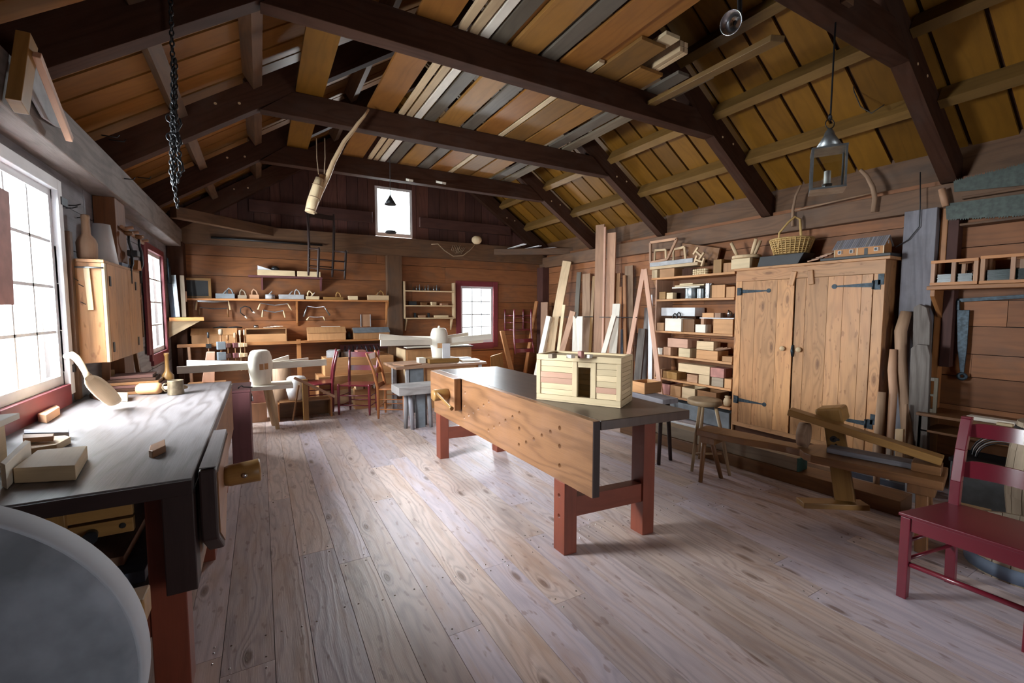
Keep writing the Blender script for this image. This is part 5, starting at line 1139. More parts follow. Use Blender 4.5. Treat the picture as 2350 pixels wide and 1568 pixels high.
# bent limb on the wall plate and a stick
P = [atX(x, y, 5.2) for x, y in ((1975, 390), (1990, 405), (2003, 430), (2008, 455), (2004, 487))]
o = MB().tube(P, [.016, .018, .022, .021, .02], 10).build('bent_stick', 'driftwood'); tag(o, 'bent brown stick hung upright on the plate beam above the model house', 'stick')
P = [atX(x, y, 5.21) for x, y in ((1838, 425), (1826, 450), (1820, 480), (1819, 520))]
o = MB().tube(P, [.012, .013, .015, .016], 10).build('bent_stick', 'driftwood'); tag(o, 'slender bent stick standing behind the basket', 'stick')
P = [atX(x, y, 5.215) for x, y in ((1820, 484), (1900, 466), (2010, 441))]
o = MB().tube(P, .008, 8).build('hanging_cane', 'driftwood'); tag(o, 'thin cane tied between the two bent sticks', 'cane')
# ================================================================ HUBS WITH RADIATING BOARDS
def low_bench(name, lab, x0, x1, y0, y1, z, legs, mat='pine', th=.05, lm='pine', lr=.03):
    T = thing(name, lab, 'bench', ((x0+x1)/2, (y0+y1)/2, 0)); m = MB(); m.bb(x0, x1, y0, y1, z-th, z); m.build('seat_plank', mat, T, .006)
    for a, b, c, d in legs: P_tube(T, 'leg', lm, [(a, b, 0), ((a+c)/2, (b+d)/2, (z-th)/2), (c, d, z-th)], [lr*.8, lr, lr*.9], 10)
    return T
low_bench('low_bench', 'low pale plank bench carrying the nearer left white hub', -.42, .33, 6.22, 6.62, .565, [(.10, 6.50, .02, 6.42), (.14, 6.28, .07, 6.34), (-.34, 6.28, -.28, 6.34), (-.34, 6.56, -.28, 6.5)], 'pine_pale')
def hub(name, lab, cx, cy, z, h, r, arms, mortises, knob=False):
    T = thing(name, lab, 'hub', (cx, cy, z))
    prof = [(0.0, 0), (r*.80, 0), (r*.83, h*.02), (r*.88, h*.2), (r*1.0, h*.45), (r*1.02, h*.6), (r*.94, h*.82), (r*.80, h*.95), (r*.68, h*.985), (r*.60, h)]
    prof = prof + [(0, h)]
    b = MB().lathe(prof, (cx, cy, z), n=40).build('hub_body', 'pine_pale', T)
    if knob: P_lathe(T, 'peg', 'pine_pale', [(.02, 0), (.018, .02), (.012, .035), (0, .037)], (cx, cy, z+h), n=14)
    for ang, L, zz, tilt in arms:
        d = Vector((math.cos(ang), math.sin(ang), 0)); p0 = Vector((cx, cy, z+zz)) + d*r*.93; p1 = p0 + d*L + Vector((0, 0, tilt))
        m = MB().beam(p0 - d*.03, p1, .022, .085); m.build('spoke_board', 'pine_pale', T, .002)
    for ang, zz in mortises:
        d = Vector((math.cos(ang), math.sin(ang), 0)); t_ = Vector((-d.y, d.x, 0)); c = Vector((cx, cy, z+zz)) + d*(r*1.005)
        m = MB().beam(c - d*.02, c + d*.003, .045, .075); m.build('mortise_plug', 'box_wood', T)
    return T
hub('wheel_hub', 'big white turned hub with radiating boards on the low pale bench', -.025, 6.42, .567, .43, .135, [(R(182), .72, .235, .0), (R(152), .78, .245, .02), (R(5), .66, .225, .0), (R(38), .62, .22, .0), (R(62), .62, .22, .03)], [(R(-85), .23), (R(-62), .235)])
T = thing('table', 'pale work table with grey boards below, carrying the farther white hub', 'table', (2.3, 6.45, 0))
P_bb(T, 'top_plank', 'cedar', 1.60, 3.0, 6.10, 6.82, .675, .71, .004)
P_bb(T, 'leg', 'grey_light_paint', 1.76, 1.80, 6.16, 6.22, 0, .675); P_bb(T, 'leg', 'grey_light_paint', 2.90, 2.94, 6.16, 6.22, 0, .675); P_bb(T, 'leg', 'grey_light_paint', 1.70, 1.76, 6.68, 6.76, 0, .675); P_bb(T, 'leg', 'grey_light_paint', 2.90, 2.96, 6.70, 6.76, 0, .675)
P_bb(T, 'side_board', 'grey_box_paint', 1.81, 2.02, 6.18, 6.20, .03, .675); P_bb(T, 'front_panel', 'box_wood', 2.06, 2.88, 6.24, 6.26, .05, .66)
def onT(nm, mat, x0, x1, y0, y1, z0, z1, lab, cat, rz=0):
    o = MB().box(((x0+x1)/2, (y0+y1)/2, (z0+z1)/2), (x1-x0, y1-y0, z1-z0), (0, 0, rz)).build(nm, mat, None, .002); return tag(o, lab, cat)
onT('wood_block', 'oak_gold', 2.14, 2.62, 6.30, 6.66, .712, .775, 'thick yellow block under the farther white hub', 'block', .05)
onT('board', 'pine_pale', 2.02, 2.12, 6.38, 6.52, .712, .79, 'short white block beside the thick yellow block', 'block')
onT('board', 'pine_pale', 2.68, 2.96, 6.25, 6.50, .712, .735, 'white board at the right end of the hub table', 'board', -.1)
onT('board', 'blue_plank', 2.66, 2.94, 6.55, 6.72, .712, .74, 'bluish board at the back right of the hub table', 'board')
onT('board', 'cedar', 1.68, 1.98, 6.2, 6.5, .712, .728, 'thin reddish board at the left end of the hub table', 'board', .3)
hub('wheel_hub', 'white turned hub with a peg on top and radiating boards on the table', 2.37, 6.48, .777, .45, .135, [(R(186), .80, .25, .10), (R(196), .86, .24, .03), (R(160), .66, .28, .02), (R(-4), .74, .25, .05), (R(30), .62, .28, .03), (R(12), .72, .21, .02)], [(R(-95), .19), (R(-112), .19)], True)
m = MB(); m.bb(2.36, 2.48, 6.306, 6.330, .777, 1.0); tag(m.build('upright_board', 'white_paint', None, .002), 'small white upright board with bolt heads against the farther hub', 'board')
ps = [atY(x, y, 7.05) for x, y in ((463, 878), (474, 808), (493, 808), (492, 878))]
o = MB().prism(ps, (0, .035, 0)).build('upright_board', 'crate_cedar', None, .003); tag(o, 'upright pinkish tapered board standing behind the left white boards', 'board')
P0 = (ps[0]+ps[3])/2; o = MB().bb(-.86, -.44, 6.98, 7.20, 0, P0.z-.003).build('saw_bench', 'oak_brown', None, .004); tag(o, 'brown block bench under the pinkish tapered board', 'bench')
# grey stump table and things around it
low_bench('stump_bench', 'thick weathered grey plank bench on round legs beside the middle workbench', 1.42, 1.98, 5.30, 5.66, .56, [(1.62, 5.42, 1.60, 5.44), (1.56, 5.52, 1.56, 5.5), (1.86, 5.42, 1.84, 5.44), (1.84, 5.58, 1.82, 5.56)], 'grey_wood', .10, 'grey_wood', .03)
o = MB().bb(1.68, 1.80, 5.46, 5.50, 0, .455).build('dark_post', 'grey_box_paint', None, .003); tag(o, 'dark grey upright board standing under the grey plank bench', 'board')
onT('cutting_block', 'box_wood', 1.20, 1.62, 6.95, 7.12, .0, .30, 'wooden trough behind the orange chair', 'trough')
for k in range(3): onT('firewood_piece', ['pine', 'cedar', 'pine_pale'][k], 1.22+.12*k, 1.32+.12*k, 6.94, 7.13, .302, .36, ['left', 'middle', 'right'][k] + ' split wood piece lying on the trough behind the orange chair', 'firewood', .1*k)
# things under and behind the low bench
onT('wooden_box', 'reddish_block', -.16, .02, 6.80, 7.0, .26, .56, 'reddish wooden box stacked behind the low pale bench', 'box')
onT('wooden_box', 'cedar', -.18, .03, 6.78, 7.02, 0, .258, 'brown lower box under the reddish one', 'box')
o = MB().tube([(.24, 7.25, .0), (.24, 7.25, .75)], [.13, .12], 20).build('log', 'driftwood'); tag(o, 'upright grey brown log behind the white hub', 'log')
o = MB().lathe([(0, 0), (.10, 0), (.13, .14), (.12, .30), (.10, .32), (0, .32)], (.40, 6.80, .262), n=24).build('white_drum', 'white_cloth'); tag(o, 'white cloth covered drum behind the low box', 'drum')
T = thing('open_box', 'long low open fronted box on the floor between hub bench and chairs', 'box', (.5, 6.85, 0))
P_bb(T, 'back_board', 'oak_brown',   .18, .84, 6.90, 6.92, 0, .245); P_bb(T, 'top_board', 'oak_brown', .18, .815, 6.67, 6.93, .24, .258, .002); P_bb(T, 'end_board', 'fir', .815, .84, 6.66, 6.93, 0, .26, .002); P_bb(T, 'end_board', 'fir', .16, .18, 6.67, 6.93, 0, .24, .002)
T = thing('mallet_post', 'slim brown post with a long handled tool leaning across it', 'post', (.50, 6.70, 0)); P_bb(T, 'post', 'oak_gold', .46, .53, 6.59, 6.65, 0, .56, .004)
o = MB().beam((.36, 6.57, .60), (.86, 6.55, .30), .025, .035).build('hand_axe_haft', 'cedar', None, .003); tag(o, 'long handled tool slanting across the slim brown post', 'tool')
o = MB().beam((.33, 6.645, .0), (.42, 6.645, .48), .02, .02).build('thin_stick', 'oak_brown', None, .002); tag(o, 'thin dark stick leaning before the white drum', 'stick')
# tool chest under the end wall behind the chairs
T = thing('tool_chest', 'long pale tool chest against the end wall behind the chairs', 'chest', (1.4, 7.75, 0))
P_bb(T, 'body', 'box_wood', .75, 1.93, 7.42, 7.96, 0, .46, .004); P_bb(T, 'lower_case', 'crate_pine', .80, 1.90, 7.40, 7.419, .02, .24, .002)
P_bb(T, 'upper_case', 'box_wood', .85, 1.93, 7.50, 7.97, .461, .74, .004)
for k, (a, b, mt, h, lab) in enumerate(((.92, 1.10, 'grey_light_paint', .11, 'grey angular lump on the tool chest at the left'), (1.12, 1.30, 'grey_wood', .07, 'dark board scrap on the tool chest'), (1.36, 1.50, 'reddish_block', .09, 'purplish small block in the middle of the tool chest'), (1.58, 1.80, 'oak_brown', .05, 'flat brown block at the right of the tool chest'))):
    onT('wood_scrap', mt, a, b, 7.58+.02*k, 7.80, .743, .743+h, lab, 'scrap', .2*k-.3)
# cabinet below the small window
T = thing('low_cabinet', 'brown low cabinet under the small red framed window', 'cabinet', (2.72, 7.6, 0))
P_bb(T, 'body', 'box_wood', 2.12, 3.33, 7.42, 8.0, 0, .835, .004); P_bb(T, 'top_board', 'beam_wood', 2.10, 3.36, 7.38, 8.0, .836, .852, .003)
P_bb(T, 'side_panel', 'pine', 2.105, 2.119, 7.42, 7.98, .02, .83, .001)
for a, b in ((2.14, 2.72), (2.74, 3.31)): d = P_bb(T, 'door', 'box_wood', a, b, 7.408, 7.419, .06, .80, .002)
onT('board', 'pine_pale', 2.14, 2.9, 7.42, 7.62, .853, .868, 'long white board lying on the low cabinet at the left', 'board'); onT('board', 'pine_pale', 2.92, 3.33, 7.42, 7.60, .853, .866, 'white board lying on the low cabinet below the window', 'board')
o = MB().bb(3.37, 4.6, YB-.03, YB-.002, .02, .68).build('dado_board', 'fir', None, .002); tag(o, 'broad orange board under the small window', 'board')
o = MB().bb(3.1, 3.55, 5.02, 5.3, 0, .0).build('x', 'pine') if False else None
# ================================================================ TOOL SHELVES ON THE END WALL
YS1 = 7.90
zA, zB = 1.672, 1.005
T = thing('wall_shelf', 'long upper wall shelf carrying the wooden planes', 'shelf', (.5, 8.0, zA))
P_bb(T, 'shelf_board', 'fir', -.94, 1.965, YS1, 8.115, zA-.028, zA, .003)
for px in (683, 892):
    x = XatY(px, 7.93); m = MB(); m.prism([(x-.015, 8.11, zA-.029), (x-.015, 7.93, zA-.029), (x-.015, 8.02, zA-.16), (x-.015, 8.07, zA-.38), (x-.015, 8.11, zA-.43)], (.025, 0, 0)); m.build('bracket', 'fir', T, .002)
T = thing('wall_shelf', 'long lower wall shelf carrying the slant lidded boxes', 'shelf', (.5, 8.0, zB))
P_bb(T, 'shelf_board', 'fir', -.94, 1.965, 7.84, 8.115, zB-.03, zB, .003)
T = thing('small_shelf', 'short purple brown shelf high on the end wall', 'shelf', (.4, 8.0, 2.0))
zC2 = atY(660, 634, 7.95).z
P_bb(T, 'shelf_board', 'purple_shelf', XatY(573, 7.95), XatY(742, 7.95), 7.93, 8.115, zC2-.03, zC2, .003)
for px in (602, 738):
    x = XatY(px, 7.97); m = MB(); m.prism([(x, 8.11, zC2-.031), (x, 7.98, zC2-.031), (x, 8.11, zC2-.22)], (.025, 0, 0)); m.build('bracket', 'purple_shelf', T)
def yb(nm, px0, px1, h, z, mat, lab, cat, Yf=7.93, dep=.14, bev=.002):
    o = MB().bb(XatY(px0, Yf), XatY(px1, Yf), Yf, Yf+dep, z+.0015, z+h).build(nm, mat, None, bev); return tag(o, lab, cat)
yb('wooden_box', 594, 680, .085, zC2, 'crate_pine', 'long yellow box on the short purple shelf', 'box'); yb('drawer_box', 685, 738, .085, zC2, 'crate_pine', 'yellow box with two knobs on the short purple shelf', 'box')
o = MB().prism([(XatY(595, 7.95), 7.95, zC2+.087), (XatY(595, 7.95), 7.95, zC2+.15), (XatY(628, 7.95), 7.95, zC2+.087)], (0, .08, 0)).build('paper_wedge', 'white_paint'); tag(o, 'white wedge shaped piece on the long yellow box', 'wedge')
o = MB().lathe([(0, 0), (.05, .005), (.06, .03), (.03, .06), (0, .065)], (XatY(635, 7.97), 7.99, zC2+.087), n=16).build('iron_lump', 'iron'); tag(o, 'dark iron lump on the long yellow box', 'iron piece')
# planes
def plane(px0, px1, h, mat, lab, handle=True, wedge=True, hx=.72, round_=False, hm=None):
    Yf = 7.94; x0, x1 = XatY(px0, Yf), XatY(px1, Yf); L = x1-x0; T = thing('hand_plane', lab, 'plane', ((x0+x1)/2, Yf+.04, zA)); hm = hm or mat
    if round_: P_lathe(T, 'body', mat, [(0, 0), (L/2, 0), (L/2, h), (0, h)], ((x0+x1)/2, Yf+.05, zA+.002), n=24)
    else: P_bb(T, 'body', mat, x0, x1, Yf, Yf+.075, zA+.002, zA+h, .003)
    b = zA+h
    if handle:
        c = x0+L*hx; P_tube(T, 'handle', hm, [(c-.03, Yf+.037, b-.004), (c-.028, Yf+.037, b+.05), (c-.008, Yf+.037, b+.085), (c+.028, Yf+.037, b+.06), (c+.042, Yf+.037, b+.02), (c+.045, Yf+.037, b-.004)], [.012, .011, .012, .011, .012, .013], 8)
    if wedge:
        c = x0+L*.42; P_beam(T, 'blade', 'steel', (c, Yf+.037, b-.01), (c+.05, Yf+.037, b+.06), .045, .006, .0, up=(-.8, 0, .5)); P_beam(T, 'wedge', hm, (c-.015, Yf+.037, b-.01), (c+.035, Yf+.037, b+.05), .04, .012, .0, up=(-.8, 0, .5))
    return T
plane(496, 540, .075, 'grey_box_paint', 'dark grey hand plane next to the propped frame'); plane(547, 568, .055, 'barrel_wood', 'short plane with a big looped handle', wedge=False, hx=.5)
plane(574, 596, .065, 'cedar', 'short reddish plane with a tall handle', wedge=False, hx=.5); plane(610, 632, .07, 'grey_light_paint', 'round ended grey plane', handle=False, round_=True)
plane(641, 699, .075, 'grey_light_paint', 'long light grey plane with a looped handle'); plane(703, 734, .055, 'crate_pine', 'yellowish plane with two small horns', hx=.3)
plane(743, 789, .045, 'oak_gold', 'flat orange plane with upright handle', wedge=False, hx=.75); yb('wood_block', 801, 822, .07, zA, 'crate_pine', 'small yellow block between the planes', 'block')
plane(845, 893, .085, 'pine', 'pale jointer plane at the right end of the shelf', hx=.65, hm='oak_gold')
T = thing('picture_frame', 'brown framed dark panel propped at the left end of the plane shelf', 'picture', (XatY(455, 8.0), 8.0, zA))
a, b = XatY(423, 8.03), XatY(487, 8.03); z0, z1 = zA+.002, zA+.30
for x0, x1, c, d in ((a, b, z0, z0+.035), (a, b, z1-.035, z1), (a, a+.035, z0+.035, z1-.035), (b-.035, b, z0+.035, z1-.035)): P_bb(T, 'frame_bar', 'oak_gold', x0, x1, 8.03, 8.06, c, d, .002)
P_bb(T, 'panel', 'black_paint', a+.03, b-.03, 8.048, 8.058, z0+.03, z1-.03, 0)
# boxes on the lower shelf
def slant(px0, px1, h, lab, mat='box_wood', lid='box_wood', open_=False):
    Yf = 7.86; x0, x1 = XatY(px0, Yf), XatY(px1, Yf); z = zB+.002; T = thing('slant_lid_box', lab, 'box', ((x0+x1)/2, 7.98, zB))
    if open_:
        for x in (x0, x1-.012): P_bb(T, 'side_board', mat, x, x+.012, Yf, 8.09, z, z+h, .001)
        P_bb(T, 'front_board', mat, x0+.013, x1-.013, Yf, Yf+.012, z, z+h*.62, .001); P_bb(T, 'back_board', mat, x0+.013, x1-.013, 8.075, 8.09, z, z+h, 0); P_bb(T, 'top_board', mat, x0, x1, Yf, 8.09, z+h+.001, z+h+.012, .001); P_bb(T, 'bottom_board', mat, x0+.013, x1-.013, Yf+.013, 8.07, z, z+.01, 0)
    else:
        m = MB(); m.prism([(x0, Yf, z), (x0, 8.09, z), (x0, 8.09, z+h), (x0, Yf+.11, z+h), (x0, Yf, z+h*.58)], (x1-x0, 0, 0)); m.build('body', mat, T, .002)
        m = MB(); m.prism([(x0-.008, Yf-.008, z+h*.58), (x0-.008, Yf+.10, z+h+.002), (x0-.008, Yf+.10, z+h+.014), (x0-.008, Yf-.012, z+h*.58+.012)], (x1-x0+.016, 0, 0)); m.build('lid', lid, T, .001)
    return T
slant(436, 540, .21, 'slant lidded box at the left end of the lower shelf'); slant(561, 656, .20, 'open fronted box holding cloth in the middle of the lower shelf', open_=True)
slant(705, 792, .20, 'slant lidded box with a rule on top'); slant(811, 893, .18, 'slant lidded box with a grey slate lid at the right end', lid='grey_box_paint')
zt = zB+.216
o = MB().lathe([(0, 0), (.035, 0), (.035, .045), (0, .045)], (XatY(586, 7.97), 7.99, zt), n=18).build('tin_cup', 'steel'); tag(o, 'small shiny tin on top of the open fronted box', 'tin')
for k in range(4):
    x = XatY(603+8*k, 7.97); o = MB().beam((x, 7.95+.01*k, zt+.008+.007*k), (x+.13, 7.99-.01*k, zt+.008+.006*k), .012, .006).build('folding_rule', 'pine_pale'); tag(o, 'thin pale rule on top of the open fronted box', 'rule', 'rules on top of the open fronted box')
o = MB().beam((XatY(736, 7.99), 8.01, zt+.006), (XatY(780, 7.99), 8.01, zt+.006), .03, .008).build('ruler', 'pine_pale'); tag(o, 'long pale rule on the slant lidded box', 'rule')
for px, lab in ((505, 'dark draw tool lying on the left slant lidded box'), (540, 'second dark tool on the left slant lidded box')):
    x = XatY(px, 7.97); o = MB().tube([(x-.1, 8.0, zt+.012), (x, 7.98, zt+.022), (x+.08, 8.0, zt+.012)], [.009, .013, .008], 8).build('hand_tool', 'iron'); tag(o, lab, 'tool')
T = thing('small_picture', 'small framed panel standing on the right slant lidded box', 'picture', (XatY(838, 8.0), 8.05, zt)); P_bb(T, 'panel', 'cedar', XatY(827, 8.05), XatY(850, 8.05), 8.06, 8.068, zB+.21, zB+.42, 0)
for q in (827, 849): P_bb(T, 'frame_bar', 'grey_light_paint', XatY(q, 8.05), XatY(q, 8.05)+.012, 8.05, 8.075, zB+.205, zB+.42, 0)
o = MB().lathe([(0, 0), (.035, 0), (.04, .06), (.02, .11), (.022, .13), (0, .13)], (XatY(800, 7.95), 7.98, zB+.001), n=16).build('bottle', 'black_paint'); tag(o, 'dark bottle between two slant lidded boxes', 'bottle')
# draw knives hung under the shelf
def drawknife(pts, lab, w=.018, mat='steel', hm='crate_pine', Y=8.05):
    T = thing('drawknife', lab, 'drawknife', tuple(atY(pts[1][0], pts[1][1], Y+.05))); P = [atY(x, y, Y) for x, y in pts]
    n = len(P)
    for k in range(1, n-2): P_beam(T, 'blade', mat, P[k], P[k+1], .006, w, .0)
    for a, b in ((P[1], P[0]), (P[-2], P[-1])): P_tube(T, 'handle', hm, [a, a.lerp(b, .35), b], [.006, .012, .014], 8)
    P_tube(T, 'hanging_nail', 'iron', [P[n//2]+Vector((0, .065, w*.7)), P[n//2]+Vector((0, -.004, w*.7))], .003, 6)
    return T
drawknife([(449, 712), (452, 690), (490, 693), (524, 690), (529, 712)], 'large drawknife with white blade, upper of the left pair', .03); drawknife([(457, 724), (458, 706), (490, 709), (522, 708), (524, 728)], 'drawknife with thin dark blade, lower of the left pair', .012, 'iron', 'oak_brown')
drawknife([(592, 711), (598, 696), (630, 701), (660, 697), (670, 712)], 'curved drawknife, upper of the middle pair', .014); drawknife([(602, 728), (603, 712), (630, 717), (650, 713), (655, 729)], 'small curved drawknife, lower of the middle pair', .016)
drawknife([(697, 727), (705, 703), (725, 706), (744, 704), (757, 724)], 'drawknife with splayed steel arms, upper of the right pair', .010, 'steel', 'tin'); drawknife([(704, 735), (710, 727), (725, 728), (742, 727), (746, 735)], 'narrow drawknife, lower of the right pair', .008)
P = [atY(x, y, 8.05) for x, y in ((562, 726), (552, 718), (552, 708), (562, 703), (573, 706), (580, 716))]
T = thing('scorp', 'round curled scorp blade hung between the drawknives', 'scorp', tuple(P[0])); P_tube(T, 'blade', 'iron', P, [.008]*6, 8); 
for a, b in ((P[0], P[0]+Vector((.03, 0, -.035))), (P[-1], P[-1]+Vector((.035, 0, -.02)))): P_tube(T, 'handle', 'pine_pale', [a, b], [.012, .012], 8)
# clamp rail with wooden clamps
T = thing('clamp_rail', 'light horizontal rail holding the hand screw clamps', 'rail', (-.2, 7.7, .9))
rz_ = atY(560, 788, 7.72).z
P_bb(T, 'rail', 'fir', XatY(402, 7.72), XatY(688, 7.72), 7.70, 7.735, rz_-.035, rz_+.012, .003)
P_bb(T, 'rail_leg', 'fir', XatY(678, 7.76), XatY(688, 7.76), 7.74, 7.78, 0, rz_+.03, .003); P_bb(T, 'rail_leg', 'beam_wood', XatY(404, 7.8), XatY(416, 7.8), 7.74, 7.80, 0, rz_+.01, .003)
for px, yt, mt, hm, w, lab in ((474, 762, 'black_paint', 'black_paint', .035, 'black painted clamp at the left of the rail'), (503, 755, 'grey_box_paint', 'barrel_wood', .065, 'big blue grey jawed clamp'), (519, 768, 'gable_wood', 'oak_brown', .035, 'dark clamp with red brown handle'), (536, 763, 'purple_shelf', 'cedar', .04, 'purplish clamp with reddish handle'), (548, 757, 'crate_pine', 'crate_pine', .035, 'light wooden clamp left of its twin'), (558, 756, 'pine', 'pine', .03, 'light wooden clamp right of its twin')):
    w *= 1.25; x = XatY(px, 7.62); z = atY(px, yt, 7.62).z; T = thing('hand_screw_clamp', lab, 'clamp', (x, 7.62, rz_-.25)); y = 7.662
    P_tube(T, 'screw', 'oak_brown' if mt != 'crate_pine' else 'pine', [(x, y, z-.06), (x, y, rz_-.36)], w*.16, 8)
    P_lathe(T, 'handle', hm, [(w*.22, 0), (w*.34, .02), (w*.34, .075), (w*.2, .085)], (x, y, z-.09), n=12); P_lathe(T, 'handle', hm, [(w*.2, 0), (w*.34, .02), (w*.3, .07), (w*.2, .085)], (x, y, rz_-.40), n=12)
    P_box(T, 'jaw', mt, (x, y, rz_-.02), (w*1.25, .075, w*1.4), (0, 0, .3), .004); P_box(T, 'jaw', mt, (x, y, rz_-.17), (w*1.25, .075, w*1.4), (0, 0, .3), .004)
# pegboard with augers
T = thing('tool_board', 'purple board with grey augers and hooks hanging from it', 'tool rack', (1.5, 8.1, .9))
za = atY(830, 796, 8.08).z; P_bb(T, 'board', 'purple_shelf', XatY(778, 8.09), XatY(888, 8.09), 8.085, 8.115, za-.045, za+.045, .003)
for k in range(9):
    x = XatY(790+9.5*k, 8.03); s = -1 if k < 4 else 1
    P_tube(T, 'auger', 'blue_plank' if k % 2 else 'iron', [(x, 8.083, za+.02), (x, 8.04, za+.01), (x+s*.02, 8.03, za-.07), (x+s*(.05+.008*k), 8.035, za-.15-.02*(k % 3)), (x+s*(.03+.01*k), 8.04, za-.26-.02*(k % 2))], [.007, .008, .009, .008, .006], 8)
# small rack right of the post
T = thing('hanging_rack', 'open wooden wall rack with three shelves of bits beside the post', 'rack', (2.75, 8.05, 1.38))
rx0, rx1 = 2.262, 3.262
for x in (rx0, rx1-.03): P_bb(T, 'side_board', 'pine', x, x+.03, 7.99, 8.112, 1.345, 2.02, .002)
for z in (1.86, 1.59, 1.36): P_bb(T, 'shelf_board', 'pine', rx0+.031, rx1-.031, 7.98, 8.112, z-.022, z, .002)
for x in (rx0+.04, rx1-.07): m = MB(); m.prism([(x, 8.11, 1.33), (x, 8.0, 1.33), (x, 8.11, 1.12)], (.022, 0, 0)); m.build('bracket', 'pine', T)
for k in range(10):
    x = rx0+.20+.055*k; h = .07+.02*(k % 3); o = MB().lathe([(.013, 0), (.015, h*.4), (.007, h*.5), (.006, h)], (x, 8.04, 1.862), n=10).build('drill_bit', ['iron', 'tin', 'grey_box_paint'][k % 3]); tag(o, 'small dark bit standing on the top shelf of the open rack', 'drill bit', 'bits on the top shelf of the open rack')
for k, (a, w, h, mt, lab) in enumerate(((.10, .14, .07, 'iron', 'dark iron tool at the left of the rack middle shelf'), (.32, .12, .05, 'oak_brown', 'brown block on the rack middle shelf'), (.52, .10, .06, 'crate_pine', 'yellow block on the rack middle shelf'), (.70, .16, .035, 'cedar', 'flat reddish bar on the rack middle shelf'))):
    o = MB().box((rx0+a+w/2, 8.04, 1.592+h/2), (w, .07, h), (0, 0, .1*k)).build('rack_piece', mt, None, .004); tag(o, lab, 'tool')
for k, (a, w, h, mt, lab) in enumerate(((.2, .03, .09, 'iron', 'small dark pin standing on the lowest rack shelf at the left'), (.27, .14, .04, 'cedar', 'reddish bar on the lowest rack shelf'), (.46, .03, .085, 'iron', 'small dark pin in the middle of the lowest rack shelf'), (.58, .28, .04, 'crate_pine', 'long yellow bar on the lowest rack shelf'))):
    o = MB().box((rx0+a+w/2, 8.04, 1.362+h/2), (w, .06, h)).build('rack_piece', mt, None, .003); tag(o, lab, 'tool')
# poles, rope and ball on the end beam
o = MB().tube([atY(484, 545, 7.97), atY(740, 563, 7.97)], [.018, .016], 8).build('long_pole', 'black_paint'); tag(o, 'long dark pole hung along the end beam', 'pole')
P = [atY(x, y, 7.96) for x, y in ((990, 561), (1005, 560), (1020, 575), (1040, 588), (1062, 587), (1078, 575), (1090, 562))]
o = MB().tube(P, .009, 6).build('twine', 'rope'); tag(o, 'drooping brown twine on the end beam right of the gable window', 'twine')
for k in range(5):
    P = [atY(x, y, 7.965) for x, y in ((1040+4*k, 563), (1036+4*k, 574), (1046+3*k, 582), (1052+4*k, 568))]; o = MB().tube(P, .006, 6).build('root_strand', 'rope'); tag(o, 'brown root strand tangled in the drooping twine', 'root', 'root strands over the drooping twine')
c = atY(1094, 556, 7.94); o = MB().lathe([(0, -.08), (.05, -.072), (.09, -.035), (.10, 0), (.09, .04), (.05, .072), (0, .08)], (c.x, c.y, c.z+.04), n=20).build('gourd_ball', 'crate_pine'); tag(o, 'round yellowish ball resting on the end beam', 'ball')
# white panels on the right corner brace
for k, (a, b, lab) in enumerate(((1155, 1205, 'white batten pointing left on the right corner brace'), (1190, 1240, 'white batten in the middle of the right corner brace'), (1215, 1275, 'thin white batten at the right of the corner brace'))):
    p, q = atZ(a, 575, 2.74+.012*k), atZ(b, 560+4*k, 2.74+.012*k); o = MB().beam(p, q, .07, .012).build('batten', 'white_paint'); tag(o, lab, 'batten')
# ================================================================ CABINET ON THE GREY WALL
T = thing('wall_cabinet', 'pale plank wall cabinet hanging on the grey wall beside the large window', 'cabinet', (-1.0, 4.6, 1.14))
kx, k0, k1, z0, z1 = -.93, 4.09, 5.10, 1.135, 1.825
P_bb(T, 'side_panel', 'cupboard_wood', XL+.002, kx-.018, k0, k0+.02, z0, z1, .002); P_bb(T, 'side_panel', 'cupboard_wood', XL+.002, kx-.018, k1-.02, k1, z0, z1, .002)
P_bb(T, 'top_board', 'cupboard_wood', XL+.002, kx-.0, k0-.01, k1+.01, z1+.001, z1+.022, .002); P_bb(T, 'bottom_board', 'cupboard_wood', XL+.002, kx-.018, k0+.02, k1-.02, z0, z0+.02, 0)
P_bb(T, 'edge_strip', 'pine', kx-.0175, kx, k0, k0+.05, z0, z1, .002)
for a, b in ((k0+.052, 4.70), (4.704, k1)):
    m = MB(); n = 3 if a < 4.5 else 2; w_ = (b-a)/n
    for q in range(n): m.bb(kx-.0175, kx+.002, a+q*w_+.001, a+(q+1)*w_-.001, z0, z1)
    d = m.build('door', 'cupboard_wood', T, .001)
    hy = a+.03 if a < 4.5 else b-.18
    for z in (z0+.10, z1-.12): P_bb(d, 'hinge', 'iron', kx+.002, kx+.007, hy, hy+.035, z-.035, z+.035, 0)
P_beam(T, 'hanging_lath', 'crate_pine', (XL+.11, k0-.012, 1.50), (XL+.10, k0-.012, 1.79), .03, .012, .001, up=(0, 1, 0))
P_tube(T, 'towel_rod', 'tin', [(XL+.04, k0-.02, 1.79), (kx, k0-.02, 1.79)], .006, 8)
for q, z in ((.05, 1.70), (.075, 1.66), (.08, 1.54)): P_tube(T, 'nail', 'iron', [(XL+q, k0, z), (XL+q-.01, k0-.05, z+.015)], .003, 6)
zc = z1+.024
o = MB().lathe([(.045, 0), (.055, .02), (.058, .12), (.048, .15), (.026, .18), (.022, .27), (.025, .30), (.022, .315), (0, .316)], (-1.045, 4.22, zc), n=24).build('turned_mallet', 'driftwood'); tag(o, 'brown turned bottle shaped mallet standing on the wall cabinet', 'mallet')
o = MB().lathe([(.085, 0), (.088, .004), (.052, .30), (.048, .30), (.078, .004)], (-1.03, 4.52, zc), n=28, closed=True).build('sheet_cone', 'white_paint'); tag(o, 'tall pale grey cone standing on the wall cabinet', 'cone')
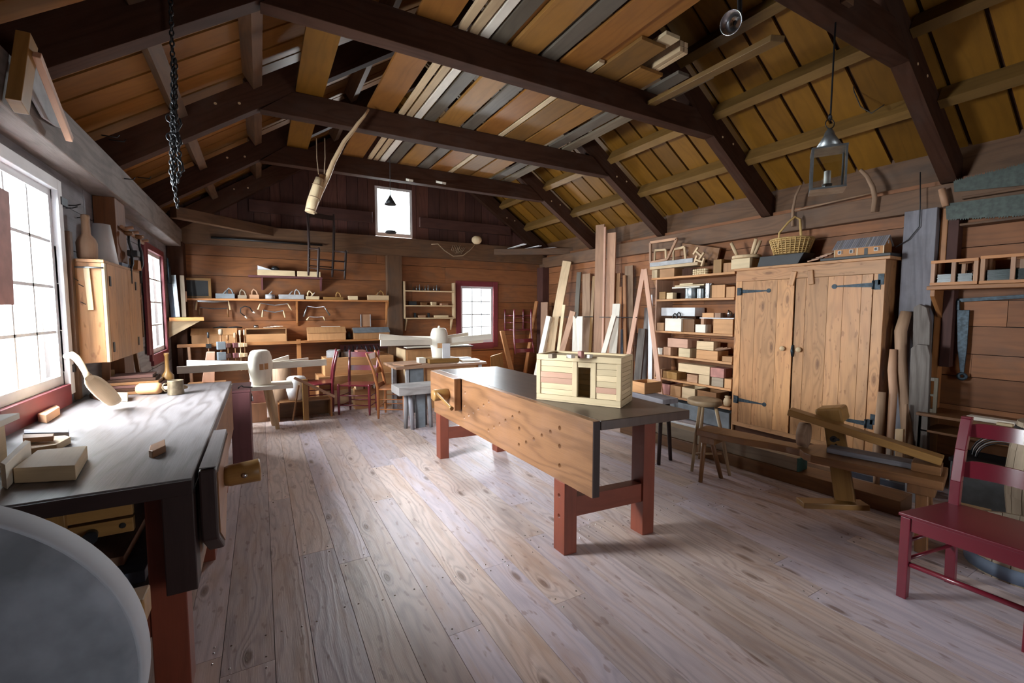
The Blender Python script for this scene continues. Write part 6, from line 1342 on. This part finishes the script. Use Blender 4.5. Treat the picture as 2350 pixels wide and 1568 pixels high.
o = MB().prism([(-1.10, 4.72, zc+.002), (-.95, 4.66, zc+.002), (-.94, 5.04, zc+.002), (-1.02, 5.06, zc+.002)], (0, 0, .03)).build('plane_sole', 'blue_plank', None, .004); tag(o, 'blue painted tool lying on the wall cabinet', 'tool')
# boards and sticks against the wall
def wl(nm, mat, Y, y2, za, zb2, w, th, lab, cat='board', X0=None):
    X0 = X0 or XL+.012; o = MB().beam((X0+th/2, Y, za), (X0+th/2, y2, zb2), w, th, up=(1, 0, 0)).build(nm, mat, None, .002); return tag(o, lab, cat)
wl('upright_board', 'plate_wood', 4.035, 4.05, .9, 2.02, .05, .03, 'narrow brown board upright between the large window and the cabinet')
for k in range(5): wl('thin_batten', ['cedar', 'pine', 'oak_brown'][k % 3], 4.62+.09*k, 4.66+.09*k, .893, 1.13, .022, .05+.008*k, 'thin batten standing on the bench under the wall cabinet', 'batten')['group'] = 'thin battens standing under the wall cabinet'
for k, (a, b, mt) in enumerate(((5.2, 5.75, 'beam_wood'), (5.3, 5.95, 'gable_wood'), (5.15, 5.55, 'oak_brown'))): wl('leaning_stick', mt, b, a, .30, 1.18, .035, .03, ['middle', 'right', 'left'][k] + ' dark stick leaning on the grey wall beyond the cabinet', 'stick', XL+.02+.04*k)
# shutter and pegs by window 2
wl('shutter_board', 'red_trim', 6.30, 6.30, 1.0, 2.25, .11, .025, 'upright red purple board beside the tall far window')
T = thing('bow_saw', 'bow saw hanging on the grey wall between cabinet and far window', 'saw', (XL+.05, 5.7, 1.3))
P_beam(T, 'arm', 'oak_gold', (XL+.04, 5.55, 1.20), (XL+.04, 5.62, 2.0), .02, .03, .003); P_beam(T, 'arm', 'oak_brown', (XL+.04, 5.95, 1.22), (XL+.04, 5.90, 1.98), .02, .03, .003); P_beam(T, 'stretcher', 'oak_gold', (XL+.04, 5.6, 1.62), (XL+.04, 5.92, 1.62), .015, .02, 0); P_tube(T, 'blade', 'steel', [(XL+.04, 5.56, 1.22), (XL+.04, 5.95, 1.24)], .005, 6)
o = MB().beam((XL+.05, 5.45, 1.05), (XL+.05, 5.75, 1.95), .05, .012, up=(1, 0, 0)).build('curved_saw', 'driftwood', None, .001); tag(o, 'long curved wooden blade leaning beside the bow saw', 'blade')
T = thing('peg_rail', 'wooden peg rail with hanging braces on the cracked post', 'rail', (-.97, 4.9, 2.1))
P_tube(T, 'rail', 'cedar', [(-.965, 4.78, 2.18), (-.96, 5.5, 2.14)], .014, 10)
for k in range(4): P_tube(T, 'peg', 'cedar', [(-.975, 4.84+.19*k, 2.175-.01*k), (-.905, 4.86+.19*k, 2.19-.01*k)], [.010, .014], 8)
for k, (y, z) in enumerate(((4.82, 2.06), (5.18, 2.08))):
    T = thing('carpenter_brace', ['near', 'far'][k] + ' cranked brace hanging by the cracked post', 'brace', (-.95, y, z-.5))
    P_tube(T, 'crank', 'iron', [(-.93, y, z+.06), (-.93, y, z), (-.93, y+.07, z-.05), (-.93, y+.07, z-.17), (-.93, y, z-.22), (-.93, y, z-.34)], [.009, .01, .012, .012, .01, .008], 8); P_lathe(T, 'pad', 'oak_brown', [(.015, 0), (.032, .015), (.03, .035), (0, .04)], (-.93, y, z+.055), n=16)
o = MB().box((-.925, 4.93, 1.98), (.07, .10, .05)).build('black_block', 'black_paint', None, .006); tag(o, 'black block hanging on the cracked post', 'block')
o = MB().prism([(-.94, 4.92, 1.845), (-.94, 5.06, 1.845), (-.94, 5.03, 1.93), (-.94, 4.96, 1.93)], (.04, 0, 0)).build('saw_tote', 'fir', None, .006); tag(o, 'orange wooden saw handle at the far top of the cabinet', 'handle')
# triangular corner shelf
T = thing('corner_shelf', 'small wedge shaped shelf box in the corner past the far window', 'shelf', (-1.0, 7.6, 1.05))
P0, P1, P2, P3 = atY(372, 735, 7.55), atY(435, 737, 7.75), atY(432, 748, 7.75), atY(378, 800, 7.55)
P_beam(T, 'tray', 'fir', (XL+.02, 7.62, P0.z+.01), (-.72, 7.70, P0.z+.01), .25, .05, .003)
m = MB(); m.prism([(XL+.02, 7.60, P0.z-.017), (-.74, 7.62, P0.z-.017), (XL+.02, 7.60, P0.z-.24)], (0, .02, 0)); m.build('bracket', 'pine', T, .002)
for k, (x, t, mt, lab) in enumerate(((-1.0, -.15, 'tin', 'long pale saw blade standing in the corner shelf'), (-.93, -.05, 'barrel_wood', 'dark saw blade standing in the corner shelf'), (-1.05, -.22, 'blue_plank', 'bluish saw blade standing in the corner shelf'))):
    o = MB().beam((x, 7.66, P0.z+.04), (x+t*.2, 7.70+.03*k, P0.z+.62), .05, .012, up=(0, 1, 0)).build('leaning_saw', mt, None, .001); tag(o, lab, 'saw')
for k in range(2): o = MB().beam((-.98+.05*k, 7.9, 1.62), (-.98+.05*k, 7.9, 1.80-.03*k), .035, .03).build('hanging_tool', 'cedar', None, .004); tag(o, ['left', 'right'][k] + ' short reddish handle high in the corner past the far window', 'handle')
for k in range(5): o = MB().tube([(XL+.06, 7.52+.03*k, 2.20-.03*k), (XL+.06, 7.55+.03*k, 1.86)], [.009, .012], 8).build('hanging_drill', 'blue_iron'); tag(o, 'dark drill hanging beyond the far window', 'drill', 'drills hanging beyond the far window')
o = MB().tube([(-.86, 7.6, .003), (-.90, 7.7, .98)], [.02, .018], 10).build('broom_stick', 'cedar'); tag(o, 'long stick standing in the corner left of the clamp rail', 'stick')
# nails and irons in the wall
for k, (x, y) in enumerate(((160, 472), (178, 500), (152, 478), (215, 505))):
    p = atX(x, y, XL); o = MB().tube([p+Vector((-.02, 0, 0)), p+Vector((.03, 0, .004)), p+Vector((.055, .01, .018))], .004, 6).build('wall_nail', 'iron'); tag(o, 'bent iron nail in the grey wall by the window', 'nail', 'bent nails in the grey wall')
for k, (x, y) in enumerate(((245, 312), (285, 410), (325, 408), (262, 322))):
    p = atX(x, y, -.95); o = MB().tube([p+Vector((-.03, 0, 0)), p+Vector((.06, 0, .0)), p+Vector((.07, .0, .02))], .0045, 6).build('beam_nail', 'iron'); tag(o, 'long iron nail in the weathered plate beam', 'nail', 'long nails in the weathered plate beam')
# pieces stuck over the plate beam at the near left
def hang(pa, pb, X0, X1, w, t, mat, lab, nm='plank', cat='plank', up=(1, 0, 0)):
    o = MB().beam(atX(pa[0], pa[1], X0), atX(pb[0], pb[1], X1), w, t, up=up).build(nm, mat, None, .003); return tag(o, lab, cat)
hang((62, 90), (40, 245), -.90, -.90, .085, .05, 'oak_gold', 'short stout post hanging down over the plate beam', 'hanging_post', 'post')
hang((84, 125), (160, 320), -.86, -.88, .035, .03, 'cedar', 'slim reddish lath hanging before the plate beam', 'hanging_lath', 'lath')
ps = [atX(x, y, -.935) for x, y in ((75, 150), (64, 215), (95, 270), (125, 290), (140, 295), (128, 250), (100, 190))]
o = MB().prism(ps, (.012, 0, 0)).build('bark_sheet', 'grey_light_paint', None, .002); tag(o, 'pale ragged bark sheet pinned to the plate beam', 'bark')
# purple board over the large window, left edge of view
o = MB().prism([atX(x, y, XL+.05) for x, y in ((-30, 420), (8, 440), (20, 700), (-30, 700))], (.02, 0, 0)).build('curtain_board', 'reddish_block', None, .003); tag(o, 'purplish board hanging at the near edge of the large window', 'board')
# ================================================================ CHAIN
T = thing('chain', 'long dark iron chain bundle with hooks hanging from a rafter', 'chain', (-.37, 3.1, 2.05))
def link_run(pts, r, lw, name='chain_run', alt=0):
    m = MB(); L = 0; P = [Vector(p) for p in pts]; k = alt
    for a, b in zip(P, P[1:]):
        d = (b-a); n = max(1, int(d.length/(lw*1.55))); u = d.normalized(); s = u.cross(Vector((0.3, 1, 0.1))).normalized(); t = u.cross(s)
        for i in range(n):
            c = a + d*((i+.5)/n); v = s if k % 2 else t; k += 1
            ring = [c + u*(math.sin(q)*lw) + v*(math.cos(q)*lw*.55) for q in [2*math.pi*j/10 for j in range(11)]]
            m.tube(ring, r, 5, cap=False)
    return m.build(name, 'iron', T)
cpt = lambda x, y, Y=3.08: atY(x, y, Y)
link_run([(cpt(392, 0).x, 3.08, 3.24), cpt(396, 130), cpt(398, 250), cpt(397, 400), cpt(408, 478)], .0042, .017)
link_run([cpt(403, 135), cpt(403, 250), cpt(405, 340), cpt(399, 425)], .0042, .016)
link_run([cpt(397, 145, 3.1), cpt(395, 270, 3.1), cpt(393, 400, 3.1), cpt(399, 425, 3.1)], .0042, .016, alt=1)
link_run([cpt(403, 270, 3.06), cpt(414, 380, 3.06), cpt(408, 420, 3.06)], .0042, .016)
for pts in ([(412, 272), (416, 285), (408, 300), (402, 303)], [(405, 360), (417, 372), (422, 392), (413, 398)], [(412, 315), (417, 330), (408, 335)]):
    P_tube(T, 'hook', 'iron', [cpt(x, y, 3.05) for x, y in pts], [.005]*len(pts), 8)
for x, y in ((393, 272), (394, 315)): P_lathe(T, 'ring', 'iron', [(.022, -.004), (.026, 0), (.022, .004), (.018, 0)], tuple(cpt(x, y, 3.06)), (0, 1, 0), 20, closed=True)
# ================================================================ HANGING BRANCH
Yb2 = 4.72
T = thing('hung_branch', 'peeled pale branch bundle hanging aslant from a tie beam by strings', 'branch', tuple(atY(712, 490, Yb2)))
bp_ = [(716, 487), (735, 440), (752, 405), (765, 372), (790, 325), (812, 298), (822, 283), (835, 268), (846, 251)]
P_tube(T, 'main_stick', 'pine', [atY(x, y, Yb2) for x, y in bp_], [.026, .028, .026, .023, .020, .018, .017, .014, .011], 10)
P_tube(T, 'wrapped_butt', 'crate_pine', [atY(x, y, Yb2-.02) for x, y in ((711, 488), (717, 465), (726, 435), (734, 410))], [.045, .05, .045, .038], 12)
P_tube(T, 'dark_stub', 'oak_brown', [atY(x, y, Yb2) for x, y in ((737, 418), (741, 403))], [.035, .03], 12)
for a, b in (((731, 400), (727, 362)), ((744, 400), (746, 362))): P_tube(T, 'string', 'rope', [atY(a[0], a[1], Yb2), atY(b[0], b[1], Yb2), atY(b[0], b[1]-20, Yb2) + Vector((0, 0, .10))], .004, 6)
for x, y in ((722, 455), (730, 428), (714, 484)):
    c = atY(x, y, Yb2-.02); P_lathe(T, 'string_tie', 'rope', [(.052, -.004), (.056, 0), (.052, .004), (.048, 0)], tuple(c), (.35, 0, .94), 16, closed=True)
# ================================================================ LANTERN
c = atY(1897, 440, 1.58); lz0 = c.z; lx, ly = c.x, 1.58
T = thing('lantern', 'square glass lantern with candle hanging from the nearest tie on a rod', 'lantern', (lx, ly, lz0))
h = .088; H_ = .255; rz2 = R(30); rot = lambda x, y: Vector((lx + x*math.cos(rz2) - y*math.sin(rz2), ly + x*math.sin(rz2) + y*math.cos(rz2), 0))
def lb(nm, mat, x0, x1, y0, y1, z0, z1):
    cs = [rot(x0, y0), rot(x1, y0), rot(x1, y1), rot(x0, y1)]; m = MB(); m.hexa([p+Vector((0, 0, z0)) for p in cs] + [p+Vector((0, 0, z1)) for p in cs]); return m.build(nm, mat, T)
lb('base', 'tin', -h-.008, h+.008, -h-.008, h+.008, lz0, lz0+.012); lb('top_plate', 'tin', -h-.008, h+.008, -h-.008, h+.008, lz0+H_, lz0+H_+.010)
for sx in (-1, 1):
    for sy in (-1, 1): lb('corner_post', 'tin', sx*h-.006, sx*h+.006, sy*h-.006, sy*h+.006, lz0+.012, lz0+H_)
for a in ((-h+.006, h-.006, -h-.001, -h+.001), (-h+.006, h-.006, h-.001, h+.001), (-h-.001, -h+.001, -h+.006, h-.006), (h-.001, h+.001, -h+.006, h-.006)): lb('glass_pane', 'window_glass', *a, lz0+.013, lz0+H_-.001)
P_lathe(T, 'roof', 'tin', [(h*.95, 0), (h*.35, .09), (h*.30, .11), (h*.12, .135), (0, .136)], (lx, ly, lz0+H_+.010), n=20)
P_lathe(T, 'candle', 'candle', [(.019, 0), (.019, .085), (.004, .09), (0, .092)], (lx, ly, lz0+.045), n=16); P_lathe(T, 'candle_cup', 'tin', [(.026, 0), (.028, .035), (.024, .035), (.02, .0)], (lx, ly, lz0+.012), n=16, closed=True)
zr_ = lz0+H_+.145
P_lathe(T, 'ring', 'iron', [(.030, -.003), (.034, 0), (.030, .003), (.027, 0)], (lx, ly, zr_+.03), (.4, .9, 0), 24, closed=True)
P_tube(T, 'hanger_rod', 'iron', [(lx, ly, zr_+.055), (lx+.003, ly, zr_+.09), (lx+.01, ly, 3.42)], [.006, .0055, .005], 8)
P_lathe(T, 'hook_eye', 'iron', [(.018, -.004), (.023, 0), (.018, .004), (.014, 0)], (lx, ly, zr_+.07), (0, 1, 0), 18, closed=True)
P_bb(T, 'hanger_block', 'plate_wood', lx-.05, lx+.05, 1.50, 1.53, 3.40, 3.46, .003)
# second lantern far off in front of the gable window
c = atY(897, 532, 6.2); lx2 = c.x
T = thing('lantern', 'small dark lantern on a long cord before the gable window', 'lantern', (lx2, 6.2, c.z-.05))
zt2 = atY(897, 470, 6.2).z
P_lathe(T, 'cap', 'iron', [(.08, 0), (.02, .10), (0, .14)], (lx2, 6.2, zt2), n=16); P_lathe(T, 'base', 'iron', [(.07, 0), (.08, .01), (.06, .03), (0, .03)], (lx2, 6.2, c.z-.02), n=16)
for s in (-1, 1): P_tube(T, 'stay', 'iron', [(lx2+.06*s, 6.2, c.z), (lx2+.06*s, 6.2, zt2)], .003, 6)
P_tube(T, 'cord', 'black_paint', [(lx2, 6.2, zt2+.13), (lx2+.01, 6.2, 3.9), (lx2, 6.2, zr(lx2)+.28)], .004, 6)
# clip spotlight on tie
c = atY(1680, 52, 1.50)
T = thing('spot_lamp', 'shiny bowl of a spot lamp clipped to the nearest tie beam', 'lamp', tuple(c))
ax3 = (_C - c).normalized(); ax3 = (ax3 + Vector((-.9, .25, -.1))).normalized()
P_lathe(T, 'reflector', 'steel', [(.015, -.035), (.04, -.015), (.055, .015), (.052, .015), (.037, -.01), (.011, -.03)], tuple(c), tuple(ax3), 28, closed=True)
P_tube(T, 'neck', 'black_paint', [c - ax3*.05, c - ax3*.10 + Vector((.02, .02, .03)), (c.x+.06, 1.52, 3.36)], [.014, .012, .012], 8)
# ================================================================ LUMBER STORED OVER THE TIES
ZL = 3.557
def loft(x0, x1, y0, y1, mat, lab, z=ZL, th=.028, x0b=None, x1b=None, nm='plank'):
    x0b = x0 if x0b is None else x0b; x1b = x1 if x1b is None else x1b
    m = MB().hexa([(x0, y0, z), (x1, y0, z), (x1b, y1, z), (x0b, y1, z), (x0, y0, z+th), (x1, y0, z+th), (x1b, y1, z+th), (x0b, y1, z+th)]); return tag(m.build(nm, mat, None, .002), lab, 'plank')
# (x0, x1, y0, y1, material, label)
loft(.36, .60, 1.2, 6.7, 'roof_yellow', 'broad golden board lying far left over the ties')
loft(1.02, 1.28, 1.7, 6.75, 'roof_orange', 'broad orange board second from left over the ties')
loft(1.33, 1.39, 2.5, 6.6, 'pine', 'narrow pale strip left in the loft', x0b=1.35, x1b=1.40)
loft(1.42, 1.49, 2.6, 6.65, 'pine', 'second narrow pale strip in the loft', x0b=1.43, x1b=1.48)
loft(1.51, 1.58, 1.4, 6.7, 'pine_pale', 'long pale stick sloping over the nearest ties', z=ZL)
loft(1.60, 1.72, 2.3, 6.62, 'loft_grey', 'grey board beside the pale sticks in the loft', x0b=1.62, x1b=1.74)
loft(1.78, 2.02, 1.5, 6.6, 'loft_wood', 'wide split orange board in the loft', th=.035)
loft(2.06, 2.20, 2.2, 6.6, 'loft_grey', 'smooth grey board right of the split board in the loft')
loft(2.24, 2.50, 1.9, 6.6, 'roof_orange', 'wide tan board in mid loft')
loft(2.52, 2.58, 3.0, 6.6, 'crate_pine', 'slim yellow strip in mid loft')
loft(2.60, 2.86, 2.6, 6.62, 'loft_wood', 'wide tan board right of the slim yellow strip')
loft(2.89, 3.16, 2.9, 6.6, 'loft_wood', 'brownish wide board in the right half of the loft')
loft(3.24, 3.38, 2.8, 6.62, 'loft_grey', 'narrow brown grey board in the right half of the loft')
loft(3.44, 3.58, 2.7, 6.6, 'loft_grey', 'grey board farthest right in the loft')
loft(2.30, 2.66, .9, 3.3, 'roof_orange', 'big orange board end sticking out over the nearest ties', z=ZL+.03, th=.045)
loft(1.66, 1.95, .6, 3.6, 'loft_wood', 'rough orange board overhead near the front', z=ZL+.037, th=.035)
loft(2.03, 2.16, .4, 3.4, 'loft_grey', 'grey board overhead near the front', z=ZL+.03)
loft(1.15, 1.19, 1.0, 3.4, 'crate_pine', 'thin yellow lath overhead left of the pale stick', z=ZL+.03)
loft(2.75, 2.90, 2.5, 3.5, 'crate_pine', 'short yellowish board end right of the big orange one', z=ZL+.03)
for k in range(4):
    x = 3.02+.05*(k % 2); loft(x, x+.042, 2.6, 3.6, 'pine', 'short square stick end over the second tie', z=ZL+.03+.045*(k//2), th=.04, nm='stick')['group'] = 'square stick ends over the second tie'
for k, (x, y, lab) in enumerate(((1.9, 6.25, 'left white stick end poking under the far tie'), (2.35, 6.15, 'right white stick end poking under the far tie'))):
    o = MB().beam((x, y, 3.31), (x-.02, y+.9, 3.60), .06, .03).build('stick', 'pine_pale'); tag(o, lab, 'stick'); o.location.z += .0
# loose purlin-like pole on the right slope
a, b = atY(1790, 78, 1.58), atY(1480, 245, 3.22); o = MB().beam((3.62, 1.55, 3.40), (3.62, 3.20, 3.40), .09, .05).build('x', 'pine') if False else None
zz = 3.30; P0 = Vector((atY(1785, 88, 1.60).x, 1.60, atY(1785, 88, 1.60).z)); P1 = Vector((atY(1490, 240, 3.2).x, 3.2, atY(1490, 240, 3.2).z))
o = MB().beam(P0, P1, .09, .035).build('batten', 'purlin_yellow', None, .003); tag(o, 'loose golden batten spanning between the two nearest ties at the right', 'batten')
# wires at the right
P = [atX(x, y, 4.6) for x, y in ((1955, 165), (1960, 210), (1975, 245), (2000, 260), (2030, 240))]
o = MB().tube(P, .004, 6).build('wire', 'black_paint'); tag(o, 'loose black wire looping on the right slope', 'wire')
P = [atX(x, y, 5.17) for x, y in ((2112, 395), (2112, 470), (2110, 520), (2085, 550), (2055, 568))]
o = MB().tube(P, .0045, 6).build('wire', 'black_paint'); tag(o, 'black wire running down the grey post beside the cupboard', 'wire')
